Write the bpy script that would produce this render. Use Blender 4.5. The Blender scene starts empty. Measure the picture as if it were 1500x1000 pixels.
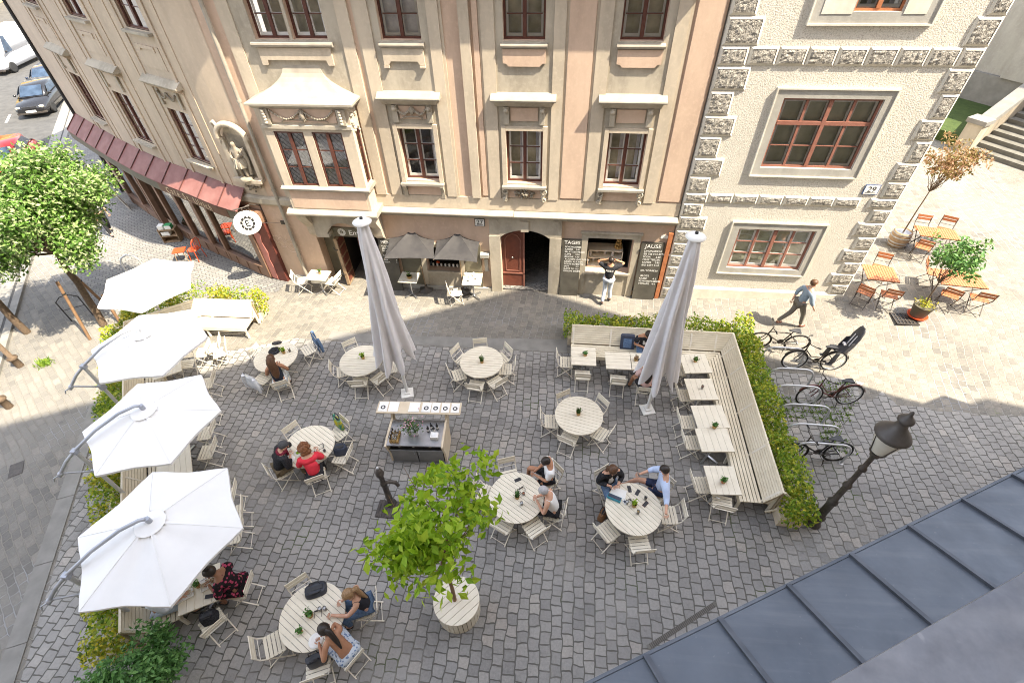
import bpy, bmesh, math, random
from mathutils import Vector, Matrix, Euler, noise as mnoise
R = math.radians
random.seed(7)
SC = bpy.context.scene
COL = SC.collection

# ---------------------------------------------------------------- camera
CAM_H = 10.74
F_PX, PITCH, ROLL, YAW = 719.16, R(44.536), R(-1.628), R(7.2)
_ct, _st, _cr, _sr = math.cos(PITCH), math.sin(PITCH), math.cos(ROLL), math.sin(ROLL)
_yaw = Matrix.Rotation(YAW, 3, 'Z')
C_F = _yaw @ Vector((0, _ct, -_st))
_r0, _u0 = Vector((1, 0, 0)), Vector((0, _st, _ct))
C_R = _yaw @ (_r0 * _cr + _u0 * _sr)
C_U = _yaw @ (_u0 * _cr - _r0 * _sr)
cam_d = bpy.data.cameras.new('camera')
cam = bpy.data.objects.new('camera', cam_d)
COL.objects.link(cam)
cam_d.sensor_width = 36.0
cam_d.lens = F_PX / 1500 * 36.0
cam_d.clip_start = 0.05
cam_d.clip_end = 600
m3 = Matrix((C_R, C_U, -C_F)).transposed()
cam.matrix_world = Matrix.Translation((0, 0, CAM_H)) @ m3.to_4x4()
SC.camera = cam

# ---------------------------------------------------------------- light
SUN_TO = Vector((0.66, -0.25, 1.0)).normalized()        # direction towards the sun
sun_d = bpy.data.lights.new('sun', 'SUN')
sun_d.energy = 3.1
sun_d.angle = R(0.53)
sun_d.color = (1.0, 0.89, 0.70)
sun = bpy.data.objects.new('sun', sun_d)
COL.objects.link(sun)
sun.rotation_euler = SUN_TO.to_track_quat('Z', 'Y').to_euler()
world = bpy.data.worlds.new('World')
SC.world = world
world.use_nodes = True
wn = world.node_tree
sky = wn.nodes.new('ShaderNodeTexSky')
sky.sky_type = 'NISHITA'
sky.sun_disc = False
sky.sun_elevation = math.asin(SUN_TO.z)
sky.sun_rotation = math.atan2(SUN_TO.x, SUN_TO.y)
sky.air_density = 1.0
sky.dust_density = 2.0
sky.ozone_density = 0.6
bg = wn.nodes['Background']
bg.inputs[1].default_value = 0.15
hs_ = wn.nodes.new('ShaderNodeHueSaturation')
hs_.inputs['Saturation'].default_value = 0.45
wn.links.new(sky.outputs[0], hs_.inputs['Color'])
wn.links.new(hs_.outputs[0], bg.inputs[0])
SC.view_settings.view_transform = 'Standard'
SC.view_settings.look = 'None'
SC.view_settings.gamma = 1.0
SC.view_settings.exposure = 2.25
SC.cycles.filter_width = 1.0
SC.cycles.max_bounces = 6
SC.cycles.diffuse_bounces = 4
SC.cycles.glossy_bounces = 3
SC.cycles.transparent_max_bounces = 8
SC.cycles.caustics_reflective = False
SC.cycles.caustics_refractive = False

# ---------------------------------------------------------------- where things stand
def ray(px, py):
    return C_F * F_PX + C_R * (px - 750) - C_U * (py - 500)
def gz(x, y):                                           # the square rises gently towards the right
    fx = max(0.0, min(1.0, (x + 8) / 7)) * 0.10 + max(0.0, x - 3.0) * 0.075
    fy = max(0.0, min(1.0, (y - 8.5) / 4.5))
    return min(1.0, fx * fy * fy * (3 - 2 * fy))
def at(px, py, z=0.0):                                  # point of the photograph on the level z
    d = ray(px, py)
    k = (z - CAM_H) / d.z
    return Vector((d.x * k, d.y * k, z))
def gat(px, py, dz=0.0):                                # same, above the rising ground
    p = at(px, py, dz)
    for _ in range(8):
        p = at(px, py, dz + gz(p.x, p.y))
    return p
def on_y(px, py, y):
    d = ray(px, py)
    k = y / d.y
    return Vector((d.x * k, y, CAM_H + d.z * k))

# ---------------------------------------------------------------- mesh helpers
class MB:
    def __init__(s): s.v = []; s.f = []; s.sm = []
    def add(s, vs, fs, smooth=False):
        b = len(s.v)
        s.v += [tuple(v) for v in vs]
        s.f += [tuple(i + b for i in f) for f in fs]
        s.sm += [smooth] * len(fs)
        return s
    def face(s, *p): return s.add(p, [tuple(range(len(p)))])
    def box(s, c, d, rz=0.0, m=None):
        c = Vector(c); h = Vector(d) * 0.5
        M = m if m is not None else Matrix.Rotation(rz, 3, 'Z')
        vs = [c + M @ Vector((sx * h.x, sy * h.y, sz * h.z)) for sz in (-1, 1) for sy in (-1, 1) for sx in (-1, 1)]
        return s.add(vs, [(0, 2, 3, 1), (4, 5, 7, 6), (0, 1, 5, 4), (2, 6, 7, 3), (0, 4, 6, 2), (1, 3, 7, 5)])
    def bar(s, a, b, w, h, up=(0, 0, 1)):
        a = Vector(a); b = Vector(b); d = (b - a)
        L = d.length
        if L < 1e-6: return s
        y = d / L; x = y.cross(Vector(up))
        if x.length < 1e-4: x = y.cross(Vector((1, 0, 0)))
        x.normalize(); z = x.cross(y)
        M = Matrix((x, y, z)).transposed()
        return s.box((a + b) / 2, (w, L, h), m=M)
    def tube(s, pts, r, n=8, r1=None, smooth=True, closed=False, cap=True):
        pts = [Vector(p) for p in pts]; N = len(pts)
        if isinstance(r, (list, tuple)): rs = list(r)
        else: rs = [r + ((r1 if r1 is not None else r) - r) * i / max(1, N - 1) for i in range(N)]
        vs = []; prev = None
        for i, p in enumerate(pts):
            if closed: t = pts[(i + 1) % N] - pts[i - 1]
            else: t = pts[min(i + 1, N - 1)] - pts[max(i - 1, 0)]
            if t.length < 1e-9: t = Vector((0, 0, 1))
            t.normalize()
            if prev is None:
                x = t.cross(Vector((0, 0, 1)))
                if x.length < 0.05: x = t.cross(Vector((1, 0, 0)))
            else: x = prev - t * prev.dot(t)
            x.normalize(); prev = x; y = t.cross(x)
            for k in range(n):
                a = 2 * math.pi * k / n
                vs.append(p + (x * math.cos(a) + y * math.sin(a)) * rs[i])
        fs = []
        for i in range(N if closed else N - 1):
            j = (i + 1) % N
            for k in range(n):
                l = (k + 1) % n
                fs.append((i * n + k, i * n + l, j * n + l, j * n + k))
        s.add(vs, fs, smooth)
        if cap and not closed:
            s.add(vs[:n], [tuple(range(n - 1, -1, -1))]); s.add(vs[-n:], [tuple(range(n))])
        return s
    def lathe(s, prof, n=16, c=(0, 0, 0), smooth=True, m=None):
        c = Vector(c); vs = []
        for r, z in prof:
            for k in range(n):
                a = 2 * math.pi * k / n
                v = Vector((r * math.cos(a), r * math.sin(a), z))
                vs.append(c + (m @ v if m is not None else v))
        fs = []
        for i in range(len(prof) - 1):
            for k in range(n):
                l = (k + 1) % n
                fs.append((i * n + k, i * n + l, (i + 1) * n + l, (i + 1) * n + k))
        s.add(vs, fs, smooth)
        if prof[0][0] > 1e-5: s.add(vs[:n], [tuple(range(n - 1, -1, -1))])
        if prof[-1][0] > 1e-5: s.add(vs[-n:], [tuple(range(n))])
        return s
    def prism(s, poly, fn, a, b):
        # poly: 2D points; fn(u, v, w) -> point; extruded from w=a to w=b
        n = len(poly)
        vs = [fn(u, v, a) for u, v in poly] + [fn(u, v, b) for u, v in poly]
        fs = [tuple(range(n - 1, -1, -1)), tuple(range(n, 2 * n))]
        fs += [(i, (i + 1) % n, n + (i + 1) % n, n + i) for i in range(n)]
        return s.add(vs, fs)
    def ball(s, c, r, n=10, m=6, sq=(1, 1, 1)):
        prof = []
        for i in range(m + 1):
            a = -math.pi / 2 + math.pi * i / m
            prof.append((max(1e-6, math.cos(a)) * r, math.sin(a) * r))
        b = len(s.v)
        s.lathe(prof, n)
        c = Vector(c)
        for i in range(b, len(s.v)):
            v = s.v[i]; s.v[i] = (c.x + v[0] * sq[0], c.y + v[1] * sq[1], c.z + v[2] * sq[2])
        return s
    def move(s, M, start=0):
        for i in range(start, len(s.v)): s.v[i] = tuple(M @ Vector(s.v[i]))
        return s

def obj(name, mb, mat, parent=None, smooth=None, recalc=True):
    me = bpy.data.meshes.new(name)
    me.from_pydata(mb.v, [], mb.f)
    if smooth is None: me.polygons.foreach_set('use_smooth', mb.sm)
    else: me.polygons.foreach_set('use_smooth', [smooth] * len(mb.f))
    if recalc:
        bm = bmesh.new(); bm.from_mesh(me)
        bmesh.ops.recalc_face_normals(bm, faces=bm.faces)
        bm.to_mesh(me); bm.free()
    if isinstance(mat, (list, tuple)):
        for m in mat: me.materials.append(m)
    else: me.materials.append(mat)
    me.update()
    o = bpy.data.objects.new(name, me)
    COL.objects.link(o)
    if parent: o.parent = parent
    return o
def tag(o, label=None, cat=None, group=None, kind=None):
    if label: o['label'] = label
    if cat: o['category'] = cat
    if group: o['group'] = group
    if kind: o['kind'] = kind
    return o
def thing(name, label, cat, loc=(0, 0, 0), rz=0.0, group=None):
    o = bpy.data.objects.new(name, None)
    o.empty_display_size = 0.2
    COL.objects.link(o)
    o.location = loc
    o.rotation_euler = (0, 0, rz)
    return tag(o, label, cat, group)
def struct(name, mb, mat, **k):
    return tag(obj(name, mb, mat, **k), kind='structure')
def copy_tree(o, label=None, loc=None, rz=None, group=None):
    c = o.copy(); COL.objects.link(c)
    for ch in list(o.children):
        d = ch.copy(); COL.objects.link(d); d.parent = c
        for g in list(ch.children):
            e = g.copy(); COL.objects.link(e); e.parent = d
    if label: c['label'] = label
    if loc is not None: c.location = loc
    if rz is not None: c.rotation_euler = (0, 0, rz)
    if group: c['group'] = group
    return c

# ---------------------------------------------------------------- materials
def new_mat(name):
    m = bpy.data.materials.new(name); m.use_nodes = True
    return m, m.node_tree, m.node_tree.nodes['Principled BSDF']
def nd(nt, t, **k):
    n = nt.nodes.new(t)
    for a, v in k.items(): setattr(n, a, v)
    return n
def ramp(nt, fac, stops):
    r = nd(nt, 'ShaderNodeValToRGB')
    e = r.color_ramp.elements
    while len(e) < len(stops): e.new(0.5)
    for i, (p, c) in enumerate(stops):
        e[i].position = p; e[i].color = (*c, 1) if len(c) == 3 else c
    nt.links.new(fac, r.inputs[0])
    return r.outputs[0]
def mixc(nt, fac, a, b, mode='MIX'):
    m = nd(nt, 'ShaderNodeMix', data_type='RGBA', blend_type=mode)
    for sock, v in ((m.inputs[0], fac), (m.inputs[6], a), (m.inputs[7], b)):
        if hasattr(v, 'is_output'): nt.links.new(v, sock)
        elif isinstance(v, (int, float)): sock.default_value = v
        else: sock.default_value = (*v, 1)
    return m.outputs[2]
def noise_out(nt, vec, scale, detail=4, rough=0.55):
    n = nd(nt, 'ShaderNodeTexNoise')
    n.inputs['Scale'].default_value = scale
    n.inputs['Detail'].default_value = detail
    n.inputs['Roughness'].default_value = rough
    nt.links.new(vec, n.inputs['Vector'])
    return n.outputs['Fac']
def bump(nt, bs, height, strength, dist=0.02):
    b = nd(nt, 'ShaderNodeBump')
    b.inputs['Strength'].default_value = strength
    b.inputs['Distance'].default_value = dist
    nt.links.new(height, b.inputs['Height'])
    nt.links.new(b.outputs[0], bs.inputs['Normal'])
def flat(name, col, col2=None, scale=6.0, rough=0.6, metal=0.0, bmp=0.0, bscale=40.0, spec=0.4, lo=0.35, hi=0.7, tint=False):
    m, nt, bs = new_mat(name)
    tc = nd(nt, 'ShaderNodeTexCoord').outputs['Object']
    bs.inputs['Roughness'].default_value = rough
    bs.inputs['Metallic'].default_value = metal
    bs.inputs['Specular IOR Level'].default_value = spec
    if col2 is not None:
        c = ramp(nt, noise_out(nt, tc, scale), [(lo, col), (hi, col2)])
        nt.links.new(c, bs.inputs['Base Color'])
    else: bs.inputs['Base Color'].default_value = (*col, 1)
    if bmp > 0: bump(nt, bs, noise_out(nt, tc, bscale, 3), bmp)
    return m
def plaster(name, col, stain, grain=0.25, gs=60.0):
    m, nt, bs = new_mat(name)
    tc = nd(nt, 'ShaderNodeTexCoord').outputs['Object']
    mp = nd(nt, 'ShaderNodeMapping'); mp.inputs['Scale'].default_value = (1, 1, 0.35)
    nt.links.new(tc, mp.inputs[0])
    n1 = noise_out(nt, mp.outputs[0], 1.7, 6, 0.65)
    n2 = noise_out(nt, tc, 9.0, 5, 0.6)
    c = ramp(nt, n1, [(0.36, stain), (0.6, col)])
    lite = tuple(min(1, x * 1.12) for x in col)
    c2 = mixc(nt, ramp(nt, n2, [(0.5, (0, 0, 0)), (0.75, (0.6, 0.6, 0.6))]), c, lite)
    nt.links.new(c2, bs.inputs['Base Color'])
    bs.inputs['Roughness'].default_value = 0.9
    bs.inputs['Specular IOR Level'].default_value = 0.2
    bump(nt, bs, noise_out(nt, tc, gs, 4, 0.6), grain, 0.01)
    return m
def roughcast(name, stops, scale, strength, dist):
    m, nt, bs = new_mat(name)
    tc = nd(nt, 'ShaderNodeTexCoord').outputs['Object']
    n = noise_out(nt, tc, scale, 3, 0.6)
    big = noise_out(nt, tc, 1.3, 4)
    c = ramp(nt, n, stops)
    c = mixc(nt, ramp(nt, big, [(0.35, (0.35,) * 3), (0.65, (0, 0, 0))]), c, tuple(x * 0.75 for x in stops[-1][1]))
    nt.links.new(c, bs.inputs['Base Color'])
    bs.inputs['Roughness'].default_value = 0.95
    bs.inputs['Specular IOR Level'].default_value = 0.15
    bump(nt, bs, n, strength, dist)
    return m
def cobble(name, stops, mortar, bw, rh, rz, ms=0.05, dist=0.035, moss=None, bstr=1.0, mos_lo=0.55):
    m, nt, bs = new_mat(name)
    tc = nd(nt, 'ShaderNodeTexCoord').outputs['Object']
    mp = nd(nt, 'ShaderNodeMapping'); mp.inputs['Rotation'].default_value = (0, 0, rz)
    nt.links.new(tc, mp.inputs[0])
    def distort(vec, sc, amt):
        nz = nd(nt, 'ShaderNodeTexNoise'); nz.inputs['Scale'].default_value = sc; nz.inputs['Detail'].default_value = 1
        nt.links.new(vec, nz.inputs['Vector'])
        v = nd(nt, 'ShaderNodeVectorMath', operation='MULTIPLY_ADD')
        nt.links.new(nz.outputs['Color'], v.inputs[0])
        v.inputs[1].default_value = (amt, amt, 0); nt.links.new(vec, v.inputs[2])
        return v.outputs[0]
    vec = distort(distort(mp.outputs[0], 0.4, 0.28), 4.5, dist * 2)
    br = nd(nt, 'ShaderNodeTexBrick')
    br.inputs['Color1'].default_value = (0, 0, 0, 1); br.inputs['Color2'].default_value = (1, 1, 1, 1)
    br.inputs['Mortar'].default_value = (0.5, 0.5, 0.5, 1)
    br.inputs['Scale'].default_value = 1.0
    br.inputs['Mortar Size'].default_value = rh * ms * 2
    br.inputs['Mortar Smooth'].default_value = 0.35
    br.inputs['Brick Width'].default_value = bw
    br.inputs['Row Height'].default_value = rh
    br.offset = 0.5; br.squash = 1.0
    nt.links.new(vec, br.inputs['Vector'])
    stone = ramp(nt, br.outputs['Color'], stops)
    fine = noise_out(nt, tc, 22.0, 5, 0.65)
    stone = mixc(nt, 0.55, stone, ramp(nt, fine, [(0.3, (0.35, 0.35, 0.35)), (0.7, (0.68, 0.68, 0.66))]), 'OVERLAY')
    big = noise_out(nt, tc, 0.55, 5, 0.6)
    stone = mixc(nt, 0.5, stone, ramp(nt, big, [(0.35, (0.36, 0.36, 0.37)), (0.65, (0.62, 0.61, 0.59))]), 'OVERLAY')
    dirt = noise_out(nt, tc, 0.22, 6, 0.62)
    stone = mixc(nt, ramp(nt, dirt, [(0.42, (0, 0, 0)), (0.62, (0.5, 0.5, 0.5))]), stone, tuple(x * 1.35 for x in stops[2][1]))
    mor = mixc(nt, ramp(nt, noise_out(nt, tc, 0.33, 4, 0.6), [(0.52, (0, 0, 0)), (0.60, (1, 1, 1))]), mortar, tuple(min(.28, x * 1.8) for x in mortar))
    stain = ramp(nt, noise_out(nt, tc, 3.1, 5, 0.7), [(0.62, (0, 0, 0)), (0.74, (0.5, 0.5, 0.5))])
    stone = mixc(nt, stain, stone, tuple(x * 0.45 for x in stops[0][1]))
    if moss:
        mor = mixc(nt, ramp(nt, noise_out(nt, tc, 0.8, 4), [(mos_lo, (0, 0, 0)), (mos_lo + 0.1, (1, 1, 1))]), mor, moss)
    c = mixc(nt, br.outputs['Fac'], stone, mor)
    nt.links.new(c, bs.inputs['Base Color'])
    bs.inputs['Roughness'].default_value = 0.75
    bs.inputs['Specular IOR Level'].default_value = 0.3
    inv = nd(nt, 'ShaderNodeMath', operation='MULTIPLY_ADD')
    nt.links.new(br.outputs['Fac'], inv.inputs[0]); inv.inputs[1].default_value = -1.0
    hh = nd(nt, 'ShaderNodeMath', operation='MULTIPLY'); nt.links.new(fine, hh.inputs[0]); hh.inputs[1].default_value = 0.35
    nt.links.new(hh.outputs[0], inv.inputs[2])
    bump(nt, bs, inv.outputs[0], bstr, 0.02)
    return m
def glassy(name, tint=(0.9, 0.95, 1.0), base=0.25):
    m = bpy.data.materials.new(name); m.use_nodes = True
    nt = m.node_tree; nt.nodes.clear()
    out = nd(nt, 'ShaderNodeOutputMaterial')
    tr = nd(nt, 'ShaderNodeBsdfTransparent'); tr.inputs[0].default_value = (*tint, 1)
    gl = nd(nt, 'ShaderNodeBsdfGlossy'); gl.inputs['Roughness'].default_value = 0.03
    fr = nd(nt, 'ShaderNodeFresnel'); fr.inputs[0].default_value = 1.5
    ad = nd(nt, 'ShaderNodeMath', operation='ADD'); ad.inputs[1].default_value = base
    mx = nd(nt, 'ShaderNodeMixShader')
    nt.links.new(fr.outputs[0], ad.inputs[0]); nt.links.new(ad.outputs[0], mx.inputs[0])
    nt.links.new(tr.outputs[0], mx.inputs[1]); nt.links.new(gl.outputs[0], mx.inputs[2])
    nt.links.new(mx.outputs[0], out.inputs[0])
    return m
def leafmat(name, c1, c2, c3, trans=0.35):
    # colour differs leaf by leaf (random per island)
    m, nt, bs = new_mat(name)
    g = nd(nt, 'ShaderNodeNewGeometry')
    c = ramp(nt, g.outputs['Random Per Island'], [(0.0, c1), (0.5, c2), (1.0, c3)])
    nt.links.new(c, bs.inputs['Base Color'])
    bs.inputs['Roughness'].default_value = 0.55
    bs.inputs['Specular IOR Level'].default_value = 0.35
    tl = nd(nt, 'ShaderNodeBsdfTranslucent'); nt.links.new(c, tl.inputs[0])
    mx = nd(nt, 'ShaderNodeMixShader'); mx.inputs[0].default_value = trans
    nt.links.new(bs.outputs[0], mx.inputs[1]); nt.links.new(tl.outputs[0], mx.inputs[2])
    nt.links.new(mx.outputs[0], nt.nodes['Material Output'].inputs[0])
    return m
def cloth(name, col, col2=None, pat=None, scale=30.0):
    m, nt, bs = new_mat(name)
    tc = nd(nt, 'ShaderNodeTexCoord').outputs['Object']
    bs.inputs['Roughness'].default_value = 0.9
    bs.inputs['Specular IOR Level'].default_value = 0.15
    if pat == 'flower':
        v = nd(nt, 'ShaderNodeTexVoronoi'); v.inputs['Scale'].default_value = scale
        nt.links.new(tc, v.inputs['Vector'])
        c = ramp(nt, v.outputs['Distance'], [(0.30, col2), (0.42, col)])
        nt.links.new(c, bs.inputs['Base Color'])
    elif col2: nt.links.new(ramp(nt, noise_out(nt, tc, scale), [(0.4, col), (0.6, col2)]), bs.inputs['Base Color'])
    else: bs.inputs['Base Color'].default_value = (*col, 1)
    bump(nt, bs, noise_out(nt, tc, 14, 3), 0.3, 0.02)
    return m
M = {}
M['setts'] = cobble('grey_setts', [(0.0, (0.19, 0.184, 0.18)), (0.25, (0.232, 0.225, 0.218)), (0.6, (0.262, 0.253, 0.244)), (0.85, (0.29, 0.278, 0.264)), (1.0, (0.335, 0.308, 0.282))],
                    (0.118, 0.112, 0.10), 0.205, 0.215, R(90), ms=0.028, dist=.045, moss=(0.085, 0.11, 0.045), mos_lo=0.6)
M['pale_setts'] = cobble('pale_jointed_setts', [(0.0, (0.135, 0.127, 0.115)), (0.35, (0.168, 0.157, 0.14)), (0.7, (0.19, 0.177, 0.157)), (1.0, (0.22, 0.20, 0.176))],
                         (0.26, 0.237, 0.20), 0.20, 0.20, R(90 + 5), ms=0.032, bstr=1.0, moss=(0.16, 0.17, 0.07), mos_lo=0.66)
M['flag_setts'] = cobble('large_pale_setts', [(0.0, (0.128, 0.123, 0.116)), (0.4, (0.158, 0.151, 0.141)), (0.75, (0.18, 0.171, 0.157)), (1.0, (0.205, 0.19, 0.173))],
                         (0.225, 0.209, 0.183), 0.27, 0.18, R(90 - 54), ms=0.036, bstr=1.0)
M['street_setts'] = cobble('small_street_setts', [(0.0, (0.15, 0.148, 0.15)), (0.5, (0.19, 0.187, 0.182)), (1.0, (0.24, 0.23, 0.215))],
                           (0.11, 0.107, 0.10), 0.22, 0.14, R(-35), ms=0.05, bstr=0.8)  # small setts along the street, dark by their own colour
M['stepstone'] = flat('grey_step_stone', (0.12, 0.115, 0.10), (0.17, 0.163, 0.145), 3, .85, bmp=.3, bscale=25)
M['slab'] = flat('granite_slab', (0.19, 0.183, 0.17), (0.245, 0.236, 0.22), 3.0, 0.8, bmp=0.15, bscale=60)
M['asphalt'] = flat('asphalt', (0.062, 0.061, 0.06), (0.09, 0.088, 0.085), 2.0, 0.9, bmp=0.2, bscale=120)
M['peach'] = plaster('peach_plaster', (0.57, 0.425, 0.325), (0.49, 0.36, 0.275))
M['cream'] = plaster('cream_plaster', (0.52, 0.445, 0.35), (0.42, 0.36, 0.285))
M['stone'] = plaster('weathered_stone', (0.44, 0.39, 0.315), (0.315, 0.28, 0.225))
M['dkstone'] = plaster('dark_weathered_stone', (0.36, 0.31, 0.245), (0.19, 0.165, 0.13), 0.5, 40)
M['buff'] = plaster('buff_plaster', (0.53, 0.43, 0.33), (0.45, 0.365, 0.28))
M['sheet'] = flat('pale_sheet_metal', (0.36, 0.325, 0.27), (0.27, 0.24, 0.20), 3, 0.6)
M['white_cast'] = roughcast('white_roughcast', [(0.30, (0.32, 0.285, 0.235)), (0.42, (0.53, 0.495, 0.43)), (0.54, (0.63, 0.595, 0.53)), (0.7, (0.67, 0.63, 0.55))], 34.0, 0.65, 0.016)
M['grey_cast'] = roughcast('grey_roughcast', [(0.36, (0.12, 0.11, 0.10)), (0.48, (0.27, 0.25, 0.22)), (0.58, (0.42, 0.39, 0.345)), (0.70, (0.50, 0.47, 0.42))], 36.0, .8, 0.02)
M['trim29'] = plaster('whitewashed_trim', (0.66, 0.62, 0.54), (0.56, 0.52, 0.44))
M['greytrim'] = plaster('grey_painted_trim', (0.40, 0.385, 0.35), (0.33, 0.315, 0.285))
M['brownframe'] = flat('dark_brown_window_paint', (0.085, 0.03, 0.022), (0.12, 0.045, 0.03), 8, 0.45)
M['redframe'] = flat('red_brown_window_paint', (0.30, 0.135, 0.10), (0.25, 0.105, 0.075), 8, 0.45)
M['whitesash'] = flat('white_sash_paint', (0.82, 0.80, 0.74), (0.76, 0.74, 0.68), 6, 0.5)
M['glass'] = glassy('window_glass', (0.97, 0.98, 1.0), base=0.05)
M['skyglass'] = glassy('reflecting_window_glass', base=0.40)
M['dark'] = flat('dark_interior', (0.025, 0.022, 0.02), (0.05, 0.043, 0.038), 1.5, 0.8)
M['midint'] = flat('dim_interior', (0.22, 0.20, 0.11), (0.60, 0.54, 0.38), 1.8, 0.8)
M['blind'] = flat('cream_blinds', (0.50, 0.50, 0.36), (0.30, 0.31, 0.20), 2.4, .8)
M['curtain'] = flat('net_curtain_and_reflection', (0.80, 0.78, 0.78), (0.62, 0.60, 0.63), 9, 0.9)
M['doorwood'] = flat('brown_painted_door', (0.17, 0.055, 0.035), (0.13, 0.045, 0.03), 6, 0.4)
M['oldwood'] = flat('worn_wood', (0.34, 0.24, 0.15), (0.24, 0.16, 0.10), 8, 0.7)
M['board'] = flat('blackboard', (0.055, 0.05, 0.042), (0.10, 0.092, 0.075), 2.2, 0.8)
M['chalk'] = flat('chalk', (0.85, 0.84, 0.80), rough=0.95)
M['olive'] = flat('olive_grey_paint_and_shade', (0.115, 0.105, 0.075), (0.16, 0.145, 0.105), 3, 0.7)
M['creamwood'] = flat('cream_painted_wood', (0.76, 0.70, 0.575), (0.69, 0.63, 0.51), 5, 0.55, bmp=0.05)
M['creammetal'] = flat('cream_painted_metal', (0.76, 0.71, 0.61), (0.70, 0.64, 0.54), 9, 0.45)
M['benchback'] = flat('tan_bench_backing', (0.40, 0.32, 0.21), (0.33, 0.26, 0.165), 4, .8)  # darker tan puts the shade of the slat gaps into the colour
M['benchwood'] = flat('cream_bench_slats', (0.75, 0.675, 0.525), (0.67, 0.595, 0.45), 3.5, 0.6, bmp=0.05)
M['steel'] = flat('brushed_steel', (0.55, 0.56, 0.58), (0.42, 0.43, 0.45), 4, 0.32, metal=0.9)
M['galv'] = flat('galvanised_tube', (0.55, 0.56, 0.58), (0.62, 0.63, 0.65), 4, 0.45, metal=0.55)
M['greypole'] = flat('grey_lacquered_tube', (0.36, 0.38, 0.43), (0.42, 0.44, 0.49), 5, 0.35, metal=0.3)
M['iron'] = flat('dark_cast_iron', (0.06, 0.052, 0.047), (0.10, 0.085, 0.073), 12, 0.5, metal=0.3)
M['black'] = flat('black_paint', (0.02, 0.02, 0.022), (0.035, 0.035, 0.038), 10, 0.45)
M['rubber'] = flat('black_rubber', (0.018, 0.018, 0.018), rough=0.8)
M['canvas'] = flat('white_canvas', (0.86, 0.86, 0.86), (0.81, 0.81, 0.81), 1.6, 0.9, bmp=0.30, bscale=4.5, lo=.3, hi=.62)
_nt = M['canvas'].node_tree; _tl = nd(_nt, 'ShaderNodeBsdfTranslucent'); _tl.inputs[0].default_value = (.75, .74, .72, 1)
_mx = nd(_nt, 'ShaderNodeMixShader'); _mx.inputs[0].default_value = .12
_nt.links.new(_nt.nodes['Principled BSDF'].outputs[0], _mx.inputs[1]); _nt.links.new(_tl.outputs[0], _mx.inputs[2]); _nt.links.new(_mx.outputs[0], _nt.nodes['Material Output'].inputs[0])
M['seam'] = flat('canvas_seam', (0.76, 0.757, 0.75), rough=.9)
M['greycanvas'] = flat('pale_grey_canvas', (0.72, 0.70, 0.71), (0.66, 0.64, 0.65), 2.5, 0.9, bmp=0.05, bscale=150)
M['darkcanvas'] = flat('charcoal_canvas', (0.038, 0.036, 0.038), (0.055, 0.052, 0.052), 4, 0.85)
def tin(name, c1, c2, c3, k=1.0):
    m, nt, bs = new_mat(name)
    tc = nd(nt, 'ShaderNodeTexCoord').outputs['Object']
    mp = nd(nt, 'ShaderNodeMapping'); mp.inputs['Rotation'].default_value = (0, 0, R(63)); mp.inputs['Scale'].default_value = (.35, 5, 1)
    nt.links.new(tc, mp.inputs[0])
    c = ramp(nt, noise_out(nt, tc, 1.1 * k, 6, .65), [(.3, c1), (.68, c2)])
    c = mixc(nt, ramp(nt, noise_out(nt, mp.outputs[0], 2.2, 5, .6), [(.5, (0, 0, 0)), (.75, (.45, .45, .45))]), c, c3)
    c = mixc(nt, ramp(nt, noise_out(nt, tc, 34, 2, .5), [(.70, (0, 0, 0)), (.76, (.5, .5, .5))]), c, c3)
    nt.links.new(c, bs.inputs['Base Color'])
    bs.inputs['Metallic'].default_value = .25
    nt.links.new(ramp(nt, noise_out(nt, tc, 4, 5), [(.3, (.36,) * 3), (.7, (.58,) * 3)]), bs.inputs['Roughness'])
    bump(nt, bs, noise_out(nt, tc, 1.9, 4), .45, .05)
    return m
M['tinroof'] = tin('blue_grey_tin', (0.065, 0.078, 0.10), (0.105, 0.118, 0.14), (0.155, 0.163, 0.178))
M['sillmetal'] = tin('pale_weathered_metal', (0.10, 0.108, 0.13), (0.20, 0.205, 0.225), (0.27, 0.27, 0.28), 9.0)
M['redtin'] = flat('faded_red_tin', (0.19, 0.075, 0.065), (0.26, 0.125, 0.11), 2.2, 0.65)
M['bark'] = flat('bark', (0.15, 0.105, 0.07), (0.085, 0.06, 0.042), 18, 0.9, bmp=0.6, bscale=40)
M['stake'] = flat('wooden_stake', (0.26, 0.155, 0.085), (0.18, 0.105, 0.06), 9, 0.8, bmp=0.2)
M['lime'] = leafmat('pale_tree_leaves', (0.045, 0.115, 0.015), (0.15, 0.285, 0.045), (0.46, 0.50, 0.28), 0.35)
M['bright'] = leafmat('bright_green_leaves', (0.14, 0.27, 0.012), (0.29, 0.46, 0.022), (0.48, 0.60, 0.06), 0.45)
M['shrub'] = leafmat('dark_shrub_leaves', (0.045, 0.12, 0.03), (0.105, 0.25, 0.06), (0.21, 0.39, 0.12), 0.35)
M['hedge'] = leafmat('yellow_green_hedge_leaves', (0.09, 0.19, 0.015), (0.27, 0.38, 0.035), (0.56, 0.56, 0.07), 0.4)
M['hedgegold'] = leafmat('golden_hedge_leaves', (0.10, 0.17, 0.015), (0.42, 0.41, 0.04), (0.70, 0.58, 0.06), 0.35)
M['copper'] = leafmat('copper_green_leaves', (0.14, 0.13, 0.03), (0.30, 0.20, 0.09), (0.50, 0.30, 0.20), 0.35)
M['herb'] = leafmat('herb_leaves', (0.05, 0.11, 0.02), (0.09, 0.18, 0.03), (0.15, 0.25, 0.06), 0.3)
M['grass'] = leafmat('grass_blades', (0.10, 0.20, 0.02), (0.17, 0.29, 0.03), (0.3, 0.38, 0.06), 0.3)
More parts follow.
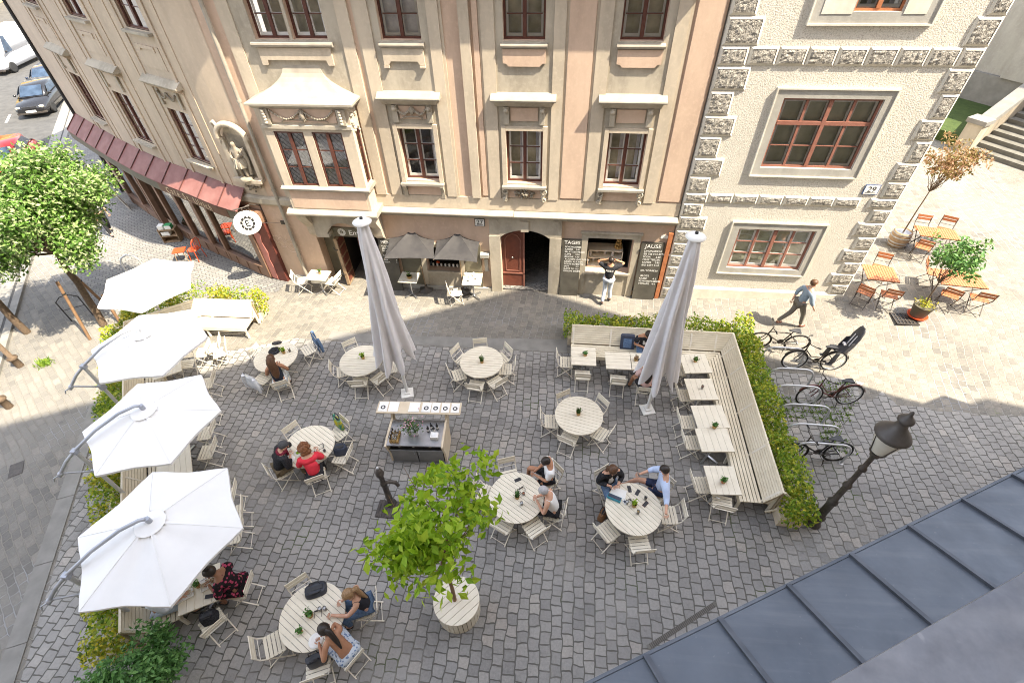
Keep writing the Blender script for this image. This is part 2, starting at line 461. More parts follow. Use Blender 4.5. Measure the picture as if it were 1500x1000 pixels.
M['lawn'] = flat('mown_lawn', (0.035, 0.06, 0.012), (0.055, 0.085, 0.018), 5, 0.9, bmp=0.6, bscale=30)
M['potclay'] = flat('yellow_clay_pot', (0.50, 0.33, 0.13), (0.42, 0.26, 0.09), 10, 0.7)
M['terracotta'] = flat('terracotta', (0.42, 0.17, 0.08), (0.34, 0.13, 0.06), 8, 0.8)
M['soil'] = flat('soil', (0.05, 0.035, 0.025), (0.08, 0.06, 0.04), 20, 0.95)
M['orangewood'] = flat('orange_stained_wood', (0.44, 0.17, 0.075), (0.35, 0.125, 0.055), 7, 0.55)
M['orangered'] = flat('orange_red_lacquer', (0.62, 0.085, 0.025), (0.52, 0.07, 0.02), 7, 0.4)
M['ply'] = flat('pale_plywood', (0.66, 0.56, 0.42), (0.58, 0.48, 0.35), 4, 0.6)
M['skin'] = flat('light_skin', (0.62, 0.36, 0.25), (0.56, 0.31, 0.21), 12, 0.55)
M['tanskin'] = flat('tanned_skin', (0.47, 0.24, 0.14), (0.41, 0.20, 0.115), 12, 0.55)
M['brownskin'] = flat('brown_skin', (0.30, 0.15, 0.09), (0.26, 0.125, 0.07), 12, 0.55)
M['paper'] = flat('white_paper', (0.82, 0.81, 0.78), (0.76, 0.75, 0.72), 6, 0.8)
M['navy'] = flat('navy_fabric', (0.035, 0.045, 0.075), (0.06, 0.07, 0.10), 8, 0.7)
M['blackcloth'] = cloth('black_cloth', (0.022, 0.022, 0.025), (0.04, 0.04, 0.045))
# ================================================================ THE SETTING
def sheet(name, poly, mat, off, step=1.0, ramped=True):
    bm = bmesh.new()
    vs = [bm.verts.new((x, y, 0)) for x, y in poly]
    bm.faces.new(vs)
    xs = [p[0] for p in poly]; ys = [p[1] for p in poly]
    if ramped:
        def cuts(a, b):
            o = []; v = math.floor(a)
            while v < b:
                if v > a + 0.01: o.append(v)
                v += step if -14 < v < 26 else 8.0
            return o
        for x in cuts(min(xs), max(xs)):
            bmesh.ops.bisect_plane(bm, geom=bm.verts[:] + bm.edges[:] + bm.faces[:], plane_co=(x, 0, 0), plane_no=(1, 0, 0))
        for y in cuts(min(ys), max(ys)):
            bmesh.ops.bisect_plane(bm, geom=bm.verts[:] + bm.edges[:] + bm.faces[:], plane_co=(0, y, 0), plane_no=(0, 1, 0))
    for v in bm.verts: v.co.z = gz(v.co.x, v.co.y) + off
    bmesh.ops.recalc_face_normals(bm, faces=bm.faces)
    if sum(f.normal.z for f in bm.faces) < 0: bmesh.ops.reverse_faces(bm, faces=bm.faces)
    me = bpy.data.meshes.new(name); bm.to_mesh(me); bm.free()
    me.materials.append(mat)
    o = bpy.data.objects.new(name, me); COL.objects.link(o)
    return tag(o, kind='structure')
sheet('ground', [(-160, -60), (120, -60), (120, 180), (-160, 180)], M['pale_setts'], -0.006)
sheet('plaza_paving', [(-11.85, 5.85), (-9.95, 1.9), (-7.8, -2.5), (17, -2.5), (17, 8.6), (12.6, 9.5), (10.6, 9.3), (8.3, 10.0), (5.9, 10.2), (0.4, 10.42), (-6.3, 10.35), (-8.2, 10.4), (-11.3, 9.2)], M['setts'], 0.0)
sheet('drain_strip', [(-6.4, 10.38), (0.35, 10.45), (0.35, 11.0), (-2.5, 10.85), (-6.2, 10.75), (-7.2, 10.8), (-7.2, 10.45)], M['slab'], 0.004)
sheet('left_paving', [(-12.25, 5.95), (-10.35, 2.0), (-8.2, -2.5), (-20, -2.5), (-26, 9), (-19.2, 11.45), (-21.5, 14.9), (-14.5, 10.3)], M['flag_setts'], 0.0)
sheet('shop_pavement', [(-14.5, 10.5), (-21.6, 15.0), (-25.2, 20.4), (-35, 34.8), (-32, 37), (-19.5, 19.5), (-12, 14.8), (-9.6, 13.7), (-9.9, 12.6), (-12.2, 12.3)], M['street_setts'], 0.0)
sheet('road', [(-19.1, 11.3), (-26, 21.4), (-50, 56.3), (-90, 120), (-150, 120), (-90, 5), (-26, 3), (-14.5, 4.7)], M['asphalt'], 0.002)
kb = MB()
def strip(mb, a, b, w, z0, z1, n=1):
    a = Vector(a); b = Vector(b)
    for i in range(n):
        p = a.lerp(b, i / n); q = a.lerp(b, (i + 1) / n - 0.008 / n)
        mb.bar((p.x, p.y, (z0 + z1) / 2), (q.x, q.y, (z0 + z1) / 2), w, z1 - z0)
strip(kb, (-13.3, 3.2), (-40, 42.2), 0.22, -0.05, 0.10, 30)
struct('kerb', kb, M['slab'])
ks = MB(); strip(ks, (-12.9, 7.6), (-9.4, 0.1), 0.36, -0.05, 0.014, 5)
struct('kerb_strip', ks, M['slab'])
gt = MB(); strip(gt, (-13.95, 3.2), (-40.6, 42.2), 0.5, -0.05, 0.010, 24)
struct('gutter', gt, M['slab'])
ln = MB()
for p, q in (((9, 180), (15, 168)),):
    a = at(*p); b = at(*q); ln.bar((a.x, a.y, 0.006), (b.x, b.y, 0.006), 0.12, 0.004)
struct('road_marking', ln, M['chalk'])

# ---- the house the photograph is taken from: tin ledge, sill, tall block that shades the square
DL = Vector((0.8882, 0.4595, 0)); NL = Vector((0.4595, -0.8882, 0))     # along its front, and inwards
def own(t, n, z):                                      # t along the front, n behind the plane just behind the lens
    return Vector((0, -0.15, 0)) + DL * t + NL * n + Vector((0, 0, z))
oh = thing('tall_house', 'house under the viewpoint with a blue grey standing seam tin ledge and pale metal sill', 'building')
mb = MB()
mb.prism([(-34, 0.25), (16.8, 0.25), (16.8, 14), (-34, 14)], lambda u, v, w: own(u, v, w), -0.3, 24.6)
obj('wall', mb, M['cream'], oh)
mb = MB()
mb.prism([(-34, -0.35), (17.0, -0.35), (17.0, 0.24), (-34, 0.24)], lambda u, v, w: own(u, v, w), -0.3, 6.78)
obj('lower_wall', mb, M['cream'], oh)
ED = -(0.65 + 0.45)
def ledge(t, n):                                        # sloping tin ledge: rises towards the wall
    return own(t, n, 6.9 + (n + 0.785) * 0.29)
e0 = own(0, 0, 0)
edge_n = (at(1053.6, 909.7, 6.9) - Vector((0, -0.15, 6.9))).dot(NL)
edge_n2 = (at(1245, 813, 6.9) - Vector((0, -0.15, 6.9))).dot(NL)
EN = (edge_n + edge_n2) / 2
mb = MB()
mb.prism([(-8, 0), (14, 0), (14, -EN + 0.24), (-8, -EN + 0.24)], lambda u, v, w: own(u, EN + v, 6.9 + v * 0.29 + w), -0.05, 0.0)
obj('tin_ledge', mb, M['tinroof'], oh)
mb = MB()
t0 = (at(1053.6, 909.7, 6.9) - Vector((0, -0.15, 6.9))).dot(DL)
t4 = (at(1408, 732, 6.9) - Vector((0, -0.15, 6.9))).dot(DL)
sp = (t4 - t0) / 4
for k in range(-6, 16):
    t = t0 + sp * k
    mb.bar(own(t, EN - 0.01, 6.91), own(t, EN + 0.95, 6.91 + 0.96 * 0.29), 0.016, 0.03)
    mb.bar(own(t + 0.02, EN - 0.01, 6.904), own(t + 0.02, EN + 0.95, 6.903 + 0.96 * 0.29), 0.034, 0.008)
obj('standing_seam', mb, flat('seam_tin', (0.06, 0.066, 0.08), (0.10, 0.107, 0.125), 5, 0.45, metal=0.3), oh)
mb = MB()
mb.bar(own(-8, EN - 0.012, 6.86), own(14, EN - 0.012, 6.86), 0.02, 0.09)
obj('gutter_edge', mb, M['tinroof'], oh)
sa = at(1215, 1000, 9.9); sb = at(1500, 838, 9.9)
sn = ((sa - Vector((0, -0.15, 9.9))).dot(NL) + (sb - Vector((0, -0.15, 9.9))).dot(NL)) / 2
mb = MB()
mb.prism([(0.05, sn), (6, sn), (6, 0.24), (0.05, 0.24)], lambda u, v, w: own(u, v, w), 9.84, 9.9)
obj('window_sill', mb, M['sillmetal'], oh)
# ---- unseen roofs to the right, outline shaped to shade the upper square
nh = thing('shade_casting_building', 'plain unseen building with gabled roof right of the square, shaped to cast shade', 'building')
mb = MB()
hw = 15.0
def cast(px, py, h):
    g = gat(px, py); return (g.x + 0.66 * (h - g.z), g.y - 0.25 * (h - g.z))
q1 = cast(1235, 560, hw); q2 = cast(1390, 600, hw); q3 = cast(1500, 598, hw)
pk = cast(1443, 583, hw + 1.6)
mb.prism([(16.9, 6.4), (q1[0], q1[1]), (q2[0], q2[1]), (q3[0], q3[1]), (34, q3[1] - 3.5), (34, -12), (17, -12)], lambda u, v, w: Vector((u, v, w)), -0.3, hw)
obj('wall', mb, M['stone'], nh)
mb = MB()
mb.add([(q2[0] - 0.2, q2[1] - .1, hw), (q3[0] + 0.6, q3[1] - .1, hw), (pk[0], pk[1], hw + 1.6), (q2[0] - 0.2, q2[1] - 3, hw), (q3[0] + 0.6, q3[1] - 3, hw), (pk[0], pk[1] - 3, hw + 1.6)],
       [(0, 1, 2), (3, 5, 4), (0, 2, 5, 3), (1, 4, 5, 2), (0, 3, 4, 1)])
obj('gable', mb, M['stone'], nh)
mb = MB(); mb.prism([(28.3, 12), (46, 12), (46, 30), (28.3, 30)], lambda u, v, w: Vector((u, v, w)), -0.3, 14.5); obj('shade_block', mb, M['stone'], nh)  # unseen block added to throw shade on the steps

# ================================================================ HOUSE 27 (with the bent wing on the left)
WP = [(3.33, 13.27), (-9.3, 13.27), (-10.1, 13.42), (-10.95, 13.75), (-12.25, 14.4), (-13.95, 15.2), (-15.05, 15.8), (-16.9, 16.9), (-18.3, 17.8), (-20.6, 19.3)]
WS = [3.33]
for a, b in zip(WP, WP[1:]): WS.append(WS[-1] - math.hypot(b[0] - a[0], b[1] - a[1]))
WN = []
for i in range(len(WP)):
    a = Vector(WP[max(0, i - 1)]); b = Vector(WP[min(len(WP) - 1, i + 1)])
    e = (b - a).normalized(); WN.append(Vector((e.y, -e.x)) if Vector((e.y, -e.x)).y < 0 else Vector((-e.y, e.x)))
def W27(s, z, d=0.0):
    s = max(WS[-1], min(WS[0], s))
    for i in range(len(WS) - 1):
        if s >= WS[i + 1] - 1e-9:
            k = (WS[i] - s) / (WS[i] - WS[i + 1])
            p = Vector(WP[i]).lerp(Vector(WP[i + 1]), k)
            n = WN[i].lerp(WN[i + 1], k).normalized() if i > 0 else Vector((0, -1))
            p = p + n * d
            return Vector((p.x, p.y, z))
W29Y = 13.2
def W29(s, z, d=0.0): return Vector((s, W29Y - d, z))
def fbox(mb, Wm, s0, s1, z0, z1, d0, d1, ch=0.0):
    n = 1 if (Wm is W29 or s0 > -9.3) else max(1, int(math.ceil((s1 - s0) / 0.45)))
    vs = []
    for i in range(n + 1):
        s = s0 + (s1 - s0) * i / n
        vs += [Wm(s, z0, d0), Wm(s, z0, d1), Wm(s, z1, d1 - ch), Wm(s, z1, d0)]
    fs = [(0, 1, 2, 3), tuple(n * 4 + k for k in (3, 2, 1, 0))]
    for i in range(n):
        for k in range(4):
            l = (k + 1) % 4
            fs.append((i * 4 + k, i * 4 + l, (i + 1) * 4 + l, (i + 1) * 4 + k))
    return mb.add(vs, fs)
def fprism(mb, Wm, poly, d0, d1):                       # polygon in (s, z), pushed out from d0 to d1
    return mb.prism(poly, lambda u, v, w: Wm(u, v, w), d0, d1)
def fprofile(mb, Wm, prof, s0, s1):                     # profile in (d, z), run along s
    n = 1 if (Wm is W29 or s0 > -9.3) else max(1, int(math.ceil((s1 - s0) / 0.45)))
    k = len(prof); vs = []
    for i in range(n + 1):
        s = s0 + (s1 - s0) * i / n
        vs += [Wm(s, z, d) for d, z in prof]
    fs = [tuple(range(k)), tuple(n * k + j for j in range(k - 1, -1, -1))]
    for i in range(n):
        for j in range(k):
            l = (j + 1) % k
            fs.append((i * k + j, i * k + l, (i + 1) * k + l, (i + 1) * k + j))
    return mb.add(vs, fs)
def wall_with_holes(mb, Wm, s0, s1, z0, z1, holes, d=0.0, rev=0.25, step=0.5):
    ss = {s0, s1}; zz = {z0, z1}
    for h in holes: ss |= {h[0], h[1]}; zz |= {h[2], h[3]}
    if Wm is W27:
        v = -9.3
        while v > s0:
            if v < s1: ss.add(v)
            v -= step
    ss = sorted(x for x in ss if s0 <= x <= s1); zz = sorted(x for x in zz if z0 <= x <= z1)
    for a, b in zip(ss, ss[1:]):
        for c, e in zip(zz, zz[1:]):
            ms, mz = (a + b) / 2, (c + e) / 2
            if any(h[0] < ms < h[1] and h[2] < mz < h[3] for h in holes): continue
            mb.face(Wm(a, c, d), Wm(b, c, d), Wm(b, e, d), Wm(a, e, d))
    for h in holes:
        a, b, c, e = h[:4]; r = h[4] if len(h) > 4 else rev
        mb.face(Wm(a, c, d), Wm(a, e, d), Wm(a, e, d - r), Wm(a, c, d - r))
        mb.face(Wm(b, c, d), Wm(b, e, d), Wm(b, e, d - r), Wm(b, c, d - r))
        mb.face(Wm(a, e, d), Wm(b, e, d), Wm(b, e, d - r), Wm(a, e, d - r))
        mb.face(Wm(a, c, d), Wm(b, c, d), Wm(b, c, d - r), Wm(a, c, d - r))
def window(par, Wm, s0, s1, z0, z1, d=-0.14, frame='brownframe', rows=(0.35, 0.68), cols=2, sash=True, back='dark', pane='glass', curtain=0, latt=False, fw=0.05, transom=None, bd=0.55):
    mb = MB(); a, b = d - 0.05, d
    fbox(mb, Wm, s0, s0 + fw, z0, z1, a, b); fbox(mb, Wm, s1 - fw, s1, z0, z1, a, b)
    fbox(mb, Wm, s0 + fw, s1 - fw, z1 - fw, z1, a, b - 0.003); fbox(mb, Wm, s0 + fw, s1 - fw, z0, z0 + fw, a, b - 0.003)
    wi = (s1 - s0 - 2 * fw)
    for k in range(1, cols):
        c = s0 + fw + wi * k / cols
        g = 0.045 if (cols == 2 or k == cols // 2) else 0.03
        fbox(mb, Wm, c - g, c + g, z0 + fw, z1 - fw, a, b + 0.015 if g > .04 else b - 0.006)
    if transom: fbox(mb, Wm, s0 + fw, s1 - fw, transom - 0.045, transom + 0.045, a, b + 0.012)
    for k in range(cols):
        for r in rows:
            z = z0 + fw + (z1 - z0 - 2 * fw) * r
            c0 = s0 + fw + wi * k / cols + 0.032; c1 = s0 + fw + wi * (k + 1) / cols - 0.032
            fbox(mb, Wm, c0, c1, z - 0.011, z + 0.011, a + 0.008, b - 0.012)
    w = obj('window', mb, M[frame], par)
    if sash:
        mb = MB()
        for k in range(cols):
            c0 = s0 + fw + wi * k / cols + (0.03 if k else 0.012); c1 = s0 + fw + wi * (k + 1) / cols - (0.03 if k < cols - 1 else 0.012)
            e0, e1 = d - 0.075, d - 0.045
            t = 0.05
            fbox(mb, Wm, c0, c0 + t, z0 + fw, z1 - fw, e0, e1); fbox(mb, Wm, c1 - t, c1, z0 + fw, z1 - fw, e0, e1)
            fbox(mb, Wm, c0 + t, c1 - t, z0 + fw, z0 + fw + 0.07, e0, e1 - .004); fbox(mb, Wm, c0 + t, c1 - t, z1 - fw - 0.05, z1 - fw, e0, e1 - .004)
            for r in rows:
                z = z0 + fw + (z1 - z0 - 2 * fw) * r
                fbox(mb, Wm, c0 + t, c1 - t, z - 0.016, z + 0.016, e0, e1 - .004)
        obj('inner_sash', mb, M['whitesash'], w)
    mb = MB(); mb.face(Wm(s0 + .02, z0 + .02, d - .027), Wm(s1 - .02, z0 + .02, d - .027), Wm(s1 - .02, z1 - .02, d - .027), Wm(s0 + .02, z1 - .02, d - .027))
    obj('pane', mb, M[pane], w)
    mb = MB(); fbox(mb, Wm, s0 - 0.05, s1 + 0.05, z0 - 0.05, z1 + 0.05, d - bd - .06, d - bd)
    obj('window_backing', mb, M[back], w)
    if curtain:
        mb = MB(); c = s0 + fw
        for k in range(cols):
            c0 = s0 + fw + wi * k / cols + 0.07; c1 = s0 + fw + wi * (k + 1) / cols - 0.07
            cw = (c1 - c0) * curtain
            pts = []
            nn = 8
            for i in range(nn + 1): pts.append((c1 - cw + cw * i / nn, d - 0.24 - 0.02 * (i % 2)))
            for (u0, e0), (u1, e1) in zip(pts, pts[1:]): mb.face(Wm(u0, z0 + .08, e0), Wm(u1, z0 + .08, e1), Wm(u1, z1 - .08, e1), Wm(u0, z1 - .08, e0))
        obj('curtain', mb, M['curtain'], w, recalc=False)
    if latt:
        mb = MB()
        wd, ht = s1 - s0, z1 - z0
        st = 0.105
        for sg in (1, -1):
            k = -ht
            while k < wd + ht:
                # line s = s0 + k + sg*(z - z0)
                ends = []
                za, zb = z0 + fw, z1 - fw
                sa_, sb_ = s0 + k + (0 if sg > 0 else ht) + sg * (za - z0), s0 + k + (0 if sg > 0 else ht) + sg * (zb - z0)
                lo, hi = 0.0, 1.0
                for bound, sgn in ((s0 + fw, 1), (s1 - fw, -1)):
                    f0 = sgn * (sa_ - bound); f1 = sgn * (sb_ - bound)
                    if f0 < 0 and f1 < 0: lo = 2
                    elif f0 < 0: lo = max(lo, f0 / (f0 - f1))
                    elif f1 < 0: hi = min(hi, f0 / (f0 - f1))
                if lo < hi:
                    p = (sa_ + (sb_ - sa_) * lo, za + (zb - za) * lo); q = (sa_ + (sb_ - sa_) * hi, za + (zb - za) * hi)
                    mb.bar(Wm(p[0], p[1], d - 0.036), Wm(q[0], q[1], d - 0.036), 0.012, 0.006)
                k += st * 1.45
        obj('window_lattice', mb, M['black'], w)
    return w
def text_mesh(name, body, size, mat, parent, Mx, align='LEFT', ext=0.002, xs=1.0):
    cu = bpy.data.curves.new(name, 'FONT'); cu.body = body; cu.size = size; cu.align_x = align; cu.extrude = ext
    cu.resolution_u = 3
    t = bpy.data.objects.new(name + '_tmp', cu); COL.objects.link(t)
    dg = bpy.context.evaluated_depsgraph_get(); dg.update()
    me = bpy.data.meshes.new_from_object(t.evaluated_get(dg))
    bpy.data.objects.remove(t); bpy.data.curves.remove(cu)
    me.transform(Mx @ Matrix.Diagonal((xs, 1, 1, 1)))
    me.materials.clear(); me.materials.append(mat)
    me.name = name
    o = bpy.data.objects.new(name, me); COL.objects.link(o)
    if parent: o.parent = parent
    return o
def wall_text_matrix(Wm, s, z, d):                      # text written on a wall, reading left to right
    o = Wm(s, z, d); o2 = Wm(s + 0.05, z, d); n = (Wm(s, z, d + 0.05) - o).normalized()
    x = (o2 - o).normalized(); y = Vector((0, 0, 1)); zz = x.cross(y)
    return Matrix.Translation(o) @ Matrix((x, y, zz)).transposed().to_4x4()

h27 = thing('town_house', 'peach and cream baroque town house with bent wing, oriel and ground floor shops', 'building')
AX = [-4.17, -1.18, 1.56]; CV = [-11.77, -14.98, -18.6]
holes = []
for c in AX: holes += [(c - .5, c + .5, 4.03, 5.54), (c - .5, c + .5, 7.64, 9.3)]
for c in CV: holes += [(c - .55, c + .55, 4.03, 5.58), (c - .57, c + .57, 7.68, 9.3)]
holes += [(-7.9, -7.0, 7.64, 9.3), (-6.92, -6.02, 7.64, 9.3)]
holes += [(-8.12, -6.0, -0.3, 2.33, 0.45), (-4.5, -3.36, 0.74, 1.75, 0.3), (-1.95, -0.39, -0.3, 2.56, 0.4), (0.8, 2.2, 1.04, 2.33, 0.3)]
mb = MB(); wall_with_holes(mb, W27, WS[-1], 3.33, -0.3, 13.4, holes)
obj('wall', mb, M['peach'], h27, recalc=False)
mb = MB()
mb.face(W27(WS[-1], -.3, 0), W27(WS[-1], 13.4, 0), W27(WS[-1], 13.4, -8), W27(WS[-1], -.3, -8))
mb.face(W27(3.33, -.3, 0), W27(3.33, 13.4, 0), W27(3.33, 13.4, -8), W27(3.33, -.3, -8))
obj('side_wall', mb, M['buff'], h27, recalc=False)
mb = MB(); fprofile(mb, W27, [(0.5, 13.4), (0.5, 13.55), (-4, 16.2), (-8, 13.4)], WS[-1], 3.4)
obj('roof', mb, M['redtin'], h27)
# buff skin over the upper storeys of the bent wing
mb = MB(); cvh = [h for h in holes if h[0] < -9.3]
wall_with_holes(mb, W27, WS[-1], -9.25, 3.3, 9.45, cvh, 0.012, 0.05)
obj('wing_plaster', mb, M['buff'], h27, recalc=False)
# eaves cornice that shades the top storey
mb = MB(); fprofile(mb, W27, [(0, 9.42), (0.2, 9.45), (0.60, 9.62), (0.60, 9.72), (0, 9.85)], WS[-1], 3.36)
obj('upper_cornice', mb, M['stone'], h27)
# string course above the ground floor
mb = MB()
fprofile(mb, W27, [(0, 3.0), (0.26, 3.03), (0.28, 3.07), (0.28, 3.10), (0, 3.16)], -5.72, -1.5)
fprofile(mb, W27, [(0, 2.995), (0.25, 3.025), (0.27, 3.065), (0.27, 3.09), (0, 3.155)], -1.49, 3.33)
obj('string_course', mb, M['sheet'], h27)
mb = MB(); fprofile(mb, W27, [(0, 2.86), (0.05, 2.86), (0.14, 2.97), (0.14, 2.992), (0, 2.992)], -5.72, 3.33)
fprofile(mb, W27, [(0, 3.05), (0.08, 3.05), (0.13, 3.12), (0.13, 3.28), (0.05, 3.34), (0, 3.34)], WS[-1], -8.2)
obj('string_moulding', mb, M['stone'], h27)
mb = MB(); fbox(mb, W27, -5.72, 3.33, 3.165, 3.56, 0, 0.035)
obj('base_band', mb, M['cream'], h27)
# window strips
for i, c in enumerate(AX):
    mbc = MB(); mbs = MB(); mbp = MB(); mbo = MB(); mbh = MB(); mbi = MB(); mbw = MB(); mbz = MB(); mba = MB(); mbf = MB()
    fbox(mbc, W27, c - 1.02, c - .70, 3.562, 9.42, 0, .055); fbox(mbc, W27, c + .70, c + .98, 3.562, 9.42, 0, .055)
    fbox(mbc, W27, c - 1.08, c - 1.025, 3.562, 9.42, 0, .025); fbox(mbc, W27, c + .985, c + 1.05, 3.562, 9.42, 0, .025)
    fbox(mbs, W27, c - .697, c + .697, 3.562, 4.03, 0, .022); fbox(mbs, W27, c - .697, c + .697, 5.54, 7.64, 0, .022)
    for (z0, z1) in ((4.03, 5.54), (7.64, 9.42)):
        fbox(mbs, W27, c - .697, c - .5, z0, z1, 0, .022); fbox(mbs, W27, c + .5, c + .697, z0, z1, 0, .022)
    # architrave round the first floor window
    for (a, b) in ((c - .62, c - .503), (c + .503, c + .62)): fbox(mbc, W27, a, b, 4.0, 5.66, .022, .075)
    fbox(mbc, W27, c - .50, c + .50, 5.545, 5.66, .022, .07)
    # hood
    fprofile(mbh, W27, [(.022, 6.33), (.25, 6.33), (.26, 6.36), (.25, 6.385), (.07, 6.47), (.022, 6.50)], c - .86, c + .82)
    fprofile(mbo, W27, [(.022, 6.16), (.10, 6.18), (.19, 6.28), (.22, 6.325), (.022, 6.325)], c - .76, c + .72)
    # sill of the first floor window and panel below it
    fbox(mbw, W27, c - .64, c + .64, 3.935, 3.995, .02, .19)
    fbox(mbp, W27, c - .5, c + .5, 3.60, 3.90, .022, .05)
    for q in (-1, 1):
        x = c + q * .56
        if i == 0:
            mbs.prism([(.022, 3.92), (.20, 3.92), (.08, 3.72), (.05, 3.5), (.022, 3.5)], lambda u, v, w: W27(w, v, u), x - .05, x + .05)
        else:
            for (dz, r, dd) in ((3.82, .075, .10), (3.55, .055, .07)):
                pts = [W27(x + math.cos(a) * r, dz + math.sin(a) * r, dd) for a in [j * .7 for j in range(10)]]
                mbs.tube(pts, .028, 6)
            mbs.tube([W27(x + .05, 3.78, .10), W27(x - .04 * q, 3.66, .09), W27(x - .02, 3.5, .07)], .035, 6)
    # frieze panel under the hood
    fbox(mbf, W27, c - .36, c + .36, 5.80, 6.13, .022, .055)
    for q in (-1, 1):
        fbox(mbo, W27, c + q * .47 - .07, c + q * .47 + .07, 5.72, 6.16, .022, .10)
        mbo.ball(W27(c + q * .47, 6.08, .12), .065, 8, 5)
    if i == 0:
        for q in (-1, 1):
            pts = [W27(c + q * (.02 + .42 * t), 6.10 - .17 * math.sin(math.pi * t) + .02 * t, .09) for t in [j / 10 for j in range(11)]]
            mbi.tube(pts, .028, 6)
            for p in pts[1::1]: mbi.ball(p + Vector((0, -.012, random.uniform(-.015, .015))), .034, 6, 4)
        mbi.ball(W27(c, 6.03, .10), .07, 8, 6, (1, .6, 1.6))
        mbi.tube([W27(c + q2, 5.80 + zz, .08) for q2, zz in ((-.3, .02), (-.18, .06), (0, .07), (.18, .06), (.3, .02))], .018, 5)
    # second floor sill and apron
    fprofile(mbz, W27, [(.02, 7.49), (.11, 7.5), (.13, 7.55), (.12, 7.58), (.02, 7.61)], c - .56, c + .56)
    ap = [(c - .52, 7.48), (c + .52, 7.48), (c + .52, 7.17), (c + .44, 7.16), (c + .38, 7.10), (c - .38, 7.10), (c - .44, 7.16), (c - .52, 7.17)]
    if i == 0: ap = [(c - .52, 7.48), (c + .52, 7.48), (c + .52, 7.10), (c + .40, 7.10), (c + .34, 7.19), (c - .34, 7.19), (c - .40, 7.10), (c - .52, 7.10)]
    fprism(mba, W27, ap, .022, .075)
    if i == 0:
        for q in (-1, 1): fbox(mba, W27, c + q * .46 - .07, c + q * .46 + .07, 7.045, 7.09, .022, .10)
    if i == 1:
        for k in range(46):
            a = random.uniform(0, 6.28); r = random.random() ** .6
            mbi.ball(W27(c + math.cos(a) * r * .30, 3.74 + math.sin(a) * r * .15, .07 + .08 * (1 - r)), random.uniform(.02, .05), 6, 4)
    ws = obj('window_surround', mbc, M['cream'], h27); obj('window_strip', mbs, M['stone'], ws); obj('raised_panel', mbp, M['peach'], ws); obj('frieze_panel', mbf, M['peach'], ws); obj('apron', mba, M['peach'] if i else M['cream'], ws); obj('window_sill', mbw, M['sheet'], ws); obj('window_sill', mbz, M['sheet'], ws)
    obj('hood_moulding', mbo, M['stone'], ws); obj('window_hood', mbh, M['sheet'], ws)
    if mbi.v: obj('relief_ornament', mbi, M['dkstone'], ws)
for (a, b) in ((-.13, .47), (2.68, 3.27), (-2.40, -2.27)):
    mb = MB(); fbox(mb, W27, a, b, 3.63, 9.42, 0, .05); obj('wall_panel', mb, M['peach'], h27)
mb = MB(); fbox(mb, W27, -2.72, -2.47, 3.562, 9.42, 0, .09); obj('lesene', mb, M['cream'], h27)
for c in AX:
    window(h27, W27, c - .5, c + .5, 4.03, 5.54, back='midint' if c > -2 else 'dark', curtain=.28, bd=.3)
    window(h27, W27, c - .5, c + .5, 7.64, 9.3, rows=(.30, .68), back='curtain' if c < -3 else 'midint', bd=.2, curtain=.3)  # white backing of the left window stands in for pane reflections
for a, b in ((-7.9, -7.0), (-6.92, -6.02)): window(h27, W27, a, b, 7.64, 9.3, rows=(.30, .68), back='midint', curtain=.35)
# bent wing: hoods, sills, strips
for i, c in enumerate(CV):
    mbc = MB(); mbs = MB(); mbh = MB(); mbi = MB()
    for q in (-1, 1):
        fbox(mbc, W27, c + q * .80 - .05, c + q * .80 + .05, 3.35, 9.42, .012, .05)
        fbox(mbc, W27, c + q * 1.22 - .035, c + q * 1.22 + .035, 3.35, 9.42, .012, .035)
    fbox(mbc, W27, c - .55, c + .55, 5.80, 6.16, .012, .04)
    fbox(mbc, W27, c - .58, c + .58, 6.72, 7.3, .012, .03)
    fprofile(mbh, W27, [(.012, 6.30), (.22, 6.31), (.24, 6.35), (.08, 6.47), (.012, 6.5)], c - .92, c + .92)
    fprofile(mbc, W27, [(.012, 6.17), (.08, 6.18), (.22, 6.30), (.012, 6.30)], c - .84, c + .84)
    for z0, z1, dd_ in ((3.94, 4.0, .17), (7.58, 7.65, .15)): mb = MB(); fbox(mb, W27, c - .66, c + .66, z0, z1, .012, dd_); obj('window_sill', mb, M['stone'], h27)
    fprism(mbc, W27, [(c - .4, 7.30), (c + .4, 7.30), (c + .4, 7.16), (c + .33, 7.16), (c + .28, 7.22), (c - .28, 7.22), (c - .33, 7.16), (c - .4, 7.16)], .03, .06)
    for q in (-1, 1): mb = MB(); fbox(mb, W27, c + q * .50 - .05, c + q * .50 + .05, 5.70, 6.17, .012, .08); obj('hood_console', mb, M['stone'], h27)
    if i == 0:
        for q in (-1, 1):
            pts = [W27(c + q * (.02 + .42 * t), 6.08 - .15 * math.sin(math.pi * t), .10) for t in [j / 8 for j in range(9)]]
            mbi.tube(pts, .03, 6)
            for p in pts: mbi.ball(p, .037, 6, 4)
    window(h27, W27, c - .55, c + .55, 4.03, 5.58, d=-.06, pane='skyglass', rows=(.26, .5, .75), sash=False, back='curtain', bd=.12)  # whitish backing in both rows imitates bright reflections in the panes
    window(h27, W27, c - .57, c + .57, 7.68, 9.3, d=-.06, pane='skyglass', rows=(.30, .6), sash=False, back='curtain', bd=.12)
    ws = obj('window_surround', mbc, M['buff'], h27); obj('window_hood', mbh, M['stone'], ws)
    if mbi.v: obj('garland', mbi, M['dkstone'], ws)

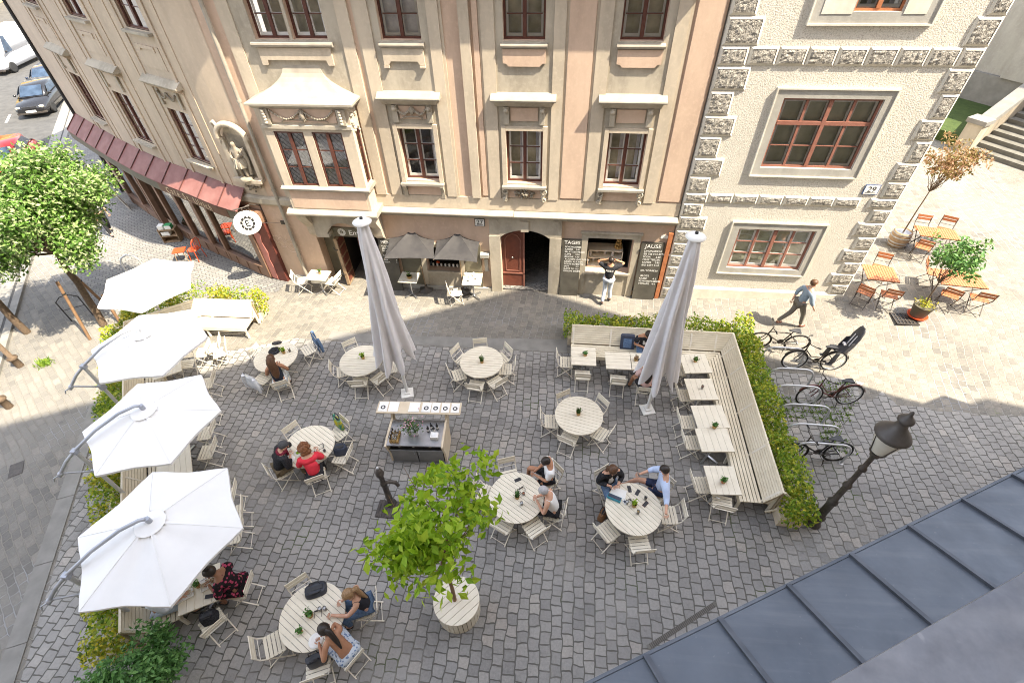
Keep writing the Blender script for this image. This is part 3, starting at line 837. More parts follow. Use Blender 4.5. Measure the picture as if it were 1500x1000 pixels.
# cream surround of the oriel axis
mb = MB()
fbox(mb, W27, -8.62, -8.30, 3.35, 9.42, 0, .06)
oa = obj('window_surround', mb, M['cream'], h27)
mb = MB(); fbox(mb, W27, -5.66, -5.36, 3.562, 9.42, 0, .06); obj('side_band', mb, M['cream'], oa)
mb = MB(); fbox(mb, W27, -8.295, -5.665, 6.3, 7.64, 0, .03)
for (a, b) in ((-8.295, -7.9), (-7.0, -6.92), (-6.02, -5.665)): fbox(mb, W27, a, b, 7.64, 9.42, 0, .03)
obj('window_strip', mb, M['stone'], oa)
mb = MB(); fprofile(mb, W27, [(.03, 7.49), (.13, 7.5), (.15, 7.55), (.14, 7.59), (.03, 7.62)], -8.02, -5.9)
obj('window_sill', mb, M['sheet'], oa)
mb = MB(); fprism(mb, W27, [(-7.9, 7.48), (-6.0, 7.48), (-6.0, 7.08), (-6.14, 7.08), (-6.18, 7.2), (-7.72, 7.2), (-7.76, 7.08), (-7.9, 7.08)], .03, .085)
obj('apron', mb, M['cream'], oa)
# oriel
orl = MB(); D = .58; S0, S1 = -8.2, -5.72
def WO(s, z, d=0.0): return W27(s, z, d + D)
W27o = lambda s, z, d=0.0: Vector((s, 13.27 - D - d, z))
oh_ = [(-7.96, -7.12, 4.03, 5.6), (-6.88, -6.04, 4.03, 5.6)]
for (a, b, z0, z1) in [(S0, S1, 3.2, 4.03), (S0, S1, 5.6, 6.3), (S0, -7.96, 4.03, 5.6), (-7.12, -6.88, 4.03, 5.6), (-6.04, S1, 4.03, 5.6)]:
    fbox(orl, W27, a, b, z0, z1, D - .12, D)
fbox(orl, W27, S0, S0 + .1, 3.2, 6.3, 0, D - .12)
for (d0, d1, z0, z1) in ((0, D - .12, 3.2, 4.05), (0, D - .12, 5.6, 6.3), (0, .1, 4.05, 5.6), (.40, D - .12, 4.05, 5.6)): fbox(orl, W27, S1 - .1, S1, z0, z1, d0, d1)
oriel = obj('oriel', orl, M['cream'], h27)
mb = MB()
fprofile(mb, W27, [(0, 3.90), (D + .08, 3.91), (D + .10, 3.97), (D, 4.02), (0, 4.02)], S0 - .1, S1 + .1)
fprofile(mb, W27, [(0, 3.10), (D + .10, 3.10), (D + .16, 3.15), (D + .16, 3.19), (D + .02, 3.27), (0, 3.27)], S0 - .17, S1 + .17)
obj('oriel_sill', mb, M['sheet'], oriel)
mb = MB(); fbox(mb, W27, S0 + .08, S1 - .08, 3.32, 3.88, D, D + .012)
obj('oriel_panel', mb, M['peach'], oriel)
mb = MB(); fbox(mb, W27, S0 + .35, S1 - .35, 5.86, 6.2, D, D + .03)
obj('frieze_panel', mb, M['peach'], oriel)
mb = MB(); NR = 8
for side in range(1):
    rows = []
    for k in range(NR + 1):
        t = k / NR; e = 1 - (1 - t) ** 2.2
        z = 6.36 + (7.08 - 6.36) * t ** 1.0
        d = (D + .15) * (1 - e) + .03 * e
        a = (S0 - .20) * (1 - e) + (-7.42) * e; b = (S1 + .20) * (1 - e) + (-6.42) * e
        rows.append([W27(a, z, 0), W27(a, z, d), W27(b, z, d), W27(b, z, 0)])
    vs = [p for r in rows for p in r]; fs = []
    for k in range(NR):
        for j in range(3): fs.append((k * 4 + j, k * 4 + j + 1, (k + 1) * 4 + j + 1, (k + 1) * 4 + j))
    fs.append(tuple(NR * 4 + j for j in range(4))); fs.append((3, 2, 1, 0))
    mb.add(vs, fs)
fbox(mb, W27, S0 - .21, S1 + .21, 6.31, 6.358, 0, D + .16)
obj('oriel_roof', mb, M['sheet'], oriel)
mb = MB(); fprofile(mb, W27, [(0, 6.2), (D + .02, 6.2), (D + .12, 6.305), (0, 6.305)], S0 - .12, S1 + .12)
fprofile(mb, W27, [(D, 5.68), (D + .05, 5.69), (D + .05, 5.78), (D, 5.8)], S0, S1)
for c in (S0 + .2, S1 - .2):
    fbox(mb, W27, c - .11, c + .11, 5.8, 6.2, D, D + .07)
    for k in range(5): mb.ball(W27(c, 5.86 + .075 * k, D + .09), .05, 7, 5)
for k in range(12): mb.ball(W27(S1, random.uniform(5.5, 6.15), random.uniform(.1, .5)) + Vector((.01, 0, 0)), random.uniform(.03, .06), 7, 5)
obj('oriel_cornice', mb, M['stone'], oriel)
mb = MB()
for q in (-1, 1):
    pts = [W27(-6.96 + q * (.06 + .80 * t), 6.14 - .20 * math.sin(math.pi * t) + .03 * t, D + .06) for t in [j / 12 for j in range(13)]]
    mb.tube(pts, .022, 6)
    for p in pts: mb.ball(p + Vector((0, -.01, random.uniform(-.01, .01))), .03, 6, 4)
mb.ball(W27(-6.96, 6.04, D + .07), .075, 8, 6, (1, .6, 1.7))
for k in range(14):
    a = k * .45; mb.ball(W27(-6.96 + .1 * math.cos(a), 6.04 + .14 * math.sin(a), D + .06), .025, 6, 4)
mb.tube([W27(s, z, D + .035) for s, z in ((-7.6, 5.87), (-7.5, 5.92), (-6.9, 5.93), (-6.4, 5.92), (-6.3, 5.87))], .015, 5)
obj('oriel_garland', mb, M['dkstone'], oriel)
for (a, b, z0, z1) in oh_: window(h27, W27o, a, b, z0, z1, d=-.03, rows=(.345, .68), back='curtain', latt=True, sash=False, pane='glass', bd=.06)
Wside = lambda s, z, d=0.0: Vector((S1 + d, 13.27 - s, z))
window(h27, Wside, .11, .39, 4.06, 5.59, d=-.02, rows=(.33, .66), cols=1, sash=False, back='curtain', fw=.035, pane='skyglass', bd=.08)
# corbels and arch below the oriel
for c in (S0 + .16, S1 - .16):
    mb = MB(); mb.prism([(0, 3.1), (D + .02, 3.1), (D, 2.95), (.42, 2.7), (.24, 2.45), (.20, 2.15), (.05, 2.0), (0, 1.95)], lambda u, v, w: W27(w, v, u), c - .15, c + .15)
    obj('oriel_corbel', mb, M['cream'], oriel)
ar = [(S0 + .3, 3.1), (S1 - .3, 3.1), (S1 - .3, 2.25)]
for k in range(11):
    t = k / 10; ar.append((S1 - .62 - (S1 - S0 - 1.3) * t, 2.25 + .42 * math.sin(math.pi * t) ** .6))
ar.append((S0 + .3, 2.25))
mb = MB(); fprism(mb, W27, ar, .0, .33)
fbox(mb, W27, S0 - .1, S0 + .25, 2.68, 2.86, .0, .09); fbox(mb, W27, S0 + .3, S0 + .72, 2.12, 2.25, .0, .33)
obj('oriel_arch', mb, M['stone'], oriel)
# recess with open wooden door under the oriel
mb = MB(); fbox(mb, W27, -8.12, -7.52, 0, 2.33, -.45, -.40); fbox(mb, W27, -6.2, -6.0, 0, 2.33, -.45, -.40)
obj('recess_wall', mb, M['olive'], h27)  # dark olive paints in the shadow inside the recess
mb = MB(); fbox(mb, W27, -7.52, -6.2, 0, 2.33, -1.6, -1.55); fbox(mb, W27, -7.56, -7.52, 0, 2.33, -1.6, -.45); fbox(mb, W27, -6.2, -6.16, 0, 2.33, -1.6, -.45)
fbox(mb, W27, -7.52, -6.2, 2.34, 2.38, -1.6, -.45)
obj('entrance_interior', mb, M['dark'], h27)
dr = MB()
fbox(dr, W27, -7.50, -7.40, .04, 1.93, -.42, .12)
fbox(dr, W27, -7.52, -7.46, .0, 2.0, -.44, -.36)
door = obj('door', dr, M['oldwood'], h27)
mb = MB()
for k in range(5):
    fbox(mb, W27, -7.398, -7.385, .15 + .36 * k, .42 + .36 * k, -.36, .06)
obj('door_panel', mb, M['doorwood'], door)
mb = MB()
for z in (.5, 1.5): mb.tube([W27(-7.45, z, .125), W27(-7.52, z + .02, .16), W27(-7.56, z + .12, .14)], .015, 6)
obj('door_hinge', mb, M['black'], door)
dl = MB(); fbox(dl, W27, -6.95, -6.89, .05, 1.95, -1.3, -.45)
for k in range(4): fbox(dl, W27, -6.96, -6.88, .3 + .42 * k, .36 + .42 * k, -1.28, -.47)
obj('inner_door', dl, M['doorwood'], h27)
bd = MB(); fbox(bd, W27, -7.66, -6.1, 1.98, 2.32, -.03, .02)
sg = obj('sign_board', bd, M['olive'], h27)
text_mesh('lettering', 'Emi', .27, M['chalk'], sg, wall_text_matrix(W27, -6.95, 2.05, .024))
mb = MB()
for k in range(12):
    a = k * math.pi / 6; p = W27(-7.18 + .105 * math.cos(a), 2.15 + .105 * math.sin(a), .024); mb.box(p, (.055, .006, .055), 0, Matrix.Rotation(-a, 3, 'Y'))
for k in range(12):
    a = k * math.pi / 6; b = a + math.pi / 6
    mb.bar(W27(-7.18 + .08 * math.cos(a), 2.15 + .08 * math.sin(a), .024), W27(-7.18 + .08 * math.cos(b), 2.15 + .08 * math.sin(b), .024), .045, .006, (0, 1, 0))
obj('emblem', mb, M['chalk'], sg)
text_mesh('emblem_letter', 'E', .10, M['chalk'], sg, wall_text_matrix(W27, -7.21, 2.115, .026))
# bar window with dark shutters left and right
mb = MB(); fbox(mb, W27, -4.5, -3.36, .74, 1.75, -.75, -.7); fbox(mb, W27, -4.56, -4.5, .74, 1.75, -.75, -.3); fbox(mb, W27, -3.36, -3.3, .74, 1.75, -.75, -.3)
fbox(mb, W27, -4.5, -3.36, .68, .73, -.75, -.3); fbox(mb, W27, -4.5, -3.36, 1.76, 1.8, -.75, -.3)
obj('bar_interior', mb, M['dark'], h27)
mb = MB()
for (a, b, z0, z1) in ((-4.66, -4.5, .2, 1.88), (-3.36, -3.2, .2, 1.88), (-4.5, -3.36, 1.75, 1.88), (-4.5, -3.36, .70, .78)): fbox(mb, W27, a, b, z0, z1, 0, .07)
fbox(mb, W27, -4.5, -3.36, .15, .70, 0, .03)
obj('bar_window_frame', mb, M['stone'], h27)
for a, b in ((-5.35, -4.68), (-3.18, -2.62)): mb = MB(); fbox(mb, W27, a, b, .15, 1.9, 0.0, .05); obj('shutter', mb, M['olive'], h27)
mb = MB()
for k in range(7): mb.lathe([(.03, 0), (.035, .08), (.03, .1)], 8, W27(-4.35 + .14 * k, .80, -.22))
obj('glass_row', mb, M['paper'], h27)
mb = MB(); mb.ball(W27(-4.2, .9, -.3), .07, 10, 6, (1, .8, .7))
obj('red_lamp', mb, M['orangered'], h27)
mb = MB(); mb.ball(W27(-6.85, 1.66, -.7), .11, 14, 8)
obj('orange_lantern', mb, flat('orange_lantern_shell', (.75, .16, .02), rough=.5), h27)
# portal
po = [(-2.28, 2.95), (-.03, 2.95), (-.03, 2.30), (-.385, 2.30)]
for k in range(13):
    t = k / 12; po.append((-.40 - 1.54 * t, 2.26 + .27 * math.sin(math.pi * t) ** .75))
po += [(-1.955, 2.30), (-2.28, 2.30)]
mb = MB(); fprism(mb, W27, po, 0, .10)
fbox(mb, W27, -2.30, -1.955, .0, 2.297, 0, .12); fbox(mb, W27, -.385, -.02, .0, 2.297, 0, .12)
fbox(mb, W27, -1.29, -1.05, 2.50, 2.86, .1, .15)
for c in (-2.1, -.22): mb.lathe([(.001, .02), (.13, .02), (.13, 0)], 18, W27(c, 2.76, .10), False, Matrix.Rotation(R(90), 3, 'X'))
obj('portal', mb, M['stone'], h27)
mb = MB(); fprism(mb, W27, [(-1.95, .14), (-1.2, .14), (-1.2, 2.55), (-1.4, 2.54), (-1.65, 2.48), (-1.85, 2.37), (-1.95, 2.27)], -.25, -.19)
pd = obj('portal_door', mb, M['doorwood'], h27)
mb = MB()
fr = [(-1.82, .78), (-1.36, .78), (-1.34, 2.0), (-1.44, 2.16), (-1.59, 2.22), (-1.74, 2.16), (-1.84, 2.0)]
for (a, b) in zip(fr, fr[1:] + fr[:1]): mb.bar(W27(a[0], a[1], -.185), W27(b[0], b[1], -.185), .025, .025)
for (a, b, z0, z1) in ((-1.95, -1.2, .66, .70), (-1.24, -1.2, .14, 2.5)): fbox(mb, W27, a, b, z0, z1, -.19, -.165)
obj('door_moulding', mb, M['redframe'], pd)
mb = MB(); mb.ball(W27(-1.60, 1.32, -.165), .03, 8, 6); mb.lathe([(.022, 0), (.03, .02)], 10, W27(-1.6, 1.32, -.18), True, Matrix.Rotation(R(90), 3, 'X'))
obj('door_knob', mb, M['steel'], pd)
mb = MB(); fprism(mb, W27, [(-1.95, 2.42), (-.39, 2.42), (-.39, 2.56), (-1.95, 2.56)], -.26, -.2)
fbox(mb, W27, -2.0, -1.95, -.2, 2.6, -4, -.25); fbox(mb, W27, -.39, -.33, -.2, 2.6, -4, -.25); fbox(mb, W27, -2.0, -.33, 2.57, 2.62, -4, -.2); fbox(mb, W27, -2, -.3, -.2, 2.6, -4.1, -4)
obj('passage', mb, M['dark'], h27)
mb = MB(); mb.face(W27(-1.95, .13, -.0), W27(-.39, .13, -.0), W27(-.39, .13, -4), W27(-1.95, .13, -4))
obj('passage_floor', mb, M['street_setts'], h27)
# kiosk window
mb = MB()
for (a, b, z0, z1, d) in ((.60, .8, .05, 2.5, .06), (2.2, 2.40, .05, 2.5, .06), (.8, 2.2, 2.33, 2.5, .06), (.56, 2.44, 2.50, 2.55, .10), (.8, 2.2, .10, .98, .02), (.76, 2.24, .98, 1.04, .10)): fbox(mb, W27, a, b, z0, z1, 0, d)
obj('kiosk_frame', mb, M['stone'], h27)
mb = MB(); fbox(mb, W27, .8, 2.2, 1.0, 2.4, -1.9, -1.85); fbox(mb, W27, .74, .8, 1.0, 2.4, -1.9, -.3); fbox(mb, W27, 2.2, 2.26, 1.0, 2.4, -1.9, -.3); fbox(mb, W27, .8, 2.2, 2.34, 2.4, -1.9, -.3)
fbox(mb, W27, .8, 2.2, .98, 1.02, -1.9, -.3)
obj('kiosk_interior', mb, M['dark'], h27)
mb = MB()
fbox(mb, W27, .86, 1.98, 1.62, 1.65, -.75, -.30); fbox(mb, W27, .86, 1.98, 1.34, 1.36, -.75, -.30); fbox(mb, W27, .86, 1.98, 1.05, 1.08, -.75, -.25)
for s in (.86, 1.95): fbox(mb, W27, s, s + .03, 1.05, 1.65, -.75, -.72); fbox(mb, W27, s, s + .03, 1.05, 1.65, -.33, -.30)
obj('kiosk_shelf', mb, M['creammetal'], h27)
mb = MB()
for k in range(9):
    x = .95 + .12 * k; z = 1.08 if k % 2 else 1.36
    mb.lathe([(.04, 0), (.05, .09), (.03, .14), (.02, .17)], 8, W27(x, z, -.45 - .1 * (k % 3)))
obj('jar_row', mb, M['curtain'], h27)
mb = MB()
for (z, r) in ((1.66, .14), (1.78, .105), (1.89, .07)):
    mb.lathe([(.012, 0), (r, .01), (r, .02), (.012, .025)], 12, W27(1.82, z, -.5))
    for k in range(7):
        a = k * .9; mb.ball(W27(1.82 + r * .65 * math.cos(a), z + .05, -.5 + r * .65 * math.sin(a)), .04, 7, 5)
mb.ball(W27(1.82, 1.99, -.5), .045, 7, 5)
obj('cake_stand', mb, M['potclay'], h27)
mb = MB(); mb.lathe([(.02, .1), (.09, .0), (.075, .0), (.01, .09)], 12, W27(1.38, 2.2, -.5))
obj('hanging_lamp', mb, M['ply'], h27)
mb = MB(); mb.bar(W27(3.25, .0, .06), W27(3.25, 2.62, .06), .13, .08, (0, 1, 0))
obj('corner_post', mb, M['orangewood'], h27)
mb = MB(); fbox(mb, W27, -2.62, -2.33, 1.5, 1.62, .02, .2); fbox(mb, W27, -2.52, -2.4, .85, 1.35, .0, .03)
obj('letter_box', mb, M['greytrim'], h27)
for a, b, z, d in ((-5.72, -4.68, .18, .10), (-3.18, -2.3, .18, .10), (-4.66, -3.2, .15, .12), (-9.6, -8.2, .28, .05)): mb = MB(); fbox(mb, W27, a, b, -.1, z, 0, d); obj('plinth', mb, M['greytrim'], h27)
# downpipes
mb = MB()
mb.tube([W27(-8.92, 9.4, .10), W27(-8.92, .6, .10), W27(-8.9, .0, .12)], .055, 10)
for z in (1.2, 3.6, 6.2, 8.6): mb.lathe([(.068, -.03), (.068, .03)], 10, W27(-8.92, z, .10))
obj('downpipe', mb, M['sheet'], h27)
mb = MB(); mb.tube([W27(-22.1, 9.4, .06), W27(-22.1, .0, .06)], .06, 8)
obj('far_downpipe', mb, M['black'], h27)
# niche
mb = MB()
for q in (-1, 1): fbox(mb, W27, -9.58 + q * .40 - .06, -9.58 + q * .40 + .06, 3.95, 5.15, .012, .14)
fbox(mb, W27, -10.05, -9.12, 3.86, 3.97, .012, .26); fbox(mb, W27, -9.9, -9.26, 3.74, 3.86, .012, .16)
ap = []
for k in range(13):
    a = math.pi * k / 12; ap.append(W27(-9.58 + .46 * math.cos(a), 5.16 + .42 * math.sin(a), .15))
mb.tube(ap, .085, 8)
mb.tube([W27(-10.05, 5.42, .12), W27(-10.08, 5.56, .14), W27(-9.98, 5.62, .16), W27(-9.93, 5.52, .16)], .05, 6)
obj('niche', mb, M['cream'], h27)
mb = MB(); bk = [(-9.93, 3.97), (-9.23, 3.97)] + [(-9.58 + .37 * math.cos(math.pi * k / 10), 5.16 + .36 * math.sin(math.pi * k / 10)) for k in range(11)]
fprism(mb, W27, bk, .012, .03)
obj('niche_back', mb, M['dkstone'], h27)
mb = MB()
for k in range(22): mb.ball(W27(random.uniform(-9.85, -9.3), random.uniform(3.5, 3.78) , .06 + random.random() * .08), random.uniform(.03, .055), 6, 4)
for k in range(12): mb.ball(W27(-10.0 + random.uniform(-.05, .05), random.uniform(4.7, 5.4), .1), random.uniform(.03, .06), 6, 4)
obj('niche_ornament', mb, M['dkstone'], h27)
# shop front under the red tin canopy
OF = .22
mb = MB()
SF0, SF1 = -20.6, -9.72
bars = [(-20.6, -20.4), (-19.0, -18.82), (-17.85, -17.7), (-17.62, -17.45), (-16.25, -16.05), (-14.75, -14.55), (-13.62, -13.42), (-12.72, -12.60), (-10.62, -10.40)]
for a, b in bars: fbox(mb, W27, a, b, .02, 2.42, .0, OF)
fbox(mb, W27, SF0, SF1, 2.42, 2.80, 0, OF + .03)
for (a, b) in ((-20.4, -17.62), (-16.05, -10.62)): fbox(mb, W27, a, b, .02, .48, 0, OF - .02); fbox(mb, W27, a, b, .44, .50, OF - .02, OF + .03)
k = -15.9
while k < -10.8: fbox(mb, W27, k, k + .05, .06, .42, OF - .02, OF + .008); k += .62
shop = obj('shop_front', mb, flat('taupe_shop_paint', (.20, .115, .075), (.26, .155, .105), 4, .5), h27)
mb = MB()
for (a, b) in ((-20.4, -19.0), (-18.82, -17.85), (-16.05, -14.75), (-14.55, -13.62), (-13.42, -12.72), (-12.60, -10.62)): fbox(mb, W27, a, b, .5, 2.42, OF - .1, OF - .09)
fbox(mb, W27, -17.45, -16.25, .3, 2.42, .05, .06)
obj('shop_pane', mb, M['skyglass'], shop)
mb = MB(); fbox(mb, W27, -20.4, -10.62, .3, 2.42, .002, .02)
obj('shop_interior', mb, M['midint'], shop)
mb = MB(); fbox(mb, W27, -22.1, -10.08, 2.66, 2.985, .56, .60)
obj('canopy_fascia', mb, M['olive'], shop)
mb = MB(); fbox(mb, W27, -14.2, -10.5, 2.68, 2.97, .60, .612)
sg = obj('shop_sign', mb, flat('brown_sign_board', (.13, .06, .035), (.17, .085, .05), 5, .5), shop)
gold = flat('faded_gold_lettering', (.62, .50, .34), rough=.7)
sx = -13.8
for ch in 'Café St. Ulrich':
    wch = {'C': .27, 'U': .27, 'a': .21, 'é': .21, 'f': .15, '.': .12, ' ': .12, 'l': .11, 'i': .11, 't': .14, 'r': .16, 'c': .2}.get(ch, .22)
    if ch != ' ': text_mesh('lettering', ch, .31, gold, sg, wall_text_matrix(W27, sx, 2.72, .615), ext=.003)
    sx += wch
mb = MB(); n = 26; vs = []
for i in range(n + 1):
    s = -22.1 + (-10.05 + 22.1) * i / n
    vs += [W27(s, 3.52, .02), W27(s, 3.02, .62), W27(s, 2.99, .62), W27(s, 3.48, .02)]
fs = [(0, 1, 2, 3), tuple(n * 4 + k for k in (3, 2, 1, 0))]
for i in range(n):
    for k in range(4): fs.append((i * 4 + k, i * 4 + (k + 1) % 4, (i + 1) * 4 + (k + 1) % 4, (i + 1) * 4 + k))
mb.add(vs, fs)
can = obj('canopy', mb, M['redtin'], shop)
s = -22.05; seam_m = flat('dark_red_seam', (.10, .04, .036), rough=.6)
while s < -10.0:
    mb = MB(); mb.bar(W27(s, 3.535, .03), W27(s, 3.035, .62), .03, .035); s += 1.02
    obj('canopy_seam', mb, seam_m, can if False else shop)
# dark pilaster with a salmon leaf beside the shop
mb = MB(); fbox(mb, W27, -10.38, -9.74, .0, 2.55, .0, .16)
pl = obj('dark_pilaster', mb, flat('dark_maroon_paint', (.10, .028, .022), (.14, .04, .03), 5, .5), h27)
mb = MB(); fprism(mb, W27, [(-10.36, .05), (-10.10, .05), (-10.06, .5), (-10.10, .9), (-10.04, 1.2), (-10.12, 1.6), (-10.05, 1.95), (-10.36, 2.0)], .16, .175)
obj('salmon_leaf', mb, flat('salmon_paint', (.55, .22, .18), (.48, .18, .15), 4, .6), pl)
# old chalk scribble on the plaster
mb = MB()
for (cx, cz, r) in ((-9.42, 1.62, .16), (-9.12, 1.5, .2), (-9.1, 1.5, .08), (-9.62, 1.72, .12)):
    mb.tube([W27(cx + r * math.cos(a) * 1.0, cz + r * math.sin(a) * 1.2, .008) for a in [j * .5 for j in range(12)]], .006, 4)
mb.tube([W27(-9.4, 1.9, .008), W27(-9.36, 1.6, .008), W27(-9.22, 1.8, .008), W27(-9.34, 1.62, .008), W27(-9.22, 1.45, .008)], .006, 4)
obj('chalk_scribble', mb, flat('faded_chalk', (.80, .66, .55), rough=.95), h27)

# ================================================================ HOUSE 29
h29 = thing('rusticated_house', 'white roughcast house with grey rusticated quoins and red brown windows', 'building')
S29a, S29b = 3.36, 9.0
mb = MB()
hl = [(5.12, 7.42, 4.74, 6.48, .22), (5.14, 7.30, 1.50, 2.88, .22), (5.92, 6.92, 8.24, 9.9, .22)]
wall_with_holes(mb, W29, S29a, S29b, -.3, 13, hl)
mb.face(W29(S29b, -.3), W29(S29b, 13), Vector((S29b + .6, W29Y + 14, 13)), Vector((S29b + .6, W29Y + 14, -.3)))
mb.face(W29(S29a, -.3), W29(S29a, 13), Vector((S29a, W29Y + 9, 13)), Vector((S29a, W29Y + 9, -.3)))
obj('wall', mb, M['white_cast'], h29, recalc=False)
mb = MB(); mb.prism([(S29a, W29Y - .3), (S29b + .3, W29Y - .3), (S29b + .9, W29Y + 14), (S29a, W29Y + 9)], lambda u, v, w: Vector((u, v, w)), 13, 13.3)
obj('roof', mb, M['redtin'], h29)
mq = MB(); mr = MB()
def quoin(s0, s1, z0, z1, d=.045, fr=.05):
    # whitewashed bevelled frame with a rough grey field
    o = [(s0, z0), (s1, z0), (s1, z1), (s0, z1)]; i = [(s0 + fr, z0 + fr), (s1 - fr, z0 + fr), (s1 - fr, z1 - fr), (s0 + fr, z1 - fr)]
    vs = [W29(a, b, 0) for a, b in o] + [W29(a, b, .012) for a, b in o] + [W29(a, b, d) for a, b in i]
    fs = []
    for k in range(4):
        l = (k + 1) % 4
        fs += [(k, l, 4 + l, 4 + k), (4 + k, 4 + l, 8 + l, 8 + k)]
    mq.add(vs, fs)
    n, m = max(4, int((s1 - s0) / .06)), max(4, int((z1 - z0) / .06)); g = []
    for r in range(m + 1):
        for c in range(n + 1):
            e = 0 if (r in (0, m) or c in (0, n)) else 1
            g.append(W29(s0 + fr + (s1 - s0 - 2 * fr) * c / n, z0 + fr + (z1 - z0 - 2 * fr) * r / m, d - .010 + e * random.uniform(0, .022)))
    mr.add(g, [(r * (n + 1) + c, r * (n + 1) + c + 1, (r + 1) * (n + 1) + c + 1, (r + 1) * (n + 1) + c) for r in range(m) for c in range(n)])
z = .62; k = 0
zl = [.20, .62, 1.04, 1.46, 1.88, 2.32, 2.76, 3.22, 3.64, 3.96, 4.44, 4.96, 5.52, 6.04, 6.62, 7.16, 7.58, 8.16, 8.76, 9.4]
for k in range(len(zl) - 1):
    z0, z1 = zl[k] + .01, zl[k + 1] - .01
    if abs(zl[k] - 7.16) < .01 or abs(zl[k] - 3.64) < .01: w = .64
    else: w = .58 if k % 2 else .80
    quoin(S29a + .01, S29a + w, z0, z1)
    w = .52 if k % 2 else .72
    if k > 9: w *= .75
    if zl[k] > 7.1 and zl[k] < 7.3: w = .45
    quoin(S29b - w, S29b - .0, z0, z1)
s = S29a + .66
bw = (S29b - .47 - s) / 7
for k in range(7): quoin(s + bw * k + .01, s + bw * (k + 1) - .01, 7.18, 7.57)
s = S29a + .66; bw = (S29b - .74 - s) / 6.3
for k in range(6): quoin(s + bw * k + .01, s + bw * (k + 1) - .01, 3.66, 3.94)
obj('quoin_frame', mq, M['trim29'], h29); obj('quoin_field', mr, M['grey_cast'], h29)
mb = MB(); fbox(mb, W29, S29a + .6, S29b, -.3, .62, 0, .05); fprofile(mb, W29, [(0, .62), (.05, .62), (.0, .70)], S29a + .6, S29b)
obj('plinth', mb, M['trim29'], h29)
def surround(a, b, z0, z1, ia, ib, iz0, iz1):
    mt = MB(); mg = MB()
    for (s0, s1, q0, q1) in ((a, ia, z0, z1), (ib, b, z0, z1), (ia, ib, iz1, z1), (ia, ib, z0, iz0)): fbox(mg, W29, s0, s1, q0, q1, 0, .04)
    e = .035
    for (s0, s1, q0, q1) in ((a - e, a, z0 - e, z1 + e), (b, b + e, z0 - e, z1 + e), (a, b, z1, z1 + e), (a, b, z0 - e, z0)): fbox(mt, W29, s0, s1, q0, q1, 0, .07)
    ws = obj('window_surround', mg, M['greytrim'], h29); obj('surround_edge', mt, M['trim29'], ws)
surround(4.93, 7.62, 4.53, 6.68, 5.12, 7.42, 4.74, 6.48)
surround(4.92, 7.50, 1.31, 3.08, 5.14, 7.30, 1.50, 2.88)
surround(5.08, 7.60, 8.02, 10.1, 5.92, 6.92, 8.24, 9.9)
for a, b in ((5.27, 5.9), (6.94, 7.4)): mb = MB(); fbox(mb, W29, a, b, 8.2, 9.9, .04, .05); obj('white_panel', mb, M['trim29'], h29)
window(h29, W29, 5.12, 7.42, 4.74, 6.48, d=-.03, frame='redframe', cols=4, rows=(.32,), transom=5.88, back='blind', curtain=.35, bd=.16, fw=.055)
window(h29, W29, 5.14, 7.30, 1.50, 2.88, d=-.03, frame='redframe', cols=4, rows=(.36, .68), back='blind', curtain=.35, bd=.16, fw=.055)
window(h29, W29, 5.92, 6.92, 8.24, 9.9, d=-.03, frame='orangewood', cols=2, rows=(.3, .6), back='midint', curtain=.3, fw=.05)

# ---- chalk boards, number plates
def chalk_menu(name, label, s0, s1, z0, z1, Wm, title, lines, tilt=.10, prices=True, second=None):
    t = thing(name, label, 'menu board')
    mb = MB()
    mb.prism([(s0, z0), (s1, z0), (s1, z1), (s0, z1)], lambda u, v, w: Wm(u, v, w + tilt * (1 - (v - z0) / (z1 - z0))), .03, .06)
    obj('board', mb, M['board'], t)
    def put(body, s, z, size, al='LEFT', nm='chalk_writing'):
        Mx = wall_text_matrix(Wm, s, z, .064 + tilt * (1 - (z - z0) / (z1 - z0)))
        text_mesh(nm, body, size, M['chalk'], t, Mx, al, .001)
    w = s1 - s0
    put(title, s0 + w * .52, z1 - w * .28, w * .27, 'CENTER')
    zc = z1 - w * .48
    step = w * .145
    for i, (l, p) in enumerate(lines):
        if l: put(l, s0 + w * (.16 if p else .2), zc - i * step, w * (.125 if p or not second or l != second else .2))
        if p: put(p, s1 - w * .07, zc - i * step, w * .125, 'RIGHT')
    mb = MB()
    for z in (z0 + .35, z1 - .3):
        for s in (s0 - .015,): mb.box(Wm(s, z, .07), (.05, .03, .09))
    obj('hinge', mb, M['black'], t)
    return t
ML1 = [('SCHOKOLADE', '3.20'), ('KAFFEE', '2.80'), ('SALAT DES TAGES', '5.90'), ('SUPPE', '3.50'), ('QUICHE', '4.90'), ('KUCHEN UND TORTE', ''), ('KIRSCH KUCHEN', '3.2'), ('TORTE SCHNITTE', '3.5'), ('SAFT', '2.9'), ('SUPPE TO GO', '3.2'), ('FRISCHE BROTE', '4.2')]
ML2 = [('LIMONADE', '3.20'), ('EIS TEE MIT ZITRONE', '3.40'), ('SODA', '2.20'), ('MINZ TEE', '2.90'), ('KAFFEE', '2.80'), ('BIO SAFT', '3.10'), ('', ''), ('EIS / SORBET', '1.50'), ('', ''), ('BROTE', ''), ('KAESE', '4.2'), ('SCHINKEN KAESE', '4.6'), ('TOMATE', '4.4')]
chalk_menu('menu_board', 'tall chalk menu board between the brown portal and the kiosk window', .0, .62, .06, 2.26, W27, 'TAGES', ML1)
chalk_menu('menu_board', 'tall chalk menu board right of the kiosk window at the house corner', 2.44, 3.14, .08, 2.26, W27, 'JAUSE', ML2)
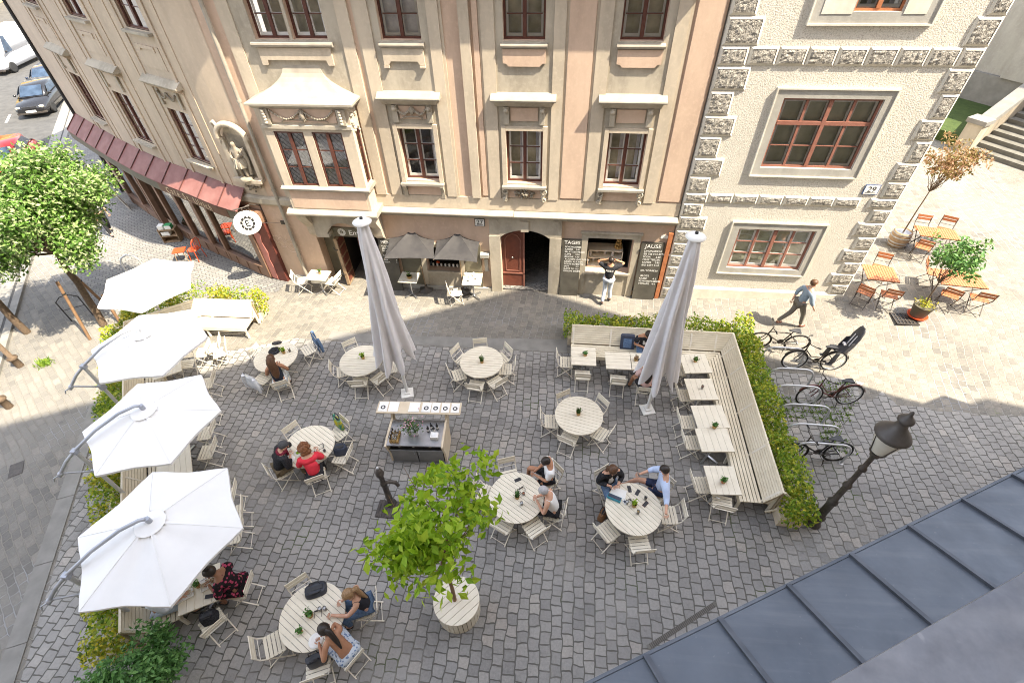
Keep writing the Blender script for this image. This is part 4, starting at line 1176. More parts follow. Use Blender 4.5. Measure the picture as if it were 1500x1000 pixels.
chalk_menu('menu_board', 'chalk menu board beside the charcoal parasols, half behind the folded parasol', -6.0, -5.42, .02, 1.98, W27, 'MENU', [('KUCHEN', '3'), ('QUICHE', '5'), ('SALAT', '6'), ('', ''), ('CAFE', '3'), ('', ''), ('BIER', '4'), ('SODA', '2')], tilt=.22)
def plate(label, Wm, s0, s1, z0, z1, num, d, white, dark):
    t = thing('house_number', label, 'number plate')
    mb = MB(); fbox(mb, Wm, s0, s1, z0, z1, d, d + .015); obj('plate_border', mb, dark, t)
    mb = MB(); fbox(mb, Wm, s0 + .02, s1 - .02, z0 + .02, z1 - .02, d + .015, d + .019); obj('plate_face', mb, white, t)
    text_mesh('numeral', num, (z1 - z0) * .78, M['black'], t, wall_text_matrix(Wm, (s0 + s1) / 2, z0 + (z1 - z0) * .30, d + .021), 'CENTER')
    mb = MB(); fbox(mb, Wm, s0 + .06, s1 - .06, z0 + .045, z0 + .06, d + .019, d + .021); obj('small_line', mb, M['black'], t)
plate('white house number plate 27 with dark border above the parasols', W27, -2.74, -2.42, 2.56, 2.83, '27', 0, M['paper'], M['black'])
plate('white house number plate 29 with blue border on the roughcast wall', W29, 7.98, 8.37, 4.06, 4.34, '29', .01, M['paper'], flat('blue_enamel', (.05, .09, .22), rough=.4))
t = thing('name_plate', 'small white enamel plate on the peach wall by the house corner', 'plate')
mb = MB(); fbox(mb, W27, 2.98, 3.24, 2.38, 2.5, .0, .012); obj('plate_face', mb, M['paper'], t)
# ================================================================ FURNITURE OF THE SQUARE
def lift(base, px, py):                                # point on the ray px,py standing above the ground point base
    d = ray(px, py); k = math.hypot(base.x, base.y) / math.hypot(d.x, d.y)
    return Vector((d.x * k, d.y * k, CAM_H + d.z * k))
# ---- folding chair (faces local +y, origin under the seat centre)
def make_chair(name, label, cat, group, wood, metal, slats=5, w=.42):
    t = thing(name, label, cat, group=group)
    mb = MB(); dp = .36; sw = dp / slats
    for k in range(slats): mb.box((0, -.17 + sw * (k + .5), .452 + .006 * math.cos(k * 1.2)), (w, sw - .014, .014))
    mb.bar((-w / 2 + .03, -.17, .44), (-w / 2 + .03, .19, .44), .02, .014); mb.bar((w / 2 - .03, -.17, .44), (w / 2 - .03, .19, .44), .02, .014)
    obj('seat', mb, wood, t)
    mb = MB()
    for z in (.80, .70): mb.box((0, -.262 - (z - .7) * .12, z), (w - .02, .014, .078), m=Matrix.Rotation(R(8), 3, 'X'))
    obj('backrest', mb, wood, t)
    for s in (-1, 1):
        x = s * (w / 2 - .012)
        mb = MB(); mb.bar((x, -.285, .84), (x, -.225, .56), .012, .024, (1, 0, 0)); mb.bar((x, -.226, .565), (x, .21, .012), .012, .024, (1, 0, 0))
        mb.ball((x, .21, .012), .014, 6, 4)
        obj('leg', mb, metal, t)
        mb = MB(); x = s * (w / 2 - .03)
        mb.bar((x, .19, .44), (x, -.25, .012), .012, .022, (1, 0, 0)); mb.ball((x, -.25, .012), .014, 6, 4)
        obj('leg', mb, metal, t)
    mb = MB(); mb.bar((-w / 2 + .03, -.225, .045), (w / 2 - .03, -.225, .045), .012, .012); obj('stretcher', mb, metal, t)
    mb = MB(); mb.bar((-w / 2 + .012, .185, .045), (w / 2 - .012, .185, .045), .012, .012); mb.bar((-w / 2 + .012, -.225, .565), (w / 2 - .012, -.225, .565), .01, .01); obj('stretcher', mb, metal, t)
    return t
G_CH = 'cream folding chairs of the cafe garden'
_proto = make_chair('folding_chair', 'x', 'chair', G_CH, M['creamwood'], M['creammetal'])
_used = [False]
def chair(loc, rz, label):
    if not _used[0]:
        _used[0] = True
        _proto.location = (loc[0], loc[1], gz(loc[0], loc[1])); _proto.rotation_euler = (0, 0, rz); _proto['label'] = label
        return _proto
    return copy_tree(_proto, label, (loc[0], loc[1], gz(loc[0], loc[1])), rz)
def facing(a, b):                                      # rotation that turns local +y from a towards b
    return math.atan2(-(b[0] - a[0]), b[1] - a[1])
# ---- round slatted tables
def round_top(r, sl, rz, thick=.028, z=.712):
    mb = MB(); n = int(round(2 * r / sl)); sl = 2 * r / n
    for k in range(n):
        y0 = -r + sl * k + .004; y1 = -r + sl * (k + 1) - .004
        pts = []
        for i in range(9):
            y = y0 + (y1 - y0) * i / 8; pts.append((math.sqrt(max(0, r * r - y * y)), y))
        poly = pts + [(-x, y) for x, y in reversed(pts)]
        mb.prism(poly, lambda u, v, w: Vector((u * math.cos(rz) - v * math.sin(rz), u * math.sin(rz) + v * math.cos(rz), w)), z, z + thick)
    return mb
TABLES = {}
def round_table(key, px, py, label, rz):
    c = at(px, py, .74); c.z = 0
    t = thing('round_table', label, 'table', c, 0, 'round slatted garden tables')
    obj('tabletop', round_top(.6, .095, rz), M['creamwood'], t)
    mb = MB()
    for a in (0, 1):
        q = rz + a * math.pi / 2
        mb.bar((-.5 * math.cos(q), -.5 * math.sin(q), .70 - .013 * a), (.5 * math.cos(q), .5 * math.sin(q), .70 - .013 * a), .05, .012)
    obj('frame', mb, M['creammetal'], t)
    for k in range(4):
        q = rz + math.pi / 4 + k * math.pi / 2; q2 = q + math.pi * .78
        mb = MB(); mb.bar((.40 * math.cos(q), .40 * math.sin(q), .69), (.38 * math.cos(q + 1.9), .38 * math.sin(q + 1.9), .01), .022, .012)
        obj('leg', mb, M['creammetal'], t)
    TABLES[key] = c
    return c
def chairs_round(key, lst, pre):
    c = TABLES[key]
    for kind, px, py, words in lst:
        if kind == 's': p = at(px, py, .45)
        else:
            b = at(px, py, .76); v = (c - b); v.z = 0; p = b + v.normalized() * .27
        p.z = 0
        chair(p, facing(p, c), words + ' ' + pre)
round_table('E1', 705.4, 529.5, 'round slatted table with a green grass pot midway between the two folded parasols', R(0))
round_table('E2', 848, 607.5, 'round slatted table right of the steel serving cabinet with nobody at it', R(-13))
round_table('E3', 756.5, 727.5, 'round slatted table where a man in white T-shirt and a grey haired woman sit', R(-32))
round_table('E4', 928, 744, 'round slatted table with a blue folder and phones, couple sitting behind it', R(-43))
round_table('E5', 457.5, 901, 'round slatted table with a black leather bag lying on it near the lower edge', R(-28))
round_table('E6', 453, 652.5, 'round slatted table of the woman in red and the man in black', R(-30))
round_table('E7', 529, 527.5, 'round slatted table left of the left folded parasol with a herb pot', R(2))
round_table('E8', 404, 522, 'round slatted table with a black hat on it, long haired woman sitting at it', R(38))
chairs_round('E1', [('b', 703, 499, 'far chair'), ('b', 666, 511, 'far left chair'), ('s', 672, 549, 'near left chair'), ('s', 697, 565, 'front chair'), ('s', 727, 560, 'front right chair'), ('s', 741, 541, 'right chair beside the right aisle'), ('b', 745, 509, 'far right chair')], 'at the round table between the two folded parasols')
chairs_round('E2', [('b', 825, 576, 'far left empty chair'), ('b', 884, 585, 'far right empty chair'), ('s', 879, 635, 'near right empty chair'), ('s', 833, 642, 'front empty chair'), ('s', 807, 617, 'left empty chair')], 'at the unoccupied round table right of the cabinet')
chairs_round('E3', [('b', 742, 673, 'far empty chair'), ('s', 712, 722, 'left empty chair among the leaves'), ('s', 737, 767, 'lower left chair half hidden by leaves'), ('s', 783, 773, 'front empty chair'), ('s', 810, 749, 'chair under the grey haired woman'), ('s', 803, 702, 'chair under the man in white T-shirt')], 'at the round table right of the green tree')
chairs_round('E4', [('s', 890, 711, 'chair under the woman in black jacket'), ('s', 963, 719, 'chair under the man in light blue shirt'), ('s', 980, 754, 'right chair held by the outstretched hand'), ('s', 937, 797, 'front empty chair'), ('s', 890, 778, 'front left empty chair')], 'at the round table with the blue folder')
chairs_round('E5', [('b', 434, 850, 'far empty chair'), ('s', 536, 889, 'chair under the woman in pink top'), ('s', 511, 957, 'chair under the bare backed woman'), ('s', 466, 974, 'chair with a black handbag on its seat'), ('s', 401, 943, 'left empty chair')], 'at the round table near the lower edge')
chairs_round('E6', [('b', 424, 625, 'far empty chair'), ('s', 496, 634, 'chair with a yellow green tote bag'), ('s', 501, 668, 'chair with a navy backpack on it'), ('s', 464, 697, 'chair under the woman in red'), ('s', 414, 689, 'chair under the man in black')], 'at the round table of the woman in red')
chairs_round('E7', [('b', 511, 501, 'far empty chair'), ('s', 502, 544, 'left empty chair'), ('s', 527, 560, 'front empty chair'), ('s', 556, 554, 'front right empty chair'), ('s', 575, 538, 'right chair behind the folded canvas')], 'at the round table left of the left folded parasol')
chairs_round('E8', [('b', 370, 511, 'far left empty chair'), ('s', 452, 512, 'chair with a blue denim jacket over it'), ('s', 413, 562, 'chair under the long haired woman'), ('s', 384, 555, 'near left chair with a white jacket')], 'at the round table with the black hat')

# ---- square pedestal tables along the benches
def square_table(corners, label, group, nslats=5, along='x', star=True, z=.74, name='square_table'):
    P = [at(x, y, z) for x, y in corners]
    c = (P[0] + P[1] + P[2] + P[3]) / 4; e = (P[1] - P[0]) + (P[2] - P[3]); e.z = 0
    f = (P[0] - P[3]) + (P[1] - P[2]); f.z = 0
    w = e.length / 2; d = f.length / 2
    rz = math.atan2(e.y, e.x)
    t = thing(name, label, 'table', (c.x, c.y, gz(c.x, c.y)), rz, group)
    mb = MB(); n = nslats
    if along == 'x':
        for k in range(n): mb.box((0, -d / 2 + d / n * (k + .5), z - .016), (w, d / n - .005, .03))
    else:
        for k in range(n): mb.box((-w / 2 + w / n * (k + .5), 0, z - .016), (w / n - .005, d, .03))
    obj('tabletop', mb, M['creamwood'], t)
    cols = [0] if w < 1.0 and d < 1.0 else ([-.32, .32])
    for q in cols:
        o = Vector((q if w >= d else 0, 0 if w >= d else q, 0))
        mb = MB(); mb.tube([o + Vector((0, 0, .05)), o + Vector((0, 0, .70))], .026, 10); mb.box(o + Vector((0, 0, z - .04)), (.3, .3, .012))
        obj('column', mb, M['steel'], t)
        mb = MB()
        for k in range(4):
            a = math.pi / 4 + k * math.pi / 2
            mb.bar(o + Vector((0, 0, .06)), o + Vector((.29 * math.cos(a), .29 * math.sin(a), .02)), .05, .03)
        obj('base', mb, M['steel'], t)
    return t
G_SQ = 'square slatted tables along the benches'
square_table([(837, 508), (872.8, 509.6), (872.8, 536), (837, 534)], 'square table at the left end of the right bench with a succulent pot', G_SQ)
square_table([(887, 515.5), (923.5, 517), (923.5, 541.5), (887, 540)], 'square table in front of the man with the laptop bag', G_SQ)
square_table([(924.5, 517), (961, 518.5), (961, 543), (924.5, 541.5)], 'square table half behind the right folded parasol with a small pot', G_SQ)
square_table([(997, 520), (1036, 519), (1039.5, 546.5), (1000, 547)], 'square table in the inner corner of the right bench with a bushy pot', G_SQ, along='y')
square_table([(1004.4, 554.6), (1044.6, 554), (1049.7, 585.2), (1008.8, 585)], 'square table second from the corner of the right bench, with a tiny brown bottle', G_SQ, along='y')
square_table([(1014, 593.7), (1060, 593), (1066.5, 626.2), (1019.8, 626.8)], 'upper one of two joined square tables by the right bench, blue green pot on it', G_SQ, along='y')
square_table([(1019.9, 627.3), (1066.6, 626.7), (1074, 661), (1026, 661)], 'lower one of two joined square tables by the right bench, nothing on it', G_SQ, along='y')
square_table([(1032.6, 682), (1075, 682), (1086.5, 725), (1039.5, 722.5)], 'square table by the lower end of the right bench with a round topped pot', G_SQ, along='y')
def free_chair(px, py, face_px, label):
    p = at(px, py, .45); q = at(face_px[0], face_px[1], .45); p.z = 0
    return chair(p, facing(p, q), label)
free_chair(829, 531, (900, 533), 'folding chair at the left end of the right bench, turned right')
free_chair(853, 550, (853, 500), 'folding chair in front of the table with the succulent pot')
free_chair(905, 557, (905, 500), 'folding chair in front of the table of the man with the laptop bag')
free_chair(944, 570, (944, 500), 'folding chair under the woman behind the right folded parasol')
free_chair(992, 543, (1100, 543), 'folding chair at the corner table of the right bench')
free_chair(1003, 579, (1100, 578), 'folding chair at the table with the tiny brown bottle')
free_chair(1006, 618, (1100, 617), 'folding chair at the upper one of the two joined tables')
free_chair(1013, 648, (1100, 646), 'folding chair at the lower one of the two joined tables')
free_chair(1027, 710, (1100, 708), 'folding chair facing the table at the lower bench end from the left')
free_chair(1058, 737, (1056, 650), 'folding chair at the lower bench end with its back to the street lamp')
# left bench side
ld = Vector((.5786, -.8156, 0)); ln_ = Vector((.8156, .5786, 0))
LB0 = Vector((-9.46, 4.604, 0))
def lb(t, q, z=0.0): return LB0 + ld * t + ln_ * q + Vector((0, 0, z))
for (a, b, lab) in ((-4.1, -3.4, 'square table under the uppermost bench parasol with a herb pot'), (-1.35, -.65, 'square table between the upper two arm parasols of the left bench, plant on it'), (-.62, .35, 'long table under the middle arm parasol'), (1.2, 1.9, 'square table hidden below the lower arm parasol'), ):
    t = thing('square_table', lab, 'table', lb((a + b) / 2, .98), math.atan2(ld.y, ld.x), G_SQ)
    mb = MB()
    for k in range(6): mb.box((0, -.36 + .12 * (k + .5), .724), (b - a, .115, .03))
    obj('tabletop', mb, M['creamwood'], t)
    mb = MB(); mb.tube([(0, 0, .05), (0, 0, .7)], .026, 10); obj('column', mb, M['steel'], t)
    mb = MB()
    for k in range(4):
        q = math.pi / 4 + k * math.pi / 2; mb.bar((0, 0, .06), (.29 * math.cos(q), .29 * math.sin(q), .02), .05, .03)
    obj('base', mb, M['steel'], t)
square_table([(258, 845), (319, 827), (325, 873), (265, 903)], 'square table of the woman in floral dress with food trays on it', G_SQ, along='y')
for px, py, fx, fy, lab in ((302.5, 634, 250, 640, 'upper one of two chairs between the middle and lower arm parasols'), (304, 662, 250, 668, 'lower one of two chairs between the middle and lower arm parasols'),
                            (300, 603, 250, 612, 'chair peeping out under the right tip of the middle arm parasol'), (333, 727, 270, 740, 'chair whose legs show right of the lower arm parasol, upper one'),
                            (343, 753, 290, 770, 'chair with angled back right of the lower arm parasol'), (342, 783, 290, 795, 'chair showing its seat below the right tip of the lower arm parasol'),
                            (353, 861, 300, 862, 'chair under the woman in floral dress'), (312, 911, 285, 870, 'chair with a furry black bag beside the floral dress'),
                            (304, 561, 250, 570, 'chair between the upper arm parasol and the middle one'), (273, 533, 262, 560, 'chair turned away beside the plant table of the upper arm parasol'),
                            (297, 516, 260, 520, 'first of the chairs pushed together before the sunlit bench end'), (313, 509, 280, 516, 'second of the chairs pushed together before the sunlit bench end'), (322, 516, 290, 525, 'outermost of the chairs pushed together before the sunlit bench end')):
    free_chair(px, py, (fx, fy), lab)

# ---- benches
def offset_path(path, q):
    out = []
    n = len(path)
    for i in range(n):
        p = Vector(path[i])
        ds = []
        if i > 0: ds.append((Vector(path[i]) - Vector(path[i - 1])).normalized())
        if i < n - 1: ds.append((Vector(path[i + 1]) - Vector(path[i])).normalized())
        ns = [Vector((d.y, -d.x)) for d in ds]
        if len(ns) == 1: m = ns[0] * q
        else:
            b = (ns[0] + ns[1]).normalized(); m = b * (q / max(.2, b.dot(ns[0])))
        out.append(Vector((p.x + m.x, p.y + m.y)))
    return out
def sweep(mb, path, prof):                             # prof: list of (q, z); quad strip along the path, capped
    cols = [offset_path(path, q) for q, z in prof]; n = len(path); k = len(prof)
    vs = []
    for i in range(n):
        for j, (q, z) in enumerate(prof): vs.append((cols[j][i].x, cols[j][i].y, z))
    fs = [tuple(range(k)), tuple((n - 1) * k + j for j in range(k - 1, -1, -1))]
    for i in range(n - 1):
        for j in range(k):
            l = (j + 1) % k; fs.append((i * k + j, i * k + l, (i + 1) * k + l, (i + 1) * k + j))
    return mb.add(vs, fs)
def slat(mb, path, q0, z0, q1, z1, th=.022):
    d = Vector((q1 - q0, z1 - z0)); L = d.length; nrm = Vector((-d.y, d.x)) / L * th
    sweep(mb, path, [(q0, z0), (q1, z1), (q1 - nrm.x, z1 - nrm.y), (q0 - nrm.x, z0 - nrm.y)])
def bench(label, path):
    t = thing('slatted_bench', label, 'bench')
    mb = MB()
    n = 8
    for k in range(n):
        a0 = k / n; a1 = (k + .86) / n
        def pf(a): return (.02 + .26 * a ** 1.15, .93 - .46 * a)
        (q0, z0), (q1, z1) = pf(a0), pf(a1)
        slat(mb, path, q0, z0, q1, z1)
    sweep(mb, path, [(-.02, .90), (.02, .90), (.02, .955), (-.02, .955)])
    obj('backrest', mb, M['benchwood'], t)
    mb = MB(); n = 6; w = (.76 - .285) / n
    for k in range(n): slat(mb, path, .285 + w * k + .017, .452, .285 + w * (k + 1), .452 + (0 if k < n - 1 else -.004))
    slat(mb, path, .762, .446, .775, .33)
    obj('seat', mb, M['benchwood'], t)
    mb = MB(); sweep(mb, path, [(-.035, .02), (-.02, .02), (-.02, .90), (-.035, .90)])
    sweep(mb, path, [(.0, .905), (.265, .435), (.235, .415), (-.02, .86)])
    obj('back_panel', mb, M['benchback'], t)
    # supports
    mb = MB()
    for i in range(len(path) - 1):
        a = Vector(path[i]); b = Vector(path[i + 1]); L = (b - a).length; m = max(1, int(L / 1.1)); d = (b - a) / L; nr = Vector((d.y, -d.x))
        for k in range(m + 1):
            p = a + d * max(.45 if i else .06, min(L - (.45 if i < len(path) - 2 else .06), L * k / m))
            def F(q, z, w): return Vector((p.x + nr.x * q + d.x * w, p.y + nr.y * q + d.y * w, z))
            prof = [(.70, .01), (.76, .01), (.755, .425), (.30, .425), (.045, .885), (.0, .885), (.0, .01), (.06, .01), (.06, .36), (.70, .36)]
            mb = MB(); mb.prism(prof, F, -.022, .022); obj('support', mb, M['creammetal'], t)
    # bowed end board
    mb = MB()
    for (p, q, sgn) in ((path[-1], path[-2], 1),):
        p = Vector(p); d = (p - Vector(q)).normalized(); nr = Vector((d.y, -d.x))
        pts = [(-.02 + .0, .955), (-.16, .80), (-.22, .60), (-.18, .38), (-.05, .18), (.10, .06)]
        for (a, b) in zip(pts, pts[1:]):
            pa = Vector((p.x + nr.x * a[0], p.y + nr.y * a[0], a[1])); pb = Vector((p.x + nr.x * b[0], p.y + nr.y * b[0], b[1]))
            mb.bar(pa, pb, .05, .03, (d.x, d.y, 0))
    obj('bowed_end', mb, M['benchwood'], t)
    return t
BP_R = [(.44, 10.72), (5.02, 10.74), (5.04, 5.78)]
bench('L-shaped cream slatted bench on the right below the hedge', BP_R)
e1, e2 = at(235, 455, .93), at(288, 438, .93)
dd = (e2 - e1); dd.z = 0; dd.normalize()
den = ld.x * dd.y - ld.y * dd.x
tt = ((e1 - LB0).x * dd.y - (e1 - LB0).y * dd.x) / den
corner = LB0 + ld * tt
end_b = at(179, 925, .93); tb = (end_b - LB0).dot(ld)
e3 = at(367, 441, .93)
BP_L = [tuple((LB0 + ld * tb)[:2]), tuple(corner[:2]), tuple(e2[:2]), tuple(e3[:2])]
bench('long cream slatted bench on the left under the white arm parasols', BP_L)

# ---- hedges in their planters
def leaf(mb, p, nrm, size, asp=.55):
    x = nrm.cross(Vector((random.uniform(-1, 1), random.uniform(-1, 1), random.uniform(-1, 1))))
    if x.length < 1e-3: x = Vector((1, 0, 0))
    x.normalize(); y = nrm.cross(x)
    a = size * random.uniform(.7, 1.25); b = a * asp
    k = nrm * (a * .12)
    mb.add([p - x * a, p - y * b + k, p + x * a, p + y * b + k], [(0, 1, 2, 3)])
def rnd_dir(up=.4):
    v = Vector((random.gauss(0, 1), random.gauss(0, 1), random.gauss(0, 1) + up))
    return v.normalized() if v.length > 1e-6 else Vector((0, 0, 1))
def hedge(name, label, path, q0, q1, z0, z1, mats, dens=900, planter=True):
    t = thing(name, label, 'hedge')
    if planter:
        mb = MB(); sweep(mb, path, [(q0 + .05, .01), (q1, .01), (q1, z0 - .1), (q0 + .05, z0 - .1)])
        obj('planter', mb, M['ply'], t)
    segs = []
    for a, b in zip(path, path[1:]): segs.append((Vector(a), Vector(b)))
    for mi, (mat, share) in enumerate(mats):
        mb = MB()
        for a, b in segs:
            L = (b - a).length; d = (b - a) / L; nr = Vector((d.y, -d.x)); N = int(L * dens * share)
            for _ in range(N):
                u = random.random() * (L + .3) - .15; v = random.random(); w = random.random() ** .8
                px_ = a + d * u; nz = mnoise.noise(Vector((px_.x * 1.9, px_.y * 1.9, 1.3 * mi)))
                top = z1 + .30 * mnoise.noise(Vector((px_.x * 1.7, px_.y * 1.7, 5))) + .20 * mnoise.noise(Vector((px_.x * 5, px_.y * 5, 9)))
                if mi and nz < .02: continue
                bul = .13 * math.sin(math.pi * min(1, w * 1.15)) + .05 * mnoise.noise(Vector((px_.x * 3, px_.y * 3, w * 3)))
                q = (q0 - bul) + (q1 - q0 + bul * 1.1) * v
                z = z0 - .22 + (top - z0 + .22) * w
                p = Vector((px_.x + nr.x * q, px_.y + nr.y * q, z))
                leaf(mb, p, rnd_dir(.7), .043, .62)
        obj('foliage', mb, M[mat], t, recalc=False)
    return t
hedge('planter_hedge', 'yellow green hedge behind the back of the right bench', [(.35, 10.74), (5.0, 10.76)], -.62, -.04, .42, 1.02, [('hedge', .75), ('hedgegold', .35)], 1500)
hedge('planter_hedge', 'yellow green hedge along the outer side of the right bench by the bicycles', [(5.06, 11.3), (5.06, 5.5)], -.62, -.06, .42, 1.05, [('hedge', .85), ('hedgegold', .18)], 1500)
def sub(path, f0, f1):
    a = Vector(path[0]); b = Vector(path[1]); return [tuple(a.lerp(b, f0)), tuple(a.lerp(b, f1))]
Ltot = (Vector(BP_L[1]) - Vector(BP_L[0])).length
hedge('planter_hedge', 'green and golden hedge behind the long left bench, parasol masts in it', [BP_L[0], BP_L[1]], -.62, -.06, .42, .98, [('hedge', .55), ('hedgegold', .75)], 1200)
hedge('planter_hedge', 'golden hedge behind the slanted corner of the left bench', [tuple((Vector(BP_L[1]) + Vector((-.1, .1)))[:2]), (BP_L[2][0] - .12, BP_L[2][1])], -.58, -.06, .42, 1.02, [('hedge', .5), ('hedgegold', .9)], 1500)
hedge('planter_hedge', 'bright yellow sunlit hedge behind the short end of the left bench', [(BP_L[2][0] + .05, BP_L[2][1]), BP_L[3]], -.55, -.06, .42, 1.05, [('hedge', .3), ('hedgegold', 1.1)], 1500)

# ---- arm parasols
def arm_parasol(c, ang, label, arm=True, mast_at=None, r=1.34, zr=2.6, zh=2.98, tilt=0.0):
    t = thing('arm_parasol', label, 'parasol', (c[0], c[1], 0), 0, 'white arm parasols over the left bench')
    mb = MB(); NA, NR = 36, 8; vs = []
    for i in range(NR + 1):
        f = i / NR
        for k in range(NA):
            a = 2 * math.pi * k / NA
            seg = (a % (math.pi / 3)) - math.pi / 6
            rr = r * math.cos(math.pi / 6) / math.cos(seg)
            rr *= 1 - .045 * math.cos(seg * 3) ** 2 * f
            sag = .06 * math.cos(seg * 3) ** 2 * math.sin(math.pi * min(1, f)) 
            z = zh - (zh - zr) * (f ** 1.15) - sag + tilt * f * math.cos(a)
            b = a + ang
            vs.append((rr * f * math.cos(b), rr * f * math.sin(b), z))
    fs = []
    for i in range(NR):
        for k in range(NA):
            l = (k + 1) % NA
            if i == 0: fs.append((k, NA + l, NA + k)) if False else fs.append((0, NA + k, NA + l))
            else: fs.append((i * NA + k, i * NA + l, (i + 1) * NA + l, (i + 1) * NA + k))
    mb.add(vs, fs, True)
    b0 = len(mb.v) - NA
    lo = [(x, y, z - .05) for x, y, z in vs[-NA:]]
    mb.add(vs[-NA:] + lo, [(k, (k + 1) % NA, NA + (k + 1) % NA, NA + k) for k in range(NA)])
    cn = obj('canopy', mb, M['canvas'], t, recalc=False)
    mb = MB(); vs2 = []
    for i in range(3):
        for k in range(24):
            a = 2 * math.pi * k / 24; rr = (0.02, .14, .24)[i]; vs2.append((rr * math.cos(a), rr * math.sin(a), zh + .022 - rr * .27))
    mb.add(vs2, [(i * 24 + k, i * 24 + (k + 1) % 24, (i + 1) * 24 + (k + 1) % 24, (i + 1) * 24 + k) for i in range(2) for k in range(24)], True)
    obj('vent_cap', mb, M['canvas'], cn, recalc=False)
    mb = MB()
    for k in range(6):
        a = ang + k * math.pi / 3
        mb.bar((.05 * math.cos(a), .05 * math.sin(a), zh - .04), ((r - .05) * math.cos(a), (r - .05) * math.sin(a), zr - .02), .02, .025)
    obj('rib', mb, M['greypole'], t)
    mb = MB()
    for k in range(6):
        a = ang + k * math.pi / 3 + .0; pts = []
        for i in range(9):
            f = .1 + .88 * i / 8; pts.append((r * f * math.cos(a), r * f * math.sin(a), zh - (zh - zr) * f ** 1.15 + .003))
        for p_, q_ in zip(pts, pts[1:]): mb.bar(p_, q_, .018, .006)
    obj('seam', mb, M['seam'], cn)
    dv = Vector((-.8156, -.5786, 0))
    def Q(u, z): return dv * u + Vector((0, 0, z))
    if arm:
        mb = MB(); mb.tube([Q(-.02, zh - .05), Q(-.02, zh + .12)], .045, 10); obj('hub', mb, M['greypole'], t)
        pts = [Q(.0, zh + .12), Q(.08, zh + .15), Q(.37, 3.09), Q(.88, 2.88), Q(1.38, 2.58), Q(1.64, 2.38), Q(1.86, 2.15), Q(1.93, 2.05)]
        mb = MB(); mb.tube(pts, .033, 10); obj('arm', mb, M['greypole'], t)
        mb = MB(); mb.tube([Q(1.40, .02), Q(1.40, 2.52)], .038, 12); obj('mast', mb, M['galv'], t)
        mb = MB(); mb.tube([Q(1.86, 2.12), Q(1.42, 1.84)], .02, 8); mb.box(Q(1.40, 1.84), (.11, .11, .16)); obj('strut', mb, M['greypole'], t)
        mb = MB(); mb.ball(Q(1.88, 2.12), .055, 8, 6); mb.tube([Q(1.9, 2.1), Q(2.03, 2.06), Q(2.07, 1.98)], .014, 6); mb.box(Q(1.40, 2.55), (.1, .1, .1)); obj('crank', mb, M['greypole'], t)
        mb = MB(); mb.box(Q(1.40, .05), (.5, .5, .1), math.atan2(dv.y, dv.x)); obj('base', mb, M['galv'], t)
    else:
        p = Vector((mast_at[0] - c[0], mast_at[1] - c[1], 0))
        mb = MB(); mb.tube([p + Vector((0, 0, .02)), p + Vector((0, 0, 2.2)), p * .85 + Vector((0, 0, 2.42)), p * .4 + Vector((0, 0, zh - .25)), Vector((0, 0, zh - .12))], .035, 10); obj('mast', mb, M['galv'], t)
        mb = MB(); mb.box(p + Vector((0, 0, .05)), (.5, .5, .1)); obj('base', mb, M['galv'], t)
    return t
arm_parasol((-11.27, 9.61), R(-3), 'white parasol uppermost on the left, no arm showing on top', arm=False, mast_at=at(235, 456, .9), r=1.28)
arm_parasol((-9.71, 7.40), R(15), 'white arm parasol half over the sunlit left bench, second from the top', r=1.33)
arm_parasol((-8.20, 5.25), R(17), 'white arm parasol wholly in shade, directly above the lowest one')
arm_parasol((-6.57, 3.04), R(9), 'large white arm parasol lowest on the left beside the floral dress', r=1.40)

# ---- folded parasols
def folded_parasol(base, top_z, label, seed, lean=0.0):
    rnd = random.Random(seed)
    t = thing('folded_parasol', label, 'parasol', (base.x, base.y, 0), 0, 'tall folded grey parasols')
    mb = MB(); mb.box((0, 0, .02), (.34, .34, .035), .3); mb.box((0, 0, .06), (.16, .16, .06), .3)
    obj('base_plate', mb, M['paper'], t)
    mb = MB(); mb.tube([(0, 0, .04), (0, 0, top_z - .1)], .045, 12); obj('pole', mb, M['paper'], t)
    mb = MB(); NA, NR = 96, 26; vs = []
    ph = [rnd.uniform(-.25, .25) for _ in range(9)]
    hem = [rnd.uniform(-.35, .35) for _ in range(9)]
    for i in range(NR + 1):
        f = i / NR
        for k in range(NA):
            a = 2 * math.pi * k / NA
            lobe = a / (2 * math.pi) * 8; j = int(lobe) % 8; fr = lobe - int(lobe)
            hb = 1.55 + (hem[j] * (1 - fr) + hem[(j + 1) % 8] * fr) + .55 * (2 * abs(fr - .5)) ** 1.5 - .2
            z = top_z - .12 + (hb - top_z + .12) * f
            R0 = .10 + .235 * f ** .75 + .10 * f ** 3
            pl = math.cos((fr - .5) * 2 * math.pi + ph[j] * 2 * f)
            rr = R0 * (1 + (.34 * f ** .5) * pl) + .02 * math.sin(5 * a + 9 * f + seed)
            tw = .35 * f + ph[j] * f * .6
            off = .09 * f * f
            vs.append((rr * math.cos(a + tw) + off * math.cos(seed), rr * math.sin(a + tw) + off * math.sin(seed), z))
    fs = []
    for i in range(NR):
        for k in range(NA):
            l = (k + 1) % NA; fs.append((i * NA + k, i * NA + l, (i + 1) * NA + l, (i + 1) * NA + k))
    mb.add(vs, fs, True)
    obj('folded_canvas', mb, M['greycanvas'], t, recalc=False)
    mb = MB(); mb.lathe([(.001, top_z + .02), (.10, top_z + .012), (.20, top_z - .05), (.19, top_z - .07), (.05, top_z - .07)], 24)
    obj('cap', mb, M['paper'], t)
    mb = MB(); mb.lathe([(.035, top_z + .012), (.035, top_z + .05), (.02, top_z + .06), (.001, top_z + .06)], 10); obj('finial', mb, M['black'], t)
    return t
pl_ = at(597, 576); folded_parasol(pl_, 5.55, 'tall folded pale grey parasol left of the steel serving cabinet', 3)
